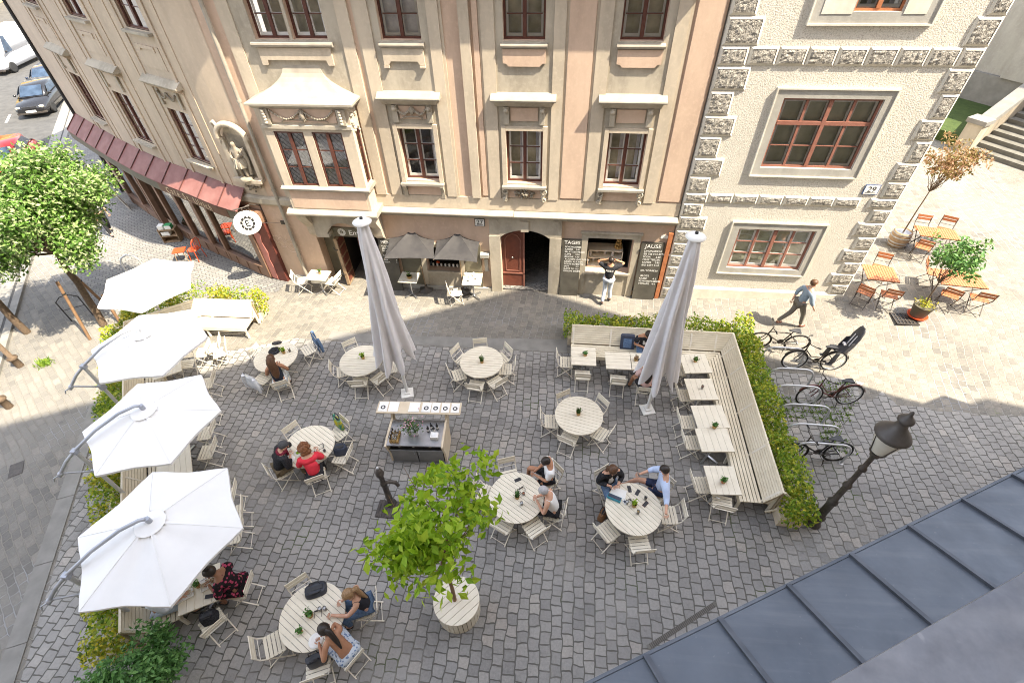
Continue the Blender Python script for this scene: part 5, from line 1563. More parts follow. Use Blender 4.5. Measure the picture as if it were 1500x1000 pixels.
pr_ = at(948, 600); folded_parasol(pr_, 5.5, 'tall folded pale grey parasol before the right bench', 8)
# ---- charcoal square parasols at the bar
def square_parasol(corners, peak, base_px, label, zc=1.98, zp=2.28):
    P = [at(x, y, zc) for x, y in corners]; pk = at(peak[0], peak[1], zp)
    b = gat(*base_px)
    t = thing('square_parasol', label, 'parasol', (0, 0, 0), 0, 'charcoal parasols at the bar window')
    mb = MB(); N = 7
    c = (P[0] + P[1] + P[2] + P[3]) / 4
    for k in range(4):
        a, d = P[k], P[(k + 1) % 4]; vs = []
        for i in range(N + 1):
            f = i / N
            for j in range(N + 1):
                g = j / N
                e = a.lerp(d, g); e = e + (c - e) * .06 * math.sin(math.pi * g)
                p = pk.lerp(e, f); p.z -= .07 * math.sin(math.pi * f) * math.sin(math.pi * g)
                vs.append(p)
        fs = [(i * (N + 1) + j, i * (N + 1) + j + 1, (i + 1) * (N + 1) + j + 1, (i + 1) * (N + 1) + j) for i in range(N) for j in range(N)]
        mb.add(vs, fs, True)
    obj('canopy', mb, M['darkcanvas'], t, recalc=False)
    mb = MB(); mb.tube([b + Vector((0, 0, .03)), pk + Vector((0, 0, .06))], .02, 8); obj('pole', mb, M['oldwood'], t)
    mb = MB(); mb.lathe([(.24, 0), (.24, .05), (.05, .08), (.05, .2)], 18, b); obj('base', mb, M['iron'], t)
    mb = MB()
    for p in P: mb.bar(pk - Vector((0, 0, .03)), p - Vector((0, 0, .02)), .014, .018)
    obj('rib', mb, M['oldwood'], t)
    mb = MB(); mb.ball(pk + Vector((0, 0, .08)), .03, 8, 6); obj('finial', mb, M['paper'], t)
square_parasol([(571, 340), (639, 340), (636, 379), (562.5, 379)], (603, 334), (625, 424), 'left one of two charcoal square parasols at the bar window')
square_parasol([(640, 342), (705.5, 345.5), (699, 384), (634.5, 380)], (670, 338), (678, 428), 'right one of two charcoal square parasols at the bar window')
# small tables by the wall
G_SM = 'small tables before the house wall'
square_table([(456, 395), (485, 397), (476, 411), (446, 409)], 'small bright table beside the entrance with the wooden door', G_SM, z=.72)
square_table([(590.5, 399.5), (617, 401), (610, 416), (582, 414)], 'small grey table with a dried plant under the left charcoal parasol', G_SM, z=.74)
square_table([(681, 402), (708, 402.5), (704, 420), (676, 419.5)], 'small bright table with glasses under the right charcoal parasol', G_SM, z=.74)
for px, py, fx, fy, lab in ((443, 411, 470, 407, 'cream chair left of the small bright table by the entrance'), (488, 412, 460, 407, 'cream chair right of the small bright table by the entrance'), (668, 428, 690, 424, 'cream chair seen edge-on left of the table with glasses')):
    p = gat(px, py, .45); q = gat(fx, fy, .45); chair(p, facing(p, q), lab)

# ---- serving cabinet
c0, c1 = at(577.7, 675.7), at(653, 677.7)
cd = (c1 - c0); cw = cd.length; cd.normalize(); cb = Vector((-cd.y, cd.x, 0))
def cab(u, v, z): return c0 + cd * u + cb * v + Vector((0, 0, z))
sc = thing('serving_cabinet', 'steel serving cabinet with plywood sides in the middle of the square', 'cabinet')
cf = lambda u, v, w: cab(w, u, v)
for u in (-.05, cw):
    mb = MB(); mb.prism([(0, .02), (0, .40), (-.14, .88), (.1, .92), (.66, .92), (.78, 1.15), (.92, 1.15), (.72, .5), (.68, .02)], cf, u, u + .05); obj('side_panel', mb, M['ply'], sc)
def cbox(mb, u0, u1, v0, v1, z0, z1): mb.prism([(v0, z0), (v1, z0), (v1, z1), (v0, z1)], cf, u0, u1)
mb = MB(); cbox(mb, 0, cw, -.11, .64, .865, .90); obj('worktop', mb, M['steel'], sc)
mb = MB(); cbox(mb, 0, cw, .6, .64, .04, .86); cbox(mb, 0, cw, .02, .6, .56, .58); cbox(mb, 0, cw, .05, .6, .04, .07); obj('carcass', mb, flat('dark_steel', (.10, .095, .09), rough=.4, metal=.6), sc)
for k in (0, 1):
    mb = MB(); cbox(mb, .015 + k * cw / 2, cw / 2 - .008 + k * (cw / 2 - .01), -.02, .0, .08, .56); d_ = obj('door', mb, flat('brushed_door_steel', (.24, .235, .225), (.30, .295, .285), 3, .35, metal=.7), sc)
    mb = MB(); mb.bar(cab(cw / 2 + (-.06 if k == 0 else .06), -.035, .42), cab(cw / 2 + (-.06 if k == 0 else .06), -.035, .54), .012, .012); obj('handle', mb, M['steel'], d_)
mb = MB(); cbox(mb, 0, cw, -.05, -.02, .58, .61); cbox(mb, -.03, cw + .03, -.01, .0, .0, .05); obj('rail', mb, M['steel'], sc)
mb = MB(); cbox(mb, -.37, cw + .40, .62, .98, 1.15, 1.18)
obj('top_shelf', mb, M['ply'], sc)
for u, wd, lab in ((-.33, .22, 'white menu card at the left end of the cabinet shelf'), (-.08, .24, 'blank white menu card second on the cabinet shelf'), (.42, .26, 'white menu card behind the flowers on the cabinet shelf'), (.74, .22, 'white menu card with round dark emblem on the cabinet shelf'), (.98, .2, 'plain white card right of the round emblem card'), (1.22, .2, 'white menu card with round emblem on the wooden tray'), (1.46, .2, 'white menu card at the right end of the cabinet shelf')):
    t = thing('menu_card', lab, 'menu card', (0, 0, 0), 0, 'menu cards laid out on the cabinet shelf')
    mb = MB(); cbox(mb, u, u + wd, .66, .95, 1.181, 1.195); obj('paper', mb, M['paper'], t)
    if 'emblem' in lab or 'end' in lab:
        mb = MB(); ce = cab(u + wd / 2, .78, 1.198)
        for k in range(10): mb.box(ce + Vector((.045 * math.cos(k * .628), .045 * math.sin(k * .628), 0)), (.028, .028, .002), k * .628)
        obj('emblem', mb, M['black'], t)
def pot(p, label, h=.10, r=.055, mat='potclay', plant='bushy', pm='herb', ph=.12, name='herb_pot', seed=None):
    t = thing(name, label, 'potted plant', p)
    mb = MB(); mb.lathe([(r * .78, 0), (r, h), (r * 1.04, h), (r * .9, h), (r * .88, h - .015)], 14); obj('pot', mb, M[mat], t)
    mb = MB(); mb.lathe([(.001, h - .012), (r * .9, h - .012)], 12); obj('soil', mb, M['soil'], t)
    mb = MB()
    if plant == 'grass':
        for _ in range(46):
            a = random.uniform(0, 6.28); q = random.random() * r * .8; b = Vector((q * math.cos(a), q * math.sin(a), h - .015))
            tip = b + Vector((random.gauss(0, .035), random.gauss(0, .035), ph * random.uniform(.7, 1.3)))
            mb.bar(b, tip, .012, .004)
    elif plant == 'cactus':
        for _ in range(22): leaf(mb, Vector((random.gauss(0, r * .4), random.gauss(0, r * .4), h + random.random() * ph)), rnd_dir(.2), .04, .35)
    else:
        for _ in range(70): leaf(mb, Vector((random.gauss(0, r * .55), random.gauss(0, r * .55), h + random.random() * ph)), rnd_dir(.6), .026, .6)
    obj('leaves', mb, M[pm], t, recalc=False)
    return t
def tpot(px, py, label, **k): return pot(at(px, py, .742), label, **k)
tpot(706, 531, 'grass pot on the round table between the folded parasols', plant='grass')
tpot(847, 607, 'grass pot on the unoccupied round table', plant='grass')
tpot(757.5, 729, 'spiky herb pot on the round table of the man in white', plant='grass', pm='shrub')
tpot(928.5, 741, 'leafy herb pot among the phones on the round table with the blue folder', ph=.14, pm='bright')
tpot(455, 901, 'bushy dark herb pot on the round table near the lower edge', pm='shrub', ph=.12, r=.065)
tpot(451, 658, 'bright herb pot on the round table of the woman in red', pm='bright')
tpot(532, 525, 'herb pot on the round table left of the left folded parasol', pm='bright')
tpot(416, 517, 'bright green pot on the round table with the black hat', pm='bright')
tpot(857, 521, 'succulent pot on the table at the left end of the right bench', pm='shrub', ph=.06)
tpot(931, 528, 'small brown leaved pot on the table half behind the parasol', pm='copper', ph=.06)
tpot(1018, 530, 'bushy pot on the corner table of the right bench', ph=.08)
tpot(1046, 626, 'blue green succulent pot on the joined tables', pm='shrub', ph=.06, mat='potclay', r=.06)
tpot(1059, 706, 'round topped pot on the table at the lower bench end', pm='shrub', ph=.08, mat='terracotta')
tpot(291, 858, 'leafy pot between the trays of the woman in floral dress', pm='shrub', ph=.12)
t_ = lb(-1.0, .98); pot(Vector((t_.x, t_.y, .742)), 'dark herb pot on the table between the upper arm parasols', pm='shrub')
t_ = lb(-3.75, .98); pot(Vector((t_.x, t_.y, .742)), 'herb pot on the table under the uppermost bench parasol')
tpot(441, 925, 'small second clay pot beside the plate on the table near the lower edge', pm='shrub', ph=.03, r=.045)
p = gat(600, 407, .742); pot(p, 'dried silver plant on the small grey table by the bar', pm='herb', ph=.22, r=.09, plant='cactus')
p = gat(469, 401, .722); pot(p, 'tiny pot on the small bright table by the entrance', ph=.08, r=.04, plant='grass')
# things standing on the cabinet
for k, (u, v) in enumerate([(.10 + .075 * i, -.02 + .08 * j) for j in range(4) for i in range(3)]):
    tt = thing('cutlery_jar', 'wooden box of cutlery at the left front of the steel cabinet, bundle %s' % (['of forks', 'of knives', 'of spoons'][k % 3]) if False else 'bundle of cutlery in a small wooden box at the left front of the steel worktop', 'cutlery', cab(u, v, .902), 0, 'cutlery bundles on the worktop')
    mb = MB(); mb.box((0, 0, .045), (.062, .062, .09), math.atan2(cd.y, cd.x)); obj('box', mb, M['potclay'], tt)
    mb = MB()
    for _ in range(5):
        a = Vector((random.uniform(-.02, .02), random.uniform(-.02, .02), .07)); b = a + Vector((random.gauss(0, .012), random.gauss(0, .012), .13)); mb.bar(a, b, .012, .006)
        mb.ball(b, .012, 5, 4)
    obj('cutlery', mb, M['steel'] if k % 3 else M['black'], tt)
for (u, v, lab) in ((.50, .22, 'flower vase at the left of the bouquet on the steel worktop'), (.68, .20, 'larger flower vase with green bouquet in the middle of the steel worktop')):
    tt = thing('flower_vase', lab, 'vase', cab(u, v, .902))
    mb = MB(); mb.lathe([(.035, 0), (.05, .06), (.04, .14), (.048, .16)], 12); obj('vase', mb, M['curtain'], tt)
    mb = MB()
    for _ in range(26):
        b = Vector((random.gauss(0, .10), random.gauss(0, .10), random.uniform(.25, .48))); mb.tube([(0, 0, .1), b], .004, 4)
    obj('stems', mb, M['herb'], tt)
    mb = MB()
    for _ in range(130): leaf(mb, Vector((random.gauss(0, .09), random.gauss(0, .09), random.uniform(.18, .45))), rnd_dir(.3), .026, .5)
    obj('leaves', mb, M['herb'], tt, recalc=False)
    mb = MB()
    for _ in range(14): mb.ball((random.gauss(0, .11), random.gauss(0, .11), random.uniform(.34, .5)), .016, 6, 4)
    obj('blossoms', mb, flat('pink_blossom', (.62, .22, .30), (.75, .55, .6), 9), tt)
for i in range(4):
    tt = thing('glass_bottle', ['dark bottle nearest the front on the right of the worktop', 'dark bottle behind the white box on the worktop', 'dark bottle beside the plywood side on the worktop', 'dark bottle at the back of the worktop'][i], 'bottle', cab(.94 + .07 * i, .30 + .08 * (i % 2), .902), 0, 'bottles on the steel worktop')
    mb = MB(); mb.lathe([(.032, 0), (.033, .14), (.012, .19), (.012, .24)], 10); obj('glass', mb, M['black'], tt)
    mb = MB(); mb.lathe([(.034, .04), (.034, .11)], 10); obj('bottle_label', mb, M['paper'], tt)
tt = thing('white_box', 'white box of napkins at the right of the steel worktop', 'box', cab(1.12, .14, .902), math.atan2(cd.y, cd.x))
mb = MB(); mb.box((0, 0, .05), (.18, .16, .1)); obj('box', mb, M['paper'], tt)
mb = MB(); mb.box((0, 0, .106), (.12, .1, .012)); obj('napkins', mb, M['canvas'], tt)
for u, m_ in ((.22, 'paper'), (.56, 'orangered'), (.98, 'ply')):
    tt = thing('storage_jar', {'paper': 'small pale jar under the worktop on the left', 'orangered': 'white jar with red lid under the worktop', 'ply': 'beige tub under the worktop on the right'}[m_], 'jar', cab(u, .10, .582))
    mb = MB(); mb.lathe([(.05, 0), (.055, .13)], 12); obj('jar', mb, M['paper'] if m_ != 'ply' else M['ply'], tt)
    mb = MB(); mb.lathe([(.057, .13), (.057, .155), (.001, .157)], 12); obj('lid', mb, M[m_], tt)

# ---- street lamps
def lamp(base, label, hgt=4.0):
    t = thing('street_lamp', label, 'street lamp', base, 0, 'black cast iron street lamps')
    mb = MB()
    mb.lathe([(.15, 0), (.15, .05), (.11, .10), (.10, .30), (.125, .33), (.125, .38), (.085, .44), (.08, .95), (.10, .98), (.10, 1.04), (.062, 1.1), (.058, 1.62), (.085, 1.65), (.085, 1.70), (.05, 1.78), (.046, 2.25), (.075, 2.28), (.075, 2.33), (.045, 2.38), (.042, 2.72), (.085, 2.76), (.085, 2.82), (.05, 2.86)], 16)
    obj('post', mb, M['iron'], t)
    mb = MB(); mb.lathe([(.05, 2.84), (.14, 2.88), (.15, 2.93)], 16); mb.lathe([(.09, 2.93), (.10, 3.02), (.09, 3.10), (.04, 3.13)], 14)
    for k in range(4):
        a = k * math.pi / 2; mb.bar((.15 * math.cos(a), .15 * math.sin(a), 2.92), (.262 * math.cos(a), .262 * math.sin(a), 3.41), .014, .014)
    obj('lantern_frame', mb, M['iron'], t)
    mb = MB(); mb.lathe([(.142, 2.935), (.262, 3.405)], 24); obj('lantern_glass', mb, flat('milky_lantern_glass', (.52, .50, .44), (.60, .58, .52), 3, .2), t)
    mb = MB(); mb.lathe([(.285, 3.40), (.295, 3.42), (.26, 3.48), (.18, 3.57), (.11, 3.66), (.085, 3.76), (.085, 3.80), (.125, 3.82), (.13, 3.85), (.10, 3.90), (.06, 3.93), (.05, 3.96), (.03, 3.98), (.035, 4.01), (.02, 4.06), (.001, 4.08)], 24)
    mb.lathe([(.285, 3.40), (.001, 3.42)], 24)
    obj('lantern_hood', mb, flat('grey_weathered_hood', (.075, .068, .062), (.10, .09, .085), 5, .5, metal=.3), t)
    return t
lamp(at(1191, 766), 'black street lamp with conical hood on the right beside the bench end')
wb = at(574, 738); wt = lift(wb, 551, 686).z; pk_ = .72
wp = thing('water_pump', 'dark cast iron water pump with ball finial behind the bright green tree', 'pump', wb)
mb = MB(); mb.lathe([(.12, 0), (.12, .05), (.075, .08), (.062, wt * .55), (.075, wt * .57), (.075, wt * .61), (.055, wt * .64), (.055, wt * .80), (.09, wt * .83), (.092, wt * .87), (.065, wt * .94), (.03, wt * .97), (.001, wt * .975)], 16); obj('column', mb, M['iron'], wp)
mb = MB(); mb.ball((0, 0, wt), .035, 10, 8); obj('finial', mb, M['steel'], wp)
mb = MB(); mb.tube([(.04, 0, wt * .62), (.14, .02, wt * .64), (.27, .03, wt * .62), (.31, .03, wt * .54)], [.04, .045, .045, .04], 10); obj('spout', mb, M['iron'], wp)
mb = MB(); mb.box((-.05, -.14, .02), (.5, .42, .03))
for k in range(6): mb.box((-.25 + .08 * k, -.14, .04), (.03, .40, .02))
obj('drain_grate', mb, M['iron'], wp)

# ---- bicycle hoops and bicycles
for i, (y, x0, x1) in enumerate([(10.35, 5.85, 6.95), (9.62, 5.85, 6.98), (9.05, 5.82, 7.0), (8.43, 5.80, 7.02), (7.82, 5.80, 7.05), (7.28, 5.85, 7.12)]):
    t = tag(bpy.data.objects.new('bike_rack', None), ['galvanised cycle hoop uppermost beside the child seat bicycle', 'galvanised cycle hoop second from the top', 'galvanised cycle hoop right above the red brown bicycle', 'galvanised cycle hoop below the red brown bicycle', 'galvanised cycle hoop above the black bicycle', 'galvanised cycle hoop behind the black bicycle, lowest'][i], 'cycle hoop', 'galvanised cycle hoops by the hedge')
    COL.objects.link(t); t.location = (x0, y, gz(x0, y))
    L = x1 - x0; pts = [(0, 0, 0), (0, 0, .48)]
    for k in range(1, 5): a = math.pi - k * math.pi / 10; pts.append((.28 + .28 * math.cos(a), 0, .48 + .28 * math.sin(a)))
    pts.append((.28, 0, .76)); pts.append((L - .28, 0, .76))
    for k in range(1, 6): a = math.pi / 2 - k * math.pi / 10; pts.append((L - .28 + .28 * math.cos(a), 0, .48 + .28 * math.sin(a)))
    pts.append((L, 0, 0))
    mb = MB(); mb.tube(pts, .026, 10); obj('hoop', mb, M['galv'], t)
    mb = MB()
    for x in (0, L): mb.lathe([(.06, 0), (.06, .012), (.03, .014)], 12, (x, 0, 0))
    obj('foot_plate', mb, M['galv'], t)
def bicycle(rear, front, label, fmat, child=False, step=False, lean=.06):
    r_, f_ = rear, front; d = f_ - r_; wb = 1.06; rz = math.atan2(d.y, d.x)
    t = thing('bicycle', label, 'bicycle', (r_.x, r_.y, gz(r_.x, r_.y)), rz)
    t.rotation_euler = (lean, 0, rz)
    RW = .335
    for x in (0, wb):
        mb = MB(); mb.tube([(x + RW * math.cos(k * math.pi / 16), 0, RW + RW * math.sin(k * math.pi / 16)) for k in range(32)], .02, 8, closed=True); w = obj('wheel', mb, M['rubber'], t)
        mb = MB(); mb.tube([(x + (RW - .03) * math.cos(k * math.pi / 16), 0, RW + (RW - .03) * math.sin(k * math.pi / 16)) for k in range(32)], .011, 6, closed=True); obj('rim', mb, M['iron'] if not step else M['galv'], w)
        mb = MB()
        for k in range(16):
            a = k * math.pi / 8; mb.tube([(x + .02 * math.cos(a + .5), .015 * (-1) ** k, RW + .02 * math.sin(a + .5)), (x + (RW - .03) * math.cos(a), 0, RW + (RW - .03) * math.sin(a))], .0022, 4)
        mb.tube([(x, -.05, RW), (x, .05, RW)], .022, 8); obj('spokes', mb, M['galv'], w)
    bb = (.44, 0, .28); st = (.30, 0, .72); ht = (.88, 0, .78); hb = (.915, 0, .62)
    mb = MB()
    if step: mb.tube([hb, (.72, 0, .42), bb], .02, 8); mb.tube([(.88, 0, .72), (.66, 0, .47), (.38, 0, .46)], .016, 8)
    else: mb.tube([hb, bb], .02, 8); mb.tube([(ht[0], 0, .75), st], .018, 8)
    mb.tube([bb, st], .018, 8); mb.tube([hb, ht], .02, 8)
    for s in (-1, 1): mb.tube([(bb[0], .02 * s, bb[2]), (0, .06 * s, RW)], .011, 6); mb.tube([(st[0], .015 * s, st[2] - .06), (0, .06 * s, RW)], .010, 6)
    obj('frame', mb, fmat, t)
    mb = MB()
    for s in (-1, 1): mb.tube([(hb[0], .03 * s, hb[2]), (.95, .05 * s, .5), (wb, .055 * s, RW)], .013, 6)
    obj('fork', mb, fmat, t)
    mb = MB(); mb.tube([ht, (.86, 0, .98)], .014, 8)
    mb.tube([(.70, -.29, 1.0), (.80, -.26, 1.02), (.90, -.12, 1.0), (.90, .12, 1.0), (.80, .26, 1.02), (.70, .29, 1.0)] if step else [(.84, -.30, 1.0), (.90, -.1, .99), (.90, .1, .99), (.84, .30, 1.0)], .012, 8)
    hbar = obj('handlebar', mb, M['iron'], t)
    mb = MB()
    for s in (-1, 1): mb.tube([(.70 if step else .86, .29 * s, 1.0), (.78 if step else .845, .26 * s if step else .20 * s, 1.02 if step else .997)], .018, 8)
    obj('grip', mb, M['rubber'], hbar)
    mb = MB(); mb.tube([st, (.275, 0, .84)], .013, 8)
    vs = []; 
    mb.add([(.10, -.09, .86), (.10, .09, .86), (.24, .07, .875), (.42, .018, .86), (.42, -.018, .86), (.24, -.07, .875), (.12, -.08, .82), (.12, .08, .82), (.24, .05, .83), (.40, .012, .83), (.40, -.012, .83), (.24, -.05, .83)],
           [(0, 1, 2, 3, 4, 5), (11, 10, 9, 8, 7, 6), (0, 6, 7, 1), (1, 7, 8, 2), (2, 8, 9, 3), (3, 9, 10, 4), (4, 10, 11, 5), (5, 11, 6, 0)])
    obj('saddle', mb, M['black'], t)
    mb = MB(); mb.lathe([(.09, -.006), (.09, .006)], 20, (bb[0], -.05, bb[2]), False, Matrix.Rotation(R(90), 3, 'X'))
    mb.bar((bb[0], -.07, bb[2]), (bb[0] + .1, -.07, bb[2] - .14), .02, .012, (0, 1, 0)); mb.bar((bb[0], .07, bb[2]), (bb[0] - .1, .07, bb[2] + .14), .02, .012, (0, 1, 0))
    mb.box((bb[0] + .1, -.12, bb[2] - .14), (.09, .08, .02)); mb.box((bb[0] - .1, .12, bb[2] + .14), (.09, .08, .02))
    mb.bar((bb[0], -.05, bb[2] + .085), (0, -.06, RW + .03), .006, .012); mb.bar((bb[0], -.05, bb[2] - .085), (0, -.06, RW - .03), .006, .012)
    obj('crankset', mb, M['iron'], t)
    mb = MB(); mb.tube([(.30, .06, .30), (.34, .16, .02)], .009, 6); obj('kickstand', mb, M['iron'], t)
    mb = MB()
    for x, a0, a1 in ((0, .35, 2.9), (wb, .5, 2.2)):
        for i in range(10):
            a = a0 + (a1 - a0) * i / 10; b = a0 + (a1 - a0) * (i + 1) / 10
            mb.bar((x + .375 * math.cos(a), 0, RW + .375 * math.sin(a)), (x + .375 * math.cos(b), 0, RW + .375 * math.sin(b)), .05, .006, (0, 0, 1))
    if step or child: obj('mudguard', mb, fmat, t)
    if child:
        cs = thing('child_seat', 'dark child seat mounted on the back of the uppermost bicycle', 'child seat') if False else None
        mb = MB(); vs = []; prof = [(.22, .80, .10), (.05, .76, .14), (-.08, .80, .16), (-.16, 1.0, .17), (-.22, 1.25, .17), (-.27, 1.45, .13), (-.29, 1.55, .07)]
        for x, z, w in prof: vs += [(x, -w, z + .03), (x, -w * .5, z), (x, w * .5, z), (x, w, z + .03), (x - .035, w, z - .01), (x - .035, -w, z - .01)]
        fs = [tuple(range(6)), tuple((len(prof) - 1) * 6 + k for k in range(5, -1, -1))]
        for i in range(len(prof) - 1):
            for k in range(6): fs.append((i * 6 + k, i * 6 + (k + 1) % 6, (i + 1) * 6 + (k + 1) % 6, (i + 1) * 6 + k))
        mb.add(vs, fs, True)
        for s in (-1, 1):
            mb.prism([(.0, .80), (-.14, .86), (-.20, 1.12), (-.10, 1.1)], lambda u, v, w: Vector((u, w, v)), s * .165 - .012, s * .165 + .012)
            mb.prism([(.08, .78), (.18, .78), (.26, .42), (.18, .38), (.12, .45)], lambda u, v, w: Vector((u, w, v)), s * .19 - .015, s * .19 + .015)
            mb.box((.24, s * .19, .40), (.16, .08, .03))
        cs = obj('child_seat', mb, flat('charcoal_plastic', (.05, .05, .055), (.08, .08, .085), 6, .5), t)
        mb = MB(); mb.bar((-.13, -.05, .95), (-.21, -.05, 1.3), .03, .01, (1, 0, 0)); mb.bar((-.13, .05, .95), (-.21, .05, 1.3), .03, .01, (1, 0, 0)); mb.box((-.03, 0, .98), (.06, .12, .04)); obj('harness', mb, M['curtain'], cs)
        mb = MB(); mb.bar((.2, -.07, .72), (-.25, -.07, .70), .012, .012); mb.bar((.2, .07, .72), (-.25, .07, .70), .012, .012); mb.bar((-.2, -.07, .70), (0, -.06, .36), .01, .01); mb.bar((-.2, .07, .70), (0, .06, .36), .01, .01); obj('rack', mb, M['iron'], t)
    return t
bicycle(gat(1214, 541), gat(1142, 540), 'dark bicycle with a charcoal child seat, uppermost at the hoops', M['iron'], child=True, step=True)
bicycle(gat(1237, 591), gat(1170, 592), 'red brown bicycle with a black saddle between two hoops', flat('maroon_bicycle_paint', (.10, .03, .025), rough=.4), step=True, lean=.10)
bicycle(gat(1219, 674), gat(1156, 674), 'black bicycle at the lowest hoop next to the street lamp', M['black'])
bicycle(Vector((6.95, 10.95, 0)), Vector((5.95, 10.98, 0)), 'old black bicycle nearest the hedge corner behind the child seat bicycle', M['iron'], lean=-.12)
# ================================================================ TREES AND PLANTS
def branch_path(a, b, wob, n=5):
    a = Vector(a); b = Vector(b); pts = []
    for i in range(n + 1):
        f = i / n; p = a.lerp(b, f)
        if 0 < i < n: p += Vector((random.gauss(0, wob), random.gauss(0, wob), random.gauss(0, wob * .5)))
        pts.append(p)
    return pts
def tree(name, label, base, cc, rad, nl, lsize, lmat, trunk_r, asp=.5, clumps=40, droop=.0, keep=None, trunk_mat='bark', split=None, spread=.16):
    t = thing(name, label, 'tree', base)
    c = cc - base
    rx, ry, rz_ = rad
    fork = c * (split if split else .62); fork.z = c.z - rz_ * .75 if split is None else fork.z
    mb = MB(); tp = branch_path((0, 0, 0), fork, trunk_r * .25, 5)
    mb.tube(tp, trunk_r * 1.15, 10, trunk_r * .75)
    tr = obj('trunk', mb, M[trunk_mat], t)
    mb = MB(); cl = []; lobes = []
    for k in range(13): v = rnd_dir(.1); e = random.uniform(.45, .78); lobes.append(Vector((v.x * rx * e, v.y * ry * e, v.z * rz_ * e)))
    for k in range(clumps):
        v = rnd_dir(.1); rr = .46 * random.random() ** .5
        q = c + lobes[k % 13] + Vector((v.x * rx * rr, v.y * ry * rr, v.z * rz_ * rr))
        cl.append(q)
        if k < clumps * .6:
            mb.tube(branch_path(fork, q, .05 * rx, 4), trunk_r * .42, 6, trunk_r * .08)
    obj('limbs', mb, M[trunk_mat], t)
    mats = [lmat] if isinstance(lmat, str) else lmat
    for mi, mname in enumerate(mats):
        mb = MB()
        for k in range(nl // len(mats)):
            q = random.choice(cl); s = spread * (rx + ry + rz_) / 3 * 1.6
            v = rnd_dir(0); p = q + v * s * random.random() ** .5
            if keep and not keep(base + p): continue
            nrm = (rnd_dir(.9) + (p - c).normalized() * .35 - Vector((0, 0, droop))).normalized()
            leaf(mb, p, nrm, lsize, asp)
        obj('crown', mb, M[mname], t, recalc=False)
    return t
# planter tree in the middle
pc = at(668.5, 878.5, .56); pc.z = 0
t = thing('wooden_planter', 'round cream slatted wooden planter carrying the bright green tree', 'planter', pc)
mb = MB(); n = 30
for k in range(n):
    a = 2 * math.pi * k / n; w = 2 * math.pi * .42 / n * .88
    mb.box((.42 * math.cos(a), .42 * math.sin(a), .27), (.02, w, .53), a)
obj('stave', mb, M['creamwood'], t)
mb = MB(); mb.lathe([(.40, .02), (.40, .50), (.001, .50)], 30); obj('liner', mb, M['soil'], t)
obj('lid', round_top(.445, .13, R(47), .024, .537), M['creamwood'], t)
tb_ = at(666, 878, .56); tb_ = Vector((tb_.x, tb_.y, .5))
ccx = lift(tb_, 630, 758)
CLEAR = [((lift(wb, px_, py_) - Vector((0, 0, CAM_H))).normalized(), r_) for px_, py_, r_ in ((566, 706, .042), (600, 655, .055), (640, 650, .04), (575, 668, .04))]
def clear_of_lamp(p):
    v = p - Vector((0, 0, CAM_H))
    return all((v - d_ * v.dot(d_)).length > r_ * v.length for d_, r_ in CLEAR)
tree('leafy_tree', 'bright green young tree growing out of the round wooden planter', tb_, ccx, (1.12, 1.0, .68), 1900, .076, 'bright', .035, .55, 74, keep=clear_of_lamp, droop=.35, split=.58, spread=.19, trunk_mat='stake')
# big pale tree on the left with its stakes
tb2 = at(152, 476); cc2 = lift(tb2, 50, 312)
tree('street_tree', 'big sunlit tree with pale flowering crown on the left edge', tb2, cc2, (2.0, 2.0, 1.65), 50000, .06, ['lime', 'lime'], .10, .5, 140, spread=.17)
for (b, tp, lab) in (((132, 497), (94, 431), 'wooden stake at the lower left of the big tree trunk'), ((176, 472), (155, 440), 'wooden stake right of the big tree trunk by the white parasol'), ((148, 440), (118, 412), 'wooden stake behind the big tree trunk')):
    a = at(*b); d = lift(a, *tp)
    top = a + (d - a) * 1.25
    t = thing('tree_stake', lab, 'tree stake', a, 0, 'stakes around the big tree')
    mb = MB(); mb.tube([(0, 0, 0), top - a], .045, 8); obj('pole', mb, M['stake'], t)
    mb = MB(); mb.lathe([(.055, 0), (.055, .04)], 8, (top - a) * .8); obj('strap', mb, M['rubber'], t)
a = at(160, 478)
for (b, lab, h) in (((40, 487), 'dark bare trunk at the left edge in the shade of the big tree', 4.2),):
    q = at(*b); t = thing('tree', lab, 'tree', q); mb = MB(); mb.tube(branch_path((0, 0, 0), (.1, .05, h), .04, 6), .11, 10, .07); obj('trunk', mb, M['bark'], t)
    mb = MB()
    for k in range(6): mb.tube(branch_path((.1, .05, h * .95), (random.gauss(0, .9), random.gauss(0, .9), h + random.uniform(.5, 1.4)), .1, 4), .04, 6, .01)
    obj('limbs', mb, M['bark'], t)
    mb = MB()
    for k in range(2600): leaf(mb, Vector((random.gauss(-.6, .55), random.gauss(.1, .55), h + 1.0 + random.gauss(0, .4))), rnd_dir(.8), .07, .5)
    obj('crown', mb, M['lime'], t, recalc=False)
for (b, lab) in (((30, 536), 'brown street post with a collar at the left edge, upper one'), ((14, 596), 'brown street post cut by the left edge, lower one')):
    q = at(*b); t = thing('street_post', lab, 'post', q, 0, 'brown posts along the left kerb')
    mb = MB(); mb.lathe([(.10, 0), (.095, .30), (.13, .33), (.13, .38), (.07, .42), (.06, 3.2), (.001, 3.22)], 14); obj('shaft', mb, M['bark'], t)
    mb = MB(); mb.lathe([(.135, .33), (.14, .355), (.135, .38)], 14); obj('collar', mb, M['bark'], t)
t = thing('metal_railing', 'thin dark rail hoop under the big tree', 'railing')
q = at(105, 470)
mb = MB(); mb.tube([q, q + Vector((0, 0, .8)), q + Vector((.15, .1, .95)), q + Vector((.35, .25, .95)), q + Vector((.5, .35, .8)), q + Vector((.5, .35, 0))], .018, 8); obj('hoop', mb, M['black'], t)
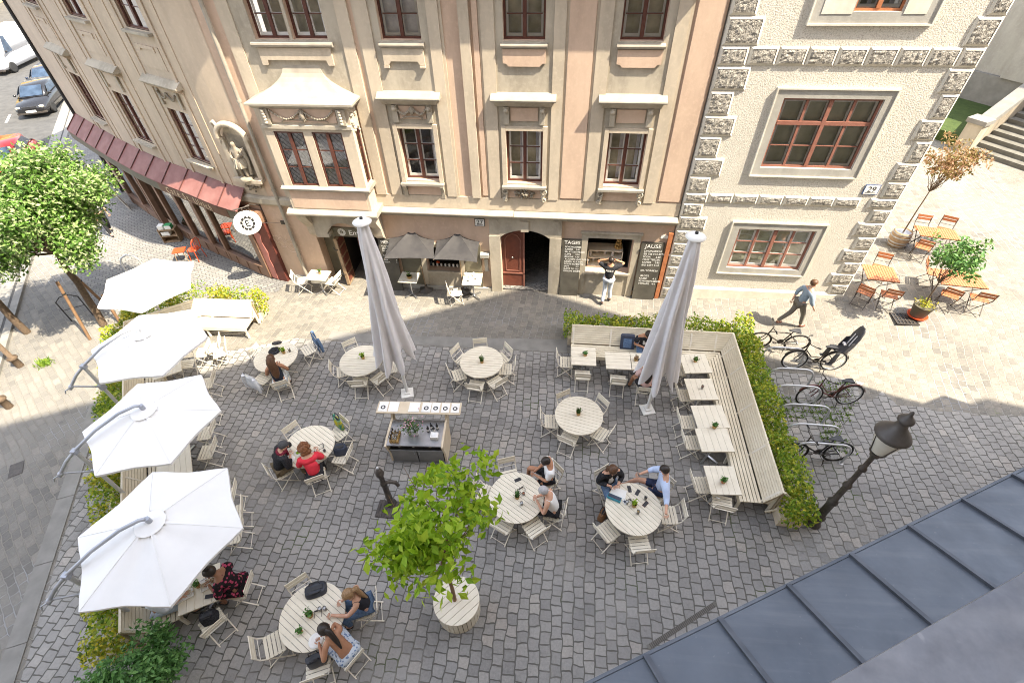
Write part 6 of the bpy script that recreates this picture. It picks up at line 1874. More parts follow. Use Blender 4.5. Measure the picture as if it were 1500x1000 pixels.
mb = MB(); mb.tube([q + Vector((0, 0, .45)), q + Vector((.5, .35, .45))], .012, 6); obj('crossbar', mb, M['black'], t)
q = gat(189, 403); t = thing('bike_rack', 'single dark cycle hoop behind the uppermost white parasol', 'cycle hoop', q)
mb = MB(); mb.tube([(0, 0, 0), (0, 0, .5), (.08, .05, .72), (.25, .15, .8), (.42, .25, .72), (.5, .3, .5), (.5, .3, 0)], .03, 8); obj('hoop', mb, M['galv'], t)
mb = MB(); mb.lathe([(.07, 0), (.07, .012), (.03, .014)], 12); mb.lathe([(.07, 0), (.07, .012), (.03, .014)], 12, (.5, .3, 0)); obj('foot_plate', mb, M['galv'], t)
# shrub at the lower edge
bb_ = at(232, 1010); bc = lift(bb_, 196, 984)
tree('garden_shrub', 'dense dark green shrub at the lower left edge below the bench', bb_, Vector((bc.x, bc.y, .92)), (.85, .72, .46), 4600, .05, 'shrub', .03, .45, 70, spread=.20, droop=.1)
bb_ = at(150, 925); 
# right side pots and trees
q = gat(1312, 358)
t = thing('wine_barrel', 'half wine barrel with hoops by the corner of the roughcast house', 'barrel', q)
mb = MB(); mb.lathe([(.26, 0), (.30, .15), (.315, .28), (.30, .45), (.275, .55), (.25, .55), (.25, .48), (.001, .48)], 20); obj('staves', mb, M['oldwood'], t)
mb = MB()
for z, r in ((.08, .288), (.20, .318), (.38, .318), (.50, .293)): mb.lathe([(r, z - .02), (r + .003, z), (r, z + .02)], 20)
obj('barrel_hoop', mb, M['steel'], t)
cq = lift(q, 1390, 236)
tree('potted_tree', 'slim tree with copper leaves growing out of the wine barrel', q + Vector((0, 0, .45)), cq, (.85, .8, .62), 1500, .058, 'copper', .022, .5, 52, spread=.17, split=.6, droop=.5)
q = gat(1343, 462)
t = thing('plant_pot', 'dark tapered pot on a red saucer between the orange tables', 'plant pot', q)
mb = MB(); mb.lathe([(.20, .03), (.27, .42), (.28, .42), (.25, .42), (.24, .38), (.001, .38)], 18); obj('pot', mb, M['olive'], t)
mb = MB(); mb.lathe([(.001, 0), (.26, 0), (.28, .05), (.27, .05), (.24, .025), (.001, .025)], 18); obj('saucer', mb, M['orangered'], t)
cq = lift(q, 1398, 378)
tree('potted_tree', 'bushy green potted tree leaning over the orange tables', q + Vector((0, 0, .38)), cq, (.72, .66, .72), 1150, .065, ['shrub', 'herb'], .025, .5, 40, spread=.19, split=.5)
t = thing('pot_plants', 'low yellow green plants in the dark pot at the foot of the potted tree', 'plant', q)
mb = MB()
for _ in range(160): leaf(mb, Vector((random.gauss(0, .10), random.gauss(0, .10), .42 + abs(random.gauss(0, .08)))), rnd_dir(.7), .035, .5)
obj('leaves', mb, M['hedgegold'], t, recalc=False)
g = gat(1325, 467); t = thing('floor_grate', 'square iron drain grate beside the dark pot', 'drain grate', g)
mb = MB()
for k in range(7): mb.box((-.3 + .1 * k, 0, .012), (.03, .5, .016)); 
for k in range(4): mb.box((0, -.24 + .16 * k, .012), (.62, .03, .014))
obj('bars', mb, M['iron'], t)
mb = MB(); mb.box((0, 0, .003), (.64, .54, .006)); obj('dark_pit_plate', mb, M['black'], t)  # flat black plate stands in for the darkness below the bars
g = at(24, 687); t = thing('manhole_cover', 'small square metal cover in the shaded left paving', 'cover', g)
mb = MB(); mb.box((0, 0, .006), (.42, .3, .012), R(-54)); obj('plate', mb, M['iron'], t)
g = at(1000, 915); t = thing('drain_channel', 'long dark drain grate in the paving beside the tin ledge', 'drain grate', g, R(33))
mb = MB(); mb.box((0, 0, .004), (1.7, .09, .006)); obj('channel', mb, M['stepstone'], t)
mb = MB()
for k in range(40): mb.box((-.78 + .04 * k, 0, .008), (.022, .085, .006))
obj('bars', mb, M['iron'], t)
# moss and grass in the joints by the hoops
mb = MB()
for _ in range(5200):
    x = random.uniform(5.75, 8.2); y = random.uniform(7.6, 10.6)
    if mnoise.noise(Vector((x * 1.3, y * 1.3, 2))) < .12: continue
    if random.random() < .5: x = round(x / .15) * .15 + random.gauss(0, .012)
    else: y = round(y / .205) * .205 + random.gauss(0, .012)
    mb.bar((x, y, gz(x, y)), (x + random.gauss(0, .02), y + random.gauss(0, .02), gz(x, y) + random.uniform(.02, .07)), .016, .003)
for (px, py) in ((1165, 737), (1158, 742), (66, 533), (190, 457), (176, 492), (163, 578), (148, 600)):
    q = at(px, py)
    for _ in range(160): p = q + Vector((random.gauss(0, .10), random.gauss(0, .08), 0)); mb.bar(p, p + Vector((random.gauss(0, .03), random.gauss(0, .03), random.uniform(.05, .15))), .022, .003)
tag(obj('grass', mb, M['grass'], recalc=False), kind='stuff')
# orange garden furniture
G_OT = 'orange slatted garden tables'
def otable(corners, label):
    P = [gat(x, y, .72) for x, y in corners]
    c = (P[0] + P[1] + P[2] + P[3]) / 4; e = (P[1] - P[0]) + (P[2] - P[3]); f = (P[0] - P[3]) + (P[1] - P[2]); e.z = f.z = 0
    w, d = e.length / 2, f.length / 2; rz = math.atan2(e.y, e.x)
    t = thing('slatted_table', label, 'table', (c.x, c.y, gz(c.x, c.y)), rz, G_OT)
    mb = MB(); n = int(w / .07)
    for k in range(n): mb.box((-w / 2 + w / n * (k + .5), 0, .71), (w / n - .012, d, .02))
    obj('tabletop', mb, M['orangewood'], t)
    mb = MB(); mb.box((0, d / 2 - .02, .692), (w, .03, .02)); mb.box((0, -d / 2 + .02, .692), (w, .03, .02)); obj('frame', mb, M['iron'], t)
    for s in (-1, 1):
        for q in (-1, 1): mb = MB(); mb.bar((s * (w / 2 - .06), q * (d / 2 - .04), .69), (s * (w / 2 - .1), -q * (d / 2 - .04), .0), .02, .02); obj('leg', mb, M['iron'], t)
    return c
o1 = otable([(1268, 388), (1312, 391), (1317, 412), (1264, 409)], 'orange slatted table nearest the quoins of the roughcast house')
o2 = otable([(1366, 394), (1436, 398), (1448, 421), (1375, 418)], 'orange slatted table under the bushy potted tree')
o3 = otable([(1341, 331), (1403, 336), (1407, 350), (1347, 347)], 'orange slatted table beside the wine barrel')
oc = make_chair('garden_chair', 'orange slatted chair behind the table nearest the quoins', 'chair', 'orange slatted garden chairs', M['orangewood'], M['iron'], 6, .44)
def ochair(px, py, fx, fy, label, first=False):
    p = gat(px, py, .45); q = gat(fx, fy, .45)
    if first:
        oc.location = (p.x, p.y, gz(p.x, p.y)); oc.rotation_euler = (0, 0, facing(p, q)); return
    copy_tree(oc, label, (p.x, p.y, gz(p.x, p.y)), facing(p, q))
ochair(1290, 392, 1290, 420, '', True)
ochair(1268, 428, 1286, 405, 'orange slatted chair left in front of the table nearest the quoins')
ochair(1303, 432, 1300, 405, 'orange slatted chair right in front of the table nearest the quoins')
ochair(1350, 335, 1355, 350, 'left one of two orange chairs behind the table beside the barrel')
ochair(1384, 337, 1382, 352, 'right one of two orange chairs behind the table beside the barrel')
ochair(1352, 362, 1358, 345, 'orange chair in front of the table beside the barrel')
ochair(1392, 432, 1400, 408, 'orange chair left in front of the table under the potted tree')
ochair(1435, 437, 1428, 412, 'orange chair right in front of the table under the potted tree')
ochair(1366, 398, 1390, 402, 'orange chair left of the table under the potted tree, mostly in leaves')

# ---- church steps, lawn and wall at the upper right
s0 = gat(1418, 222); s1 = gat(1500, 250)
sd = (s1 - s0); sd.z = 0; sl_ = sd.length; sd.normalize(); sbk = Vector((-sd.y, sd.x, 0))
zb = gz(s0.x, s0.y)
def stp(u, v, z): return Vector((s0.x, s0.y, zb)) + sd * u + sbk * v + Vector((0, 0, z))
t = thing('stone_steps', 'broad grey stone steps rising at the upper right edge', 'steps')
for k in range(13):
    mb = MB(); mb.prism([(0, .42 * k), (9, .42 * k), (9, 6.2), (0, 6.2)], lambda u, v, w: stp(u, v, w), .17 * k - (.4 if k == 0 else .0), .17 * (k + 1))
    obj('step', mb, M['stepstone'], t)
t = thing('parapet_wall', 'stone parapet wall with coping climbing beside the steps', 'wall')
mb = MB(); mb.prism([(-.1, -.4), (6.5, -.4), (6.5, 3.6), (.6, 1.15), (-.1, 1.15)], lambda u, v, w: stp(w, u, v), -.42, -.03); obj('wall', mb, M['dkstone'], t)
mb = MB(); mb.prism([(.55, 1.13), (6.5, 3.58), (6.5, 3.78), (.45, 1.3)], lambda u, v, w: stp(w, u, v), -.5, .05)
mb.prism([(-.25, 1.15), (.5, 1.15), (.5, 1.33), (-.25, 1.33)], lambda u, v, w: stp(w, u, v), -.66, .12); obj('coping', mb, M['slab'], t)
mb = MB(); mb.prism([(-.18, -.4), (.42, -.4), (.42, 1.15), (-.18, 1.15)], lambda u, v, w: stp(w, u, v), -.58, .04); obj('pier', mb, M['stone'], t)
mb = MB(); mb.prism([(-8, .1), (-.43, .1), (-.43, 9), (-8, 9)], lambda u, v, w: stp(u, v, w), -.4, .45); struct('lawn', mb, M['lawn'])
t = thing('church_wall', 'pale stone church wall with pilaster above the lawn', 'church')
mb = MB(); mb.prism([(-9, 5.2), (12, 5.2), (12, 12), (-9, 12)], lambda u, v, w: stp(u, v, w), -.4, 9); obj('wall', mb, M['greytrim'], t)
mb = MB(); mb.prism([(-9.2, 5.0), (-.6, 5.0), (-.6, 5.19), (-9.2, 5.19)], lambda u, v, w: stp(u, v, w), -.4, 1.7); obj('socle', mb, M['slab'], t)
mb = MB()
for u in (-6, -2.2): mb.prism([(u, 4.9), (u + 1.1, 4.9), (u + 1.1, 5.19), (u, 5.19)], lambda a, v, w: stp(a, v, w), 1.7, 8.5); mb.prism([(u - .15, 4.75), (u + 1.25, 4.75), (u + 1.25, 5.19), (u - .15, 5.19)], lambda a, v, w: stp(a, v, w), 4.4, 4.7)
obj('pilaster', mb, M['greytrim'], t)
mb = MB(); mb.prism([(-.5 + .9 * math.cos(a), 2.8 + 1.2 * math.sin(a)) for a in [k * math.pi / 10 for k in range(20)]], lambda a, v, w: stp(a, w, v), 5.1, 5.19); obj('oval_niche', mb, M['slab'], t)

# ---- far left: street beyond
def wheel_set(t, xs, hw, r, mat_t='rubber'):
    for x in xs:
        for s in (-1, 1):
            mb = MB(); mb.lathe([(r * .62, -.09), (r * .95, -.10), (r, -.06), (r, .06), (r * .95, .10), (r * .62, .09)], 22, (x, s * (hw - .10), r), True, Matrix.Rotation(R(90), 3, 'X')); w = obj('wheel', mb, M['rubber'], t)
            mb = MB(); mb.lathe([(.001, s * -.085), (r * .3, s * -.09), (r * .62, s * -.08)], 16, (x, s * (hw - .10), r), True, Matrix.Rotation(R(90), 3, 'X')); obj('rim', mb, M['steel'], w)
def loft(mb, secs, smooth=True):                       # secs: list of rings with equal counts
    n = len(secs[0]); vs = [p for r in secs for p in r]
    fs = [tuple(range(n - 1, -1, -1)), tuple((len(secs) - 1) * n + k for k in range(n))]
    for i in range(len(secs) - 1):
        for k in range(n): fs.append((i * n + k, i * n + (k + 1) % n, (i + 1) * n + (k + 1) % n, (i + 1) * n + k))
    mb.add(vs, fs, False)
    for i in range(2, len(fs)): mb.sm[len(mb.sm) - len(fs) + i] = smooth
def car(label, loc, rz, paint, L=4.5, Wd=1.78, Hh=1.42, van=False):
    t = thing('parked_car' if not van else 'delivery_van', label, 'car' if not van else 'van', loc, rz)
    hw = Wd / 2
    if not van:
        prof = [(-L / 2, .45, .62, .80), (-L / 2 + .08, .30, .80, .90), (-L / 2 + .6, .22, .92, .97), (-.8, .20, .93, 1.0), (.5, .20, .92, 1.0), (.95, .20, .90, 1.0), (L / 2 - .7, .22, .82, .98), (L / 2 - .15, .28, .70, .90), (L / 2, .40, .58, .78)]
    else:
        prof = [(-L / 2, .45, 1.2, .96), (-L / 2 + .1, .35, 1.25, 1.0), (-1, .30, 1.25, 1.0), (1.2, .30, 1.2, 1.0), (L / 2 - .7, .30, 1.05, .97), (L / 2 - .1, .35, .85, .92), (L / 2, .45, .7, .85)]
    secs = []
    for x, zb_, zt, k in prof:
        w = hw * k
        secs.append([(x, -w * .92, zb_), (x, -w, zb_ + (zt - zb_) * .35), (x, -w * .985, zt - .10), (x, -w * .86, zt), (x, w * .86, zt), (x, w * .985, zt - .10), (x, w, zb_ + (zt - zb_) * .35), (x, w * .92, zb_)])
    mb = MB(); loft(mb, secs); body = obj('body', mb, paint, t)
    if not van: cab_ = [(-1.75, .92, .60), (-1.25, Hh - .03, .74), (-.3, Hh, .76), (.35, Hh - .05, .74), (1.1, .91, .74)]
    else: cab_ = [(-L / 2 + .02, Hh - .06, .92), (-L / 2 + .3, Hh, .92), (.9, Hh, .90), (1.35, Hh - .12, .86), (2.1, 1.05, .86)]
    secs = []
    for x, z, k in cab_:
        b = 1.2 if van else .90; bw_ = hw * (.97 if van else .90)
        secs.append([(x, -bw_, min(b, z - .005)), (x, -hw * k, max(b, z - .05)), (x, -hw * k * .9, z), (x, hw * k * .9, z), (x, hw * k, max(b, z - .05)), (x, bw_, min(b, z - .005))])
    mb = MB(); loft(mb, secs); obj('cabin', mb, paint, t)
    gl = flat('tinted_car_glass', (.02, .035, .06), (.05, .08, .13), 2, .06, spec=.8)
    mb = MB()
    if not van:
        mb.face((1.06, -.60 * hw / .9, .945), (1.06, .60 * hw / .9, .945), (.42, .56 * hw / .9, Hh - .065), (.42, -.56 * hw / .9, Hh - .065))
        mb.move(Matrix.Translation((.03, 0, .018)))
    else:
        mb.face((2.08, -.72, 1.12), (2.08, .72, 1.12), (1.42, .66, Hh - .16), (1.42, -.66, Hh - .16)); mb.move(Matrix.Translation((.03, 0, .02)))
    obj('windscreen', mb, gl, t, recalc=False)
    for s in (-1, 1):
        mb = MB()
        if not van: mb.face((-1.35, s * hw * .885, .98), (.85, s * hw * .905, .98), (.3, s * hw * .79, Hh - .10), (-1.05, s * hw * .775, Hh - .10)); mb.move(Matrix.Translation((0, s * .022, 0)))
        else: mb.face((1.0, s * hw * .955, 1.25), (1.85, s * hw * .955, 1.22), (1.35, s * hw * .925, Hh - .22), (1.0, s * hw * .93, Hh - .22)); mb.move(Matrix.Translation((0, s * .02, 0)))
        obj('side_window', mb, gl, t, recalc=False)
        mb = MB(); mb.ball((L / 2 - .12, s * hw * .68, .62 if not van else .82), .12, 10, 6, (.7, 1.3, .6)); obj('headlight', mb, flat('headlight_lens', (.75, .68, .52), rough=.15), t)
        mb = MB(); mb.ball((.85 if not van else 1.75, s * (hw + .05), 1.0 if not van else 1.35), .09, 8, 6, (.6, 1, .8)); obj('mirror', mb, paint if not van else M['black'], t)
    mb = MB(); mb.box((L / 2 - .03, 0, .60 if not van else .72), (.06, Wd * .42, .16)); obj('grille', mb, M['black'], t)
    mb = MB(); mb.box((L / 2 + .012, 0, .42), (.02, .52, .12)); obj('number_plate', mb, M['paper'], t)
    mb = MB(); mb.box((L / 2 - .06, 0, .33), (.16, Wd * .86, .10)); obj('bumper', mb, M['iron'], t)
    wheel_set(t, (-L / 2 + .85, L / 2 - .9), hw, .32 if not van else .36)
    return t
carpaint = flat('glossy_black_car_paint', (.015, .015, .017), rough=.12, spec=.7)
bluepaint = flat('glossy_navy_car_paint', (.015, .022, .045), rough=.12, spec=.7)
redpaint = flat('glossy_red_car_paint', (.50, .02, .015), rough=.15, spec=.6)
whitepaint = flat('white_van_paint', (.60, .60, .61), rough=.25)
fa, fb = at(28, 178), at(76, 172)
fm = (fa + fb) / 2
ax = Vector((fb.y - fa.y, -(fb.x - fa.x), 0)).normalized()
if ax.y > 0: ax = -ax
rzc = math.atan2(ax.y, ax.x)
car('black saloon car facing the viewer on the far left street', fm - ax * 2.35, rzc, carpaint)
p2 = at(68, 146) - ax * 2.35
car('navy saloon car behind the black one, half hidden by the house wall', p2, rzc, bluepaint)
car('red car mostly hidden behind the crown of the big tree', at(26, 252), rzc + R(4), redpaint, 4.2)
va = at(14, 112); car('white delivery van at the upper left edge', va + Vector((-1.6, 2.6, 0)), rzc - R(14), whitepaint, 5.6, 2.1, 2.45, van=True)
t = thing('street_house', 'yellow and white houses far down the street at the upper left corner', 'building')
mb = MB(); mb.box((-78, 60, 8), (16, 24, 16), R(-40)); obj('wall', mb, flat('ochre_plaster', (.62, .44, .16), (.55, .4, .18), .4, .9), t)
mb = MB()
for k in range(6): mb.box((-70 + .0 * k, 55 + 2.4 * k, 4), (.4, 1.2, 2), R(-40))
obj('window', mb, M['dark'], t)
t = thing('street_house', 'pale house front behind the white delivery van', 'building')
mb = MB(); mb.box((-72, 78, 8), (14, 20, 16), R(-40)); obj('wall', mb, M['trim29'], t)
mb = MB()
for k in range(5): mb.box((-66.5 + 2.0 * k, 71 + 1.2 * k, 5), (.9, .3, 2), R(-40))
obj('window', mb, M['dark'], t)

# ---- things before the bent wing's shop
p0 = at(244, 354); s_ = thing('book_shelf', 'small wooden shelf of books and cards beside the shop door', 'shelf', (p0.x + .25, p0.y + .12, 0), R(14))
mb = MB()
for z in (.02, .28, .54): mb.box((0, 0, z), (.62, .32, .025))
for x in (-.31, .31): mb.box((x, 0, .30), (.025, .32, .6))
mb.box((0, .155, .3), (.62, .015, .6)); obj('carcass', mb, M['oldwood'], s_)
mb = MB(); mb.box((0, 0, .56), (.62, .32, .02)); obj('top', mb, M['oldwood'], s_)
for i, (x, z, w, c, lab) in enumerate([(-.17, .57, .2, 'paper', 'stack of pale cards on top of the small shelf'), (.1, .57, .24, 'herb', 'green box on top of the small shelf'), (-.1, .30, .3, 'paper', 'row of white books in the small shelf')]):
    b = Vector((p0.x + .25, p0.y + .12, 0)) + Matrix.Rotation(R(14), 3, 'Z') @ Vector((x, -.02, z + .005))
    t = thing('book_stack', lab, 'books', b, R(14)); mb = MB()
    for k in range(4): mb.box((random.uniform(-.01, .01), 0, .02 + .04 * k), (w, .22, .036), random.uniform(-.06, .06))
    obj('cover', mb, M[c] if c != 'herb' else flat('green_box', (.04, .28, .10)), t)
    mb = MB(); mb.box((0, -.112, .08), (w * .96, .006, .14)); obj('pages', mb, M['paper'], t)
p1 = at(272, 384); p1b = at(298, 380)
rc = thing('wooden_chair', 'glossy orange red cafe chair on the pavement before the shop', 'chair', ((p1.x + p1b.x) / 2 + .1, (p1.y + p1b.y) / 2 + .15, 0), R(80))
mb = MB(); mb.lathe([(.21, .44), (.22, .455), (.20, .47), (.001, .47)], 18); obj('seat', mb, M['orangered'], rc)
for x, y in ((-.16, -.15), (.16, -.15), (-.16, .16), (.16, .16)): mb = MB(); mb.tube([(x, y, .45), (x * 1.25, y * 1.25, 0)], .016, 8); obj('leg', mb, M['orangered'], rc)
mb = MB(); mb.tube([(-.18, -.17, .45), (-.19, -.24, .8), (-.10, -.26, .93), (.10, -.26, .93), (.19, -.24, .8), (.18, -.17, .45)], .016, 8)
for x in (-.07, 0, .07): mb.tube([(x, -.19, .46), (x, -.25, .92)], .010, 6)
obj('backrest', mb, M['orangered'], rc)
st_ = thing('side_stool', 'small orange red stool with papers before the shop chair', 'stool', ((p1.x) - .12, p1.y + .12, 0), R(20))
mb = MB(); mb.box((0, 0, .45), (.42, .36, .03)); obj('top', mb, M['orangered'], st_)
for x, y in ((-.16, -.13), (.16, -.13), (-.16, .13), (.16, .13)): mb = MB(); mb.tube([(x, y, .44), (x * 1.2, y * 1.2, 0)], .015, 8); obj('leg', mb, M['oldwood'], st_)
ab = thing('sandwich_board', 'pale framed sandwich board leaning by the far shop window', 'sign board')
q1 = at(187, 318); q0 = at(166, 278)
mb = MB(); b0 = at(192, 308); b1 = at(176, 285)
dB = (b1 - b0); dB.z = 0; dB.normalize()
def AB(u, z, d=0.0): n_ = Vector((-dB.y, dB.x, 0)); return Vector((b0.x, b0.y, 0)) + dB * u + n_ * (d + .25 * z) + Vector((0, 0, z))
for (u0, u1, z0, z1) in ((0, .06, 0, 1.2), (.7, .76, 0, 1.2), (.06, .7, 1.14, 1.2), (.06, .7, .0, .06), (.06, .7, .55, .59)): mb.prism([(u0, z0), (u1, z0), (u1, z1), (u0, z1)], lambda u, v, w: AB(u, v, w), 0, .03)
obj('frame', mb, M['whitesash'], ab)
mb = MB(); mb.prism([(.06, .06), (.7, .06), (.7, 1.14), (.06, 1.14)], lambda u, v, w: AB(u, v, w), .008, .02); obj('panel', mb, M['greytrim'], ab)
# hanging round sign on its bracket
hs = thing('hanging_sign', 'round white hanging sign with dark gear emblem on an iron bracket', 'sign')
o_ = W27(-9.85, 2.66, .62)
dface = Vector((o_.x - 0, o_.y - 0, 0)).normalized()
ny = -dface; nx = Vector((-ny.y, ny.x, 0))
def SG(u, v, d=0.0): return o_ + nx * u + Vector((0, 0, v)) + ny * d
mb = MB(); N = 32; vs = [SG(.40 * math.cos(2 * math.pi * k / N), .40 * math.sin(2 * math.pi * k / N), d) for d in (-.03, .03) for k in range(N)]
mb.add(vs, [tuple(range(N - 1, -1, -1)), tuple(range(N, 2 * N))] + [(k, (k + 1) % N, N + (k + 1) % N, N + k) for k in range(N)]); obj('disc', mb, M['paper'], hs)
mb = MB()
for k in range(10):
    a = k * 2 * math.pi / 10; b = a + 2 * math.pi / 10
    mb.prism([(.115 * math.cos(a), .135 * math.sin(a)), (.115 * math.cos(b), .135 * math.sin(b)), (.165 * math.cos(b - .12), .19 * math.sin(b - .12)), (.165 * math.cos(a + .12), .19 * math.sin(a + .12))], lambda u, v, w: SG(u * 1.3, v * 1.3, w), .030, .036)
for (u0, u1, v0, v1) in ((-.05, -.02, -.085, .085), (-.02, .05, .058, .085), (-.02, .04, -.013, .013), (-.02, .05, -.085, -.058)): mb.prism([(u0, v0), (u1, v0), (u1, v1), (u0, v1)], lambda u, v, w: SG(u * 1.3, v * 1.3, w), .030, .036)
obj('emblem', mb, M['black'], hs)
mb = MB(); b_ = W27(-9.72, 2.95, .0); e_ = o_ + Vector((0, 0, .50))
mb.tube([b_, b_.lerp(e_, .5) + Vector((0, 0, .10)), e_, SG(0, .39)], .018, 8); mb.tube([b_ - Vector((0, 0, .55)), b_.lerp(e_, .4) - Vector((0, 0, .25)), b_.lerp(e_, .85)], .014, 6)
for s in (-1, 1): mb.tube([SG(.2 * s, .52), SG(.2 * s, .34)], .008, 6)
mb.tube([SG(-.25, .52), SG(.25, .52)], .016, 6)
mb.bar(b_ - Vector((0, 0, .62)), b_ + Vector((0, 0, .1)), .05, .02, (0, 1, 0))
q_ = W27(-9.1, 2.42, .02); mb.tube([SG(.36, -.12), q_], .007, 5); mb.box(q_, (.12, .05, .12))
obj('bracket', mb, M['iron'], hs)
# statue in the niche
stt = thing('statue', 'grey stone statue standing in the wall niche', 'statue')
# ================================================================ PEOPLE
def skin_geo(nodes, edges, root=0, sub=1):
    me = bpy.data.meshes.new('tmp_skin')
    me.from_pydata([n[0] for n in nodes], edges, [])
    o = bpy.data.objects.new('tmp_skin', me); COL.objects.link(o)
    o.modifiers.new('s', 'SKIN')
    if not me.skin_vertices: me.attributes
    sv = me.skin_vertices[0].data
    for i, n in enumerate(nodes):
        r = n[1]; sv[i].radius = r if isinstance(r, (tuple, list)) else (r, r); sv[i].use_root = (i == root)
    m = o.modifiers.new('u', 'SUBSURF'); m.levels = sub; m.render_levels = sub
    dg = bpy.context.evaluated_depsgraph_get(); dg.update()
    me2 = bpy.data.meshes.new_from_object(o.evaluated_get(dg))
    mb = MB(); mb.v = [tuple(v.co) for v in me2.vertices]; mb.f = [tuple(p.vertices) for p in me2.polygons]; mb.sm = [True] * len(mb.f)
    bpy.data.objects.remove(o); bpy.data.meshes.remove(me); bpy.data.meshes.remove(me2)
    return mb
def elbow_of(a, b, hint, l1=.285, l2=.27):
    d = b - a; L = d.length
    if L > l1 + l2 - .005: b = a + d * ((l1 + l2 - .005) / L); d = b - a; L = d.length
    k = (l1 * l1 - l2 * l2 + L * L) / (2 * L); h = math.sqrt(max(0, l1 * l1 - k * k))
    u = d / L; p = hint - u * hint.dot(u)
    if p.length < 1e-4: p = Vector((0, 0, -1)) - u * -u.z
    return a + u * k + p.normalized() * h, b
HAIRM = {'brown': flat('brown_hair', (.075, .035, .018), (.12, .06, .03), 40, .45), 'dark': flat('dark_hair', (.02, .014, .011), (.035, .025, .02), 40, .4), 'auburn': flat('curly_auburn_hair', (.16, .06, .025), (.26, .11, .045), 30, .5),
         'grey': flat('silver_hair', (.34, .33, .34), (.50, .48, .48), 40, .5), 'blond': flat('dark_blond_hair', (.22, .13, .06), (.34, .21, .11), 40, .45), 'charcoal': flat('charcoal_cap', (.05, .05, .055), (.08, .08, .085), 30, .8)}
def person(label, loc, rz, pose='sit', lean=8, head=(20, 0), rh=None, lh=None, legs=None, sk='skin', top=None, bottom=None, hair=('short', 'dark'), sc=1.0, twist=0.0, shoes='black', hints=None, extra=None, fem=False):
    t = thing('person', label, 'person', loc, rz)
    sc *= 1.05 if pose == 'sit' else 1.0; t.scale = (sc, sc, sc)
    V = Vector
    L = R(lean)
    u = V((0, math.sin(L), math.cos(L)))
    pel = V((0, 0, .56)) if pose == 'sit' else V((0, 0, .93))
    wst = pel + u * .17; u2 = V((0, math.sin(L * 1.25), math.cos(L * 1.25)))
    chs = wst + u2 * .19; nb = chs + u2 * .145; nt = nb + V((0, math.sin(L * .9), math.cos(L * .9))) * .085
    hp, hy = R(head[0]), R(head[1])
    hf = V((-math.sin(hy) * math.cos(hp), math.cos(hy) * math.cos(hp), -math.sin(hp)))
    hu = V((-math.sin(hy) * math.sin(hp), math.cos(hy) * math.sin(hp), math.cos(hp))); hr = hf.cross(hu)
    j0 = nt + hu * .035 + hf * .02; j1 = nt + hu * .105 + hf * .018; j2 = nt + hu * .165 + hf * .01
    tw = Matrix.Rotation(twist, 3, 'Z')
    sw = .165 if fem else .185
    side = tw @ V((1, 0, 0))
    shR = nb + side * sw - u2 * .045; shL = nb - side * sw - u2 * .045
    if rh is None: rh = V((.16, .38, .76)) if pose == 'sit' else V((.26, .06, .86))
    if lh is None: lh = V((-.16, .38, .76)) if pose == 'sit' else V((-.26, .06, .86))
    hints = hints or (V((.6, -.3, -.8)), V((-.6, -.3, -.8)))
    elR, wrR = elbow_of(shR, V(rh), hints[0]); elL, wrL = elbow_of(shL, V(lh), hints[1])
    hdR = (wrR - elR).normalized(); hdL = (wrL - elL).normalized()
    paR = wrR + hdR * .065; paL = wrL + hdL * .065
    if legs is None:
        legs = ((V((.13, .43, .54)), V((.13, .40, .09))), (V((-.13, .43, .54)), V((-.13, .38, .09)))) if pose == 'sit' else ((V((.10, .02, .50)), V((.11, 0, .09))), (V((-.10, .02, .50)), V((-.11, 0, .09))))
    hipR = pel + V((.095, .02, -.02)); hipL = pel + V((-.095, .02, -.02))
    toes = []
    for kn, an in legs:
        f = V((an.x - kn.x, max(.05, 0), 0)); f = V((0, 1, 0)) if pose == 'sit' else V((0, 1, 0))
        toes.append(V((an.x, an.y, an.z)) + f * .15 + V((0, 0, -.05)))
    N = [(pel, (.135, .11)), (wst, (.115, .095)), (chs, (.135, .105)), (nb, (.085, .075)), (nt, .05), (j0, .066), (j1, .09), (j2, .072),
         (shR, .058), (elR, .042), (wrR, .029), (paR, (.036, .022)), (shL, .058), (elL, .042), (wrL, .029), (paL, (.036, .022)),
         (hipR, .092), (legs[0][0], .058), (legs[0][1], .038), (toes[0], .034), (hipL, .092), (legs[1][0], .058), (legs[1][1], .038), (toes[1], .034)]
    E_ = [(0, 1), (1, 2), (2, 3), (3, 4), (4, 5), (5, 6), (6, 7), (3, 8), (8, 9), (9, 10), (10, 11), (3, 12), (12, 13), (13, 14), (14, 15), (0, 16), (16, 17), (17, 18), (18, 19), (0, 20), (20, 21), (21, 22), (22, 23)]
    mb = skin_geo(N, E_)
    for pa, hd, sx in ((paR, hdR, 1), (paL, hdL, -1)):
        dn = V((0, 0, -1)); sd_ = hd.cross(dn)
        if sd_.length < .1: sd_ = V((1, 0, 0))
        sd_.normalize(); dn = sd_.cross(hd)
        for i, ln_f in enumerate((.060, .070, .066, .052)):
            b = pa + sd_ * (.030 - .020 * i) + hd * .022
            mb.tube([b, b + hd * ln_f * .5 + dn * .006, b + hd * ln_f * .85 + dn * .026], [.0095, .0085, .006], 5)
        b = pa + sd_ * (.034 * -sx) - hd * .015
        mb.tube([b, b + sd_ * (-.022 * sx) + hd * .025 + dn * .008, b + sd_ * (-.02 * sx) + hd * .05 + dn * .016], [.011, .010, .007], 5)
    mb.ball(j1 + hf * .098 - hu * .018, .017, 6, 5)
    for s in (-1, 1): mb.ball(j1 + hr * .088 * s - hu * .01 - hf * .01, .022, 6, 5)
    body = obj('body', mb, M[sk], t)
    mb = MB()
    for s in (-1, 1): mb.ball(j1 + hf * .083 + hr * .034 * s + hu * .012, .010, 6, 4)
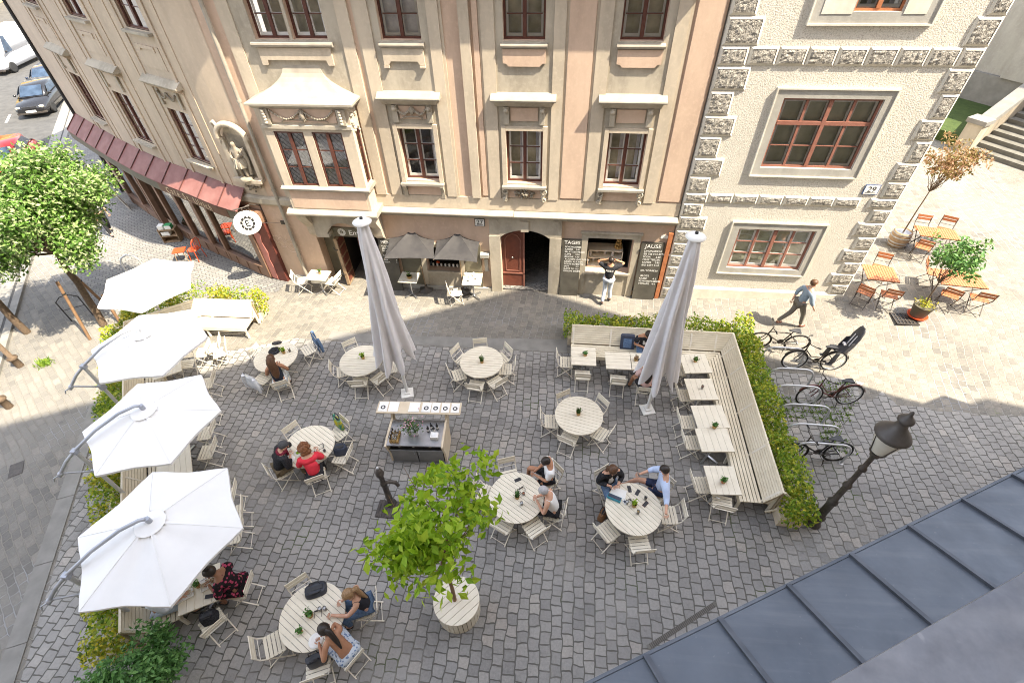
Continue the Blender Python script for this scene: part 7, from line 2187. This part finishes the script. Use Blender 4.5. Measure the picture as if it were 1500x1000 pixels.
    mb.tube([j1 + hf * .088 + hr * .022 - hu * .06, j1 + hf * .094 - hu * .062, j1 + hf * .088 - hr * .022 - hu * .06], .005, 5)
    obj('facial_features', mb, M['doorwood'], t)
    if top:
        kind, tm = top
        e = .019
        NN = [(pel + u * .0, (.158, .132)), (wst, (.146, .124)), (chs, (.166, .136)), (nb - u2 * .005, (.115, .10))]
        EE = [(0, 1), (1, 2), (2, 3)]
        if kind in ('tee', 'shirt', 'jacket'):
            for sh, el, wr in ((shR, elR, wrR), (shL, elL, wrL)):
                i = len(NN); NN += [(sh, .088), (sh.lerp(el, .78), .076)]; EE += [(3, i), (i, i + 1)]
                if kind in ('shirt', 'jacket'): NN += [(el, .068), (el.lerp(wr, .9 if kind == 'jacket' else .5), .054)]; EE += [(i + 1, i + 2), (i + 2, i + 3)]
        else:
            for sh in (shR, shL): i = len(NN); NN += [(nb.lerp(sh, .70) + u2 * .015, .058)]; EE += [(3, i)]
        if kind == 'jacket': NN[0] = (pel - u * .03, (.178, .155))
        obj({'tee': 'tee_shirt', 'shirt': 'shirt', 'jacket': 'jacket', 'tank': 'tank_top'}[kind], skin_geo(NN, EE), tm, t)
        if kind == 'shirt':
            mb = MB(); mb.tube([nb + V((.06 * math.cos(a), .06 * math.sin(a), .035)) for a in [k * .628 for k in range(10)]], .016, 5, closed=True); obj('collar', mb, tm, t)
        if kind == 'jacket' and extra != 'plain':
            mb = skin_geo([(pel + u * .08 + V((0, .045, 0)), (.09, .10)), (wst + u * .05 + V((0, .03, 0)), (.085, .10)), (chs + V((0, .024, 0)), (.085, .105)), (nb + V((0, .018, -.06)), (.06, .07))], [(0, 1), (1, 2), (2, 3)]); obj('blouse', mb, M['paper'], t)
    if bottom:
        kind, bm_ = bottom
        NN = [(pel + V((0, 0, .02)), (.15, .125))]; EE = []
        for hp_, (kn, an) in ((hipR, legs[0]), (hipL, legs[1])):
            i = len(NN)
            if kind == 'trousers': NN += [(hp_, .105), (kn, .074), (an + V((0, 0, .02)), .056)]; EE += [(0, i), (i, i + 1), (i + 1, i + 2)]
            elif kind == 'shorts': NN += [(hp_, .105), (hp_.lerp(kn, .72), .088)]; EE += [(0, i), (i, i + 1)]
            else: NN += [(hp_, .125), (kn + V((0, .02, -.02)), .115), (kn.lerp(an, .45), .11)]; EE += [(0, i), (i, i + 1), (i + 1, i + 2)]
        obj({'trousers': 'trousers', 'shorts': 'shorts', 'skirt': 'skirt'}[kind], skin_geo(NN, EE), bm_, t)
    for (kn, an), to in zip(legs, toes):
        mb = skin_geo([(an + V((0, -.03, -.03)), .042), (an + (to - an) * .5 + V((0, 0, -.012)), .046), (to + V((0, .02, 0)), .036)], [(0, 1), (1, 2)])
        obj('shoe', mb, M[shoes], t)
    hk, hc = hair
    hc_ = j1 + hu * .032 - hf * .022
    mb = MB(); b0 = len(mb.v); mb.ball((0, 0, 0), 1, 16, 10)
    Mh = Matrix((hr, hf, hu)).transposed()
    rr = {'short': .100, 'cap': .104, 'curly': .118}.get(hk, .105)
    for i in range(len(mb.v)):
        v = V(mb.v[i]); nz = .03 * mnoise.noise(v * 3 + V((sc * 9, loc[0], loc[1]))) + (.10 * mnoise.noise(v * 5) if hk == 'curly' else 0)
        q = V((v.x * rr * .96, v.y * rr * 1.08, v.z * rr * 1.02)) * (1 + nz)
        if v.y > .2 and v.z < .25: q = q * .80                    # leaves the face free
        mb.v[i] = tuple(hc_ + Mh @ q)
    if hk == 'bun': mb.ball(hc_ + hu * .10 - hf * .05, .052, 10, 7)
    if hk == 'pony':
        p = hc_ - hf * .10; mb.tube([p, p - hf * .05 - hu * .03, nb - V((0, .12, .02)), chs - V((.02, .15, 0))], [.04, .05, .042, .015], 8)
    if hk == 'long':
        for s in (-1, 0, 1):
            p = hc_ - hf * .06 + hr * .045 * s; mb.tube([p, p - hf * .055 - hu * .10, nb - V((-.05 * s, .10, .03)), chs - V((-.04 * s, .135, .02)), wst - V((-.02 * s, .12, -.06))], [.06, .07, .065, .055, .02], 8)
    if hk == 'curly':
        for _ in range(60):
            v = rnd_dir(.1)
            if v.dot(V((0, 1, 0))) > .5 and v.z < .3: continue
            mb.ball(hc_ + Mh @ (v * .115), random.uniform(.022, .036), 6, 4)
        for s in (-1, 0, 1): mb.ball(hc_ - hf * .05 + hr * .06 * s - hu * .10, .062, 8, 6)
    if hk == 'wavy':
        for s in (-1, 1): mb.tube([hc_ + hr * .07 * s, hc_ + hr * .085 * s - hu * .10 - hf * .02, nb + V((.09 * s, -.02, .02)), chs + V((.10 * s, .06, .02))], [.04, .045, .04, .015], 7)
    obj('cap' if hk == 'cap' else 'hair', mb, HAIRM[hc], t)
    return t, dict(chs=chs, nb=nb, pel=pel, u=u, wst=wst)
def seat(px, py, fx, fy, back=.03):
    p = at(px, py, .45); q = at(fx, fy, .45); p.z = 0; q.z = 0
    d = (q - p).normalized()
    return p - d * back, facing(p, q)
Vx = Vector
denim = cloth('blue_denim', (.10, .16, .27), (.14, .21, .33), scale=25); pale_denim = cloth('pale_jeans', (.46, .50, .56), (.56, .59, .64), scale=12)
white_c = cloth('white_cotton', (.80, .80, .80)); red_c = cloth('coral_red_cotton', (.72, .05, .075), (.66, .045, .065), scale=14)
def tc(key): c = TABLES[key]; return c
def seat_at(px, py, key, back=.04):
    p = at(px, py, .45); p.z = 0; c = TABLES[key]; d = (c - p); d.z = 0; d.normalize()
    return p - d * back, facing(p, c)
p, r = seat_at(464, 697, 'E6'); person('woman in coral red T-shirt with curly auburn hair, back to the viewer', p, r, lean=20, head=(25, 10), rh=Vx((.18, .44, .78)), lh=Vx((-.14, .40, .77)), top=('tee', red_c), bottom=('trousers', M['blackcloth']), hair=('curly', 'auburn'), fem=True)
p, r = seat_at(414, 689, 'E6'); tt_, k_ = person('man in black coat, maroon scarf and dark cap, hand at his face', p, r, lean=22, head=(35, -15), rh=Vx((.06, .32, .80)), lh=Vx((-.08, .33, 1.08)), top=('jacket', M['blackcloth']), bottom=('trousers', cloth('khaki_trousers', (.16, .125, .08), (.20, .155, .10))), hair=('cap', 'charcoal'), extra='plain')
mb = MB(); mb.tube([k_['nb'] + Vx((.10 * math.cos(a), .085 * math.sin(a) + .01, .03 + .01 * math.sin(3 * a))) for a in [k * .628 for k in range(10)]], .04, 7, closed=True); mb.tube([k_['nb'] + Vx((.03, .09, .02)), k_['chs'] + Vx((.04, .15, -.02))], .035, 7, .03); obj('scarf', mb, cloth('maroon_scarf', (.14, .012, .03), (.2, .03, .05)), tt_)
p, r = seat_at(413, 562, 'E8'); person('woman with long brown hair in navy tank top and white patterned trousers', p, r, lean=14, head=(22, -8), rh=Vx((.12, .34, .84)), lh=Vx((-.10, .38, .80)), sk='tanskin', top=('tank', cloth('navy_tank', (.03, .035, .05))), bottom=('trousers', cloth('white_patterned_cotton', (.72, .74, .74), (.35, .42, .46), 'flower', 22)), hair=('long', 'brown'), fem=True)
p, r = seat_at(536, 889, 'E5'); person('dark blond woman in dark tank top, arm laid on the round table', p, r, lean=8, head=(30, 15), rh=Vx((.10, .34, .80)), lh=Vx((-.12, .52, .775)), sk='skin', top=('tank', cloth('charcoal_tank', (.035, .035, .045))), bottom=('trousers', denim), hair=('pony', 'blond'), fem=True)
p, r = seat_at(511, 957, 'E5'); person('woman with bare back, dark ponytail and pale blue patterned dress leaning on the round table', p, r, lean=26, head=(38, 12), rh=Vx((.08, .33, 1.02)), lh=Vx((-.22, .40, .775)), sk='tanskin', bottom=('skirt', cloth('pale_blue_flowered', (.62, .68, .76), (.18, .26, .42), 'flower', 20)), hair=('pony', 'dark'), fem=True)
p, r = seat(803, 702, 740, 705); person('man in white T-shirt and black shorts, knee stretched to the left, reading his phone', p, r, lean=2, head=(45, 25), rh=Vx((.07, .30, .72)), lh=Vx((-.06, .30, .72)), sk='tanskin', top=('tee', white_c), bottom=('shorts', M['blackcloth']), hair=('short', 'dark'), legs=((Vx((.22, .44, .60)), Vx((.24, .46, .10))), (Vx((-.16, .42, .54)), Vx((-.12, .30, .09)))), shoes='paper')
p, r = seat_at(810, 749, 'E3'); person('grey haired woman in sleeveless white top and black trousers at the round table', p, r, lean=16, head=(38, 0), rh=Vx((.07, .36, .83)), lh=Vx((-.07, .36, .83)), top=('tank', white_c), bottom=('trousers', M['blackcloth']), hair=('short', 'grey'), fem=True)
p, r = seat(890, 711, 905, 745); person('dark haired woman in black jacket, white blouse and jeans looking at her hands', p, r, lean=4, head=(38, -18), rh=Vx((.10, .24, .84)), lh=Vx((-.10, .25, .86)), top=('jacket', M['blackcloth']), bottom=('trousers', denim), hair=('wavy', 'brown'), fem=True)
p, r = seat(963, 719, 905, 712); person('man in light blue shirt, one arm stretched to the empty chair beside him', p, r, lean=-2, head=(30, -25), lh=Vx((-.68, -.02, .86)), rh=Vx((.16, .42, .80)), top=('shirt', cloth('light_blue_shirt', (.48, .58, .80), (.54, .64, .85), scale=10)), bottom=('shorts', cloth('navy_shorts', (.035, .045, .09))), hair=('short', 'dark'), legs=((Vx((.16, .46, .55)), Vx((.2, .70, .20))), (Vx((-.08, .42, .54)), Vx((-.06, .36, .09)))), hints=(Vx((.7, -.2, -.5)), Vx((-.2, -.3, -.9))))
bx = at(941, 503, .55); tt_, k_ = person('man in black T-shirt with white print sitting on the right bench', (bx.x, 10.36, 0), math.pi, lean=10, head=(50, 10), rh=Vx((.07, .27, .80)), lh=Vx((-.07, .28, .80)), sk='tanskin', top=('tee', M['blackcloth']), bottom=('trousers', denim), hair=('short', 'dark'))
mb = MB(); mb.prism([(-.06, .0), (.06, .0), (.07, .15), (-.07, .15)], lambda a, b, w: k_['wst'] + Vx((a, .125 + .05 * b + w, .06 + b)), -.01, .012); obj('shirt_print', mb, M['paper'], tt_)
p, r = seat(944, 570, 944, 500); person('woman behind the folded parasol, legs bare, in pale blouse on a chair', p, r, lean=14, head=(20, 10), sk='tanskin', top=('tee', cloth('blush_blouse', (.66, .42, .38), (.72, .5, .46))), bottom=('shorts', M['blackcloth']), hair=('long', 'dark'), legs=((Vx((.13, .43, .54)), Vx((.13, .40, .09))), (Vx((-.28, .36, .54)), Vx((-.34, .40, .10)))), fem=True)
g = gat(887, 441); tt_, k_ = person('man in black T-shirt and pale jeans at the kiosk window, hands raised', (g.x, g.y, gz(g.x, g.y)), R(-4), 'stand', lean=3, head=(-5, 0), rh=Vx((.17, .12, 1.58)), lh=Vx((-.17, .12, 1.58)), hints=(Vx((1, .1, -.25)), Vx((-1, .1, -.25))), sk='tanskin', top=('tee', M['blackcloth']), bottom=('trousers', pale_denim), hair=('short', 'dark'), legs=((Vx((.09, .03, .50)), Vx((.12, .02, .09))), (Vx((-.08, -.02, .50)), Vx((-.12, -.22, .10)))))
text_mesh('shirt_print', 'FRIEZ', .10, M['paper'], tt_, Matrix.Translation(k_['chs'] + Vx((-.14, -.132, -.01))) @ Matrix.Rotation(R(90), 4, 'X'))
g = gat(1156, 477); person('man in grey blue shirt and grey trousers striding along the wall of the roughcast house', (g.x, g.y, gz(g.x, g.y)), R(-78), 'stand', lean=7, head=(8, 0), rh=Vx((.24, .26, .90)), lh=Vx((-.24, -.10, .88)), top=('shirt', cloth('grey_blue_shirt', (.24, .30, .37), (.28, .34, .41), scale=9)), bottom=('trousers', cloth('grey_brown_trousers', (.16, .145, .125), (.19, .17, .15))), hair=('short', 'brown'), legs=((Vx((.09, .20, .50)), Vx((.09, .26, .09))), (Vx((-.09, -.08, .50)), Vx((-.09, -.40, .16)))), shoes='doorwood')
floral = cloth('black_flowered_dress', (.018, .014, .016), (.42, .06, .12), 'flower', 16)
p, r = seat(353, 861, 293, 862); person('woman with a dark hair bun in a black flowered dress eating at a square table', p, r, lean=14, head=(35, 5), rh=Vx((.14, .42, .79)), lh=Vx((-.10, .38, .79)), sk='brownskin', top=('shirt', floral), bottom=('skirt', floral), hair=('bun', 'dark'), fem=True, sc=1.04)
p = at(243, 884, .55); p.z = 0; q = p + ln_; person('guest in grey white clothes on the left bench, head hidden by a parasol', (p.x - ln_.x * .12, p.y - ln_.y * .12, 0), facing(p, q), lean=10, head=(30, 0), rh=Vx((.18, .46, .79)), lh=Vx((-.12, .40, .79)), top=('shirt', cloth('pale_grey_linen', (.55, .58, .64), (.66, .68, .72), scale=8)), bottom=('skirt', cloth('pale_blue_linen', (.42, .48, .58), (.55, .6, .68), scale=8)), hair=('long', 'brown'), fem=True)
g = at(165, 343); person('woman in white top walking in the shaded left street behind tree leaves', (g.x, g.y, 0), R(-120), 'stand', lean=3, head=(10, 20), rh=Vx((.24, .14, .92)), top=('tee', white_c), bottom=('trousers', M['blackcloth']), hair=('long', 'dark'), legs=((Vx((.09, .14, .50)), Vx((.09, .18, .09))), (Vx((-.09, -.04, .50)), Vx((-.09, -.28, .13)))), fem=True)
# statue (one carved block)
V = Vector
o_ = W27(-9.58, 3.97, .20); n_ = (W27(-9.58, 3.97, .3) - o_).normalized()
stt.location = o_; stt.rotation_euler = (0, 0, math.atan2(-n_.x, n_.y))
S = .66
nodes = [(V((0, 0, .88)) * S, .10 * S * 1.3), (V((0, .02, 1.1)) * S, .11 * S * 1.2), (V((0, .02, 1.35)) * S, .13 * S * 1.3), (V((0, .03, 1.50)) * S, .05 * S * 1.3), (V((-.02, .06, 1.62)) * S, .09 * S * 1.2), (V((-.02, .06, 1.74)) * S, .08 * S * 1.1),
         (V((.2, .02, 1.36)) * S, .07 * S), (V((.28, .10, 1.1)) * S, .055 * S), (V((.12, .24, 1.05)) * S, .05 * S), (V((-.2, .02, 1.36)) * S, .07 * S), (V((-.3, .08, 1.12)) * S, .055 * S), (V((-.16, .24, 1.22)) * S, .05 * S),
         (V((.1, .02, .8)) * S, .14 * S), (V((.13, .06, .45)) * S, .10 * S), (V((.13, .0, .1)) * S, .08 * S), (V((-.1, .02, .8)) * S, .14 * S), (V((-.13, .02, .45)) * S, .09 * S), (V((-.12, .02, .1)) * S, .08 * S)]
mb = skin_geo(nodes, [(0, 1), (1, 2), (2, 3), (3, 4), (4, 5), (2, 6), (6, 7), (7, 8), (2, 9), (9, 10), (10, 11), (0, 12), (12, 13), (13, 14), (0, 15), (15, 16), (16, 17)])
obj('figure', mb, M['dkstone'], stt)
mb = MB(); mb.lathe([(.22 * S, 1.0 * S), (.30 * S, .62 * S), (.26 * S, .58 * S)], 14)
for k in range(9): a = k * .7; mb.tube([V((.2 * math.cos(a), .2 * math.sin(a), 1.0)) * S, V((.31 * math.cos(a), .31 * math.sin(a), .60)) * S], .02, 5)
mb.tube([V((-.25, -.1, 1.4)) * S, V((-.3, -.12, .8)) * S, V((-.22, -.1, .2)) * S], .08 * S, 7); obj('robe', mb, M['stone'], stt)
mb = MB(); mb.lathe([(.30 * S, 0), (.30 * S, .08 * S), (.24 * S, .12 * S), (.001, .13 * S)], 16); obj('plinth', mb, M['dkstone'], stt)

# ================================================================ SMALL THINGS ON TABLES AND CHAIRS
def item(name, label, cat, px, py, z, rz=0.0, group=None):
    p = at(px, py, z); return thing(name, label, cat, p, rz, group)
def phone(px, py, rz, label, mat='black', case='navy'):
    t = item('phone', label, 'phone', px, py, .742, rz)
    mb = MB(); mb.box((0, 0, .005), (.075, .15, .010)); obj('case', mb, M[case], t)
    mb = MB(); mb.box((0, 0, .0112), (.066, .138, .002)); obj('screen', mb, M['black'], t)
phone(758.5, 702.5, R(-60), 'dark phone on the far side of the round table of the man in white', case='navy')
phone(922, 716, R(10), 'blue cased phone, upper left of the two behind the herb pot', case='navy')
phone(934, 721, R(-30), 'phone lying right behind the leafy herb pot', case='navy')
phone(945.5, 738, R(-40), 'dark brown wallet sized phone right of the leafy herb pot', case='doorwood')
phone(306.5, 873, R(-75), 'dark phone at the table edge before the woman in floral dress', case='navy')
phone(457, 668, R(-40), 'dark phone between the woman in red and the man in black', case='black')
def plate_on(px, py, z, r, label, food=None, name='plate'):
    t = item(name, label, 'plate', px, py, z)
    mb = MB(); mb.lathe([(r * .6, 0), (r * .62, .006), (r, .018), (r * .99, .022), (r * .62, .010), (.001, .010)], 22); obj('plate', mb, M['paper'], t)
    if food:
        mb = MB()
        for _ in range(26): leaf(mb, V((random.gauss(0, r * .3), random.gauss(0, r * .3), .02 + random.random() * .02)), rnd_dir(.8), .03, .6)
        obj('food', mb, M[food], t, recalc=False)
plate_on(438, 663, .742, .11, 'white plate with green salad before the woman in red', 'bright')
plate_on(425, 673, .742, .12, 'large white plate before the man in black')
plate_on(463, 938, .742, .13, 'white plate on the round table before the bare backed woman')
plate_on(464, 664, .742, .11, 'plate with leftovers right of the herb pot beside the woman in red', 'copper')
def glass_on(px, py, z, label, mat='curtain', h=.11):
    t = item('drinking_glass', label, 'glass', px, py, z)
    mb = MB(); mb.lathe([(.028, 0), (.034, h), (.031, h), (.026, .008), (.001, .008)], 14); obj('glass', mb, glassy('tumbler_glass', (.92, .95, .97), .15) if 'tumbler_glass' not in bpy.data.materials else bpy.data.materials['tumbler_glass'], t)
    mb = MB(); mb.lathe([(.025, .01), (.030, h * .7), (.001, h * .7)], 12); obj('drink', mb, M[mat], t)
glass_on(767, 724, .742, 'small amber drink beside the herb pot of the man in white', 'terracotta', .08)
glass_on(764, 739, .742, 'clear glass left on the round table before the grey haired woman')
glass_on(470, 893, .742, 'clear glass right of the dark herb pot near the lower edge')
glass_on(477, 892, .742, 'second clear glass nearer the laid arm near the lower edge')
glass_on(918, 737, .742, 'clear glass left of the leafy herb pot by the blue folder')
glass_on(945, 731, .742, 'dark drink right behind the leafy herb pot', 'black')
glass_on(934, 752, .742, 'amber bottle shaped drink in front of the leafy herb pot', 'potclay', .13)
glass_on(425, 515, .742, 'iced drink on the round table with the black hat', 'potclay', .12)
glass_on(1028, 569, .742, 'tiny brown bottle on the second table from the bench corner', 'terracotta', .12)
glass_on(935, 528, .742, 'dark cup on the table half behind the parasol', 'black', .06)
glass_on(476, 661, .742, 'dark cup at the right rim of the table of the woman in red', 'black', .07)
for i, (px, py) in enumerate(((683, 404), (689, 407), (694, 404), (699, 409), (688, 412))):
    q = gat(px, py, .742); t = thing('drinking_glass', 'bright glass among the cluster on the small table under the right charcoal parasol', 'glass', q, 0, 'glasses on the small table by the bar')
    mb = MB(); mb.lathe([(.03, 0), (.035, .13), (.001, .13)], 12); obj('glass', mb, M['paper'], t)
# sunglasses
def shades(px, py, rz, label):
    t = item('sunglasses', label, 'sunglasses', px, py, .742, rz)
    mb = MB()
    for s in (-1, 1): mb.box((s * .036, 0, .022), (.055, .012, .04)); mb.bar((s * .068, 0, .03), (s * .062, -.12, .012), .006, .008)
    mb.bar((-.02, 0, .034), (.02, 0, .034), .006, .006); obj('frame', mb, M['black'], t)
shades(763, 715, R(40), 'black sunglasses behind the herb pot of the man in white'); shades(466.5, 894, R(20), 'dark sunglasses beside the dark herb pot near the lower edge'); shades(474, 653, R(-60), 'dark sunglasses on the right half of the table of the woman in red'); shades(925, 734, R(-50), 'dark sunglasses left behind the leafy herb pot by the blue folder')
# blue folder and papers
t = item('folder', 'turquoise blue box folder on the round table of the couple', 'folder', 899.5, 730, .742, R(-20)); mb = MB(); mb.box((0, 0, .035), (.30, .10, .07)); obj('cover', mb, flat('turquoise_card', (.03, .24, .33), (.04, .28, .37), 4, .6), t)
mb = MB(); mb.box((0, .004, .072), (.28, .08, .006)); obj('lid_edge', mb, M['navy'], t)
t = item('paper_sheet', 'white sheets of paper behind the blue folder', 'paper', 905, 722, .742, R(-20)); mb = MB(); mb.box((0, 0, .003), (.30, .21, .005)); mb.box((.03, .02, .007), (.29, .20, .002), .1); obj('sheet', mb, M['paper'], t)
t = item('paper_sheet', 'small printed receipt left of the leafy herb pot', 'paper', 915.5, 735, .742, R(25)); mb = MB(); mb.box((0, 0, .003), (.08, .12, .003)); obj('sheet', mb, M['paper'], t)
mb = MB(); mb.box((0, .01, .0052), (.05, .06, .001)); obj('print', mb, M['navy'], t)
def bag(px, py, z, rz, label, size, mat, handles=True, name='handbag', on_chair=False):
    t = item(name, label, 'bag', px, py, z, rz)
    w, d, h = size; mb = MB(); secs = []
    for i in range(7):
        f = i / 6; k = 1 - .35 * f ** 2; r_ = []
        for j in range(16):
            a = 2 * math.pi * j / 16; c_, s_ = math.cos(a), math.sin(a)
            r_.append((w / 2 * math.copysign(abs(c_) ** .6, c_) * (1 - .12 * f), d / 2 * math.copysign(abs(s_) ** .6, s_) * k, h * f + .01 * math.sin(3 * a + i)))
        secs.append(r_)
    loft(mb, secs); obj('body', mb, mat, t)
    mb = MB()
    if handles:
        for s in (-1, 1): mb.tube([(-w * .25, s * d * .2, h * .95), (-w * .2, s * d * .35, h * 1.3), (w * .2, s * d * .35, h * 1.3), (w * .25, s * d * .2, h * .95)], .010, 6)
    mb.box((0, 0, h * .99), (w * .7, d * .25, .015)); obj('handle', mb, M['black'], t)
    return t
lea = flat('black_leather', (.02, .022, .03), (.045, .05, .065), 5, .4)
bag(463, 864, .75, R(25), 'slumped black leather bag lying on the round table near the lower edge', (.42, .30, .10), lea)
bag(466, 968, .47, R(30), 'black handbag standing on the empty chair near the lower edge', (.34, .20, .26), lea)
bag(500, 661, .47, R(15), 'navy backpack on the chair right of the woman in red', (.32, .28, .22), M['navy'], True, 'backpack')
bag(309, 905, .47, R(30), 'furry black bag on the chair beside the floral dress', (.30, .26, .20), M['blackcloth'])
t = bag(498, 624, .50, R(-35), 'yellow and green printed tote bag on the chair behind the woman in red', (.36, .12, .36), cloth('yellow_tote', (.60, .50, .03), (.03, .26, .20), scale=6), True, 'tote_bag')
bag(882, 756, .02, R(60), 'brown leather bag on the paving left of the couple table', (.30, .16, .24), flat('tan_leather', (.26, .13, .06), (.32, .17, .08), 6, .5))
bag(948, 560, .50, R(0), 'black round handbag beside the woman behind the folded parasol', (.34, .20, .26), lea)
t = thing('laptop_bag', 'dark blue laptop bag leaning upright on the right bench beside the man in black', 'bag', (at(918, 505, .5).x, 10.37, .456), 0)
mb = MB(); mb.prism([(-.20, 0), (.20, 0), (.20, .36), (.17, .39), (-.17, .39), (-.20, .36)], lambda a, b, w: V((a, w + .42 * b, b)), -.04, .05); obj('body', mb, M['navy'], t)
mb = MB(); mb.prism([(-.12, .05), (.12, .05), (.12, .3), (-.12, .3)], lambda a, b, w: V((a, w + .42 * b, b)), -.052, -.04); obj('pocket', mb, denim, t)
t = item('hat', 'round black hat on the round table of the long haired woman', 'hat', 402, 514, .742); mb = MB(); mb.lathe([(.001, .10), (.07, .10), (.085, .06), (.09, .012), (.17, .006), (.17, 0), (.001, 0)], 22); obj('felt', mb, M['blackcloth'], t)
mb = MB(); mb.lathe([(.092, .012), (.093, .03), (.091, .03)], 22); obj('band', mb, M['navy'], t)
t = item('sunglass_case', 'dark soft case on the far rim of the round table with the black hat', 'case', 406, 503, .742, R(20)); mb = MB(); mb.ball((0, 0, .03), .1, 12, 8, (1.5, .7, .35)); obj('case', mb, M['blackcloth'], t); mb = MB(); mb.tube([(-.12, 0, .04), (0, .01, .062), (.12, 0, .04)], .006, 5); obj('zip', mb, M['iron'], t)
def jacket_on(px, py, key, label, mat, back=.27):
    p = at(px, py, .45); p.z = 0; c = TABLES[key]; rz = facing(p, c)
    t = thing('jacket', label, 'jacket', p, rz); mb = MB(); secs = []
    for i in range(9):
        f = i / 8; ang = math.pi * f
        y = -.275 - .035 * math.cos(ang); z = .86 - abs(f - .5) * 2 * .5 + .02
        wv = .24 + .03 * math.sin(f * 7)
        secs.append([(-wv + .02 * math.sin(5 * f + 1), y - .012, z), (-wv * .4, y - .028, z - .012), (wv * .4, y - .02, z), (wv, y - .012, z - .02), (wv, y + .012, z - .02), (wv * .4, y + .012, z), (-wv * .4, y + .014, z - .012), (-wv, y + .014, z)])
    loft(mb, secs); obj('cloth', mb, mat, t)
    mb = MB()
    for s in (-1, 1): mb.tube([(s * .2, -.31, .84), (s * .27, -.33, .6), (s * .25, -.33, .36)], .05, 8, .04)
    obj('sleeve', mb, mat, t)
jacket_on(452, 512, 'E8', 'blue denim jacket hung over the back of a chair', denim)
jacket_on(384, 555, 'E8', 'white grey jacket hung over the chair beside the long haired woman', cloth('white_grey_jacket', (.62, .64, .68), (.74, .75, .78), scale=7))
# trays in front of the floral dress
for px, py, lab, fm in ((308, 852, 'tray with food bowls before the woman in floral dress', 'copper'), (269, 871, 'second pale tray at the bench side of the same square table', 'ply')):
    t = item('tray', lab, 'tray', px, py, .742, R(-52)); mb = MB(); mb.box((0, 0, .008), (.24, .34, .014))
    for s in (-1, 1): mb.box((s * .12, 0, .02), (.012, .34, .02)); mb.box((0, s * .17, .02), (.24, .012, .02))
    obj('tray', mb, M['paper'], t)
    mb = MB()
    for k in range(3): mb.lathe([(.03, .018), (.05, .05), (.045, .05), (.001, .03)], 12, (.02 * (-1) ** k, -.10 + .10 * k, 0))
    obj('bowl', mb, M['ply'], t)
    mb = MB()
    for _ in range(24): leaf(mb, V((random.gauss(0, .04), random.gauss(0, .09), .05 + random.random() * .02)), rnd_dir(.8), .028, .6)
    obj('food', mb, M[fm] , t, recalc=False)
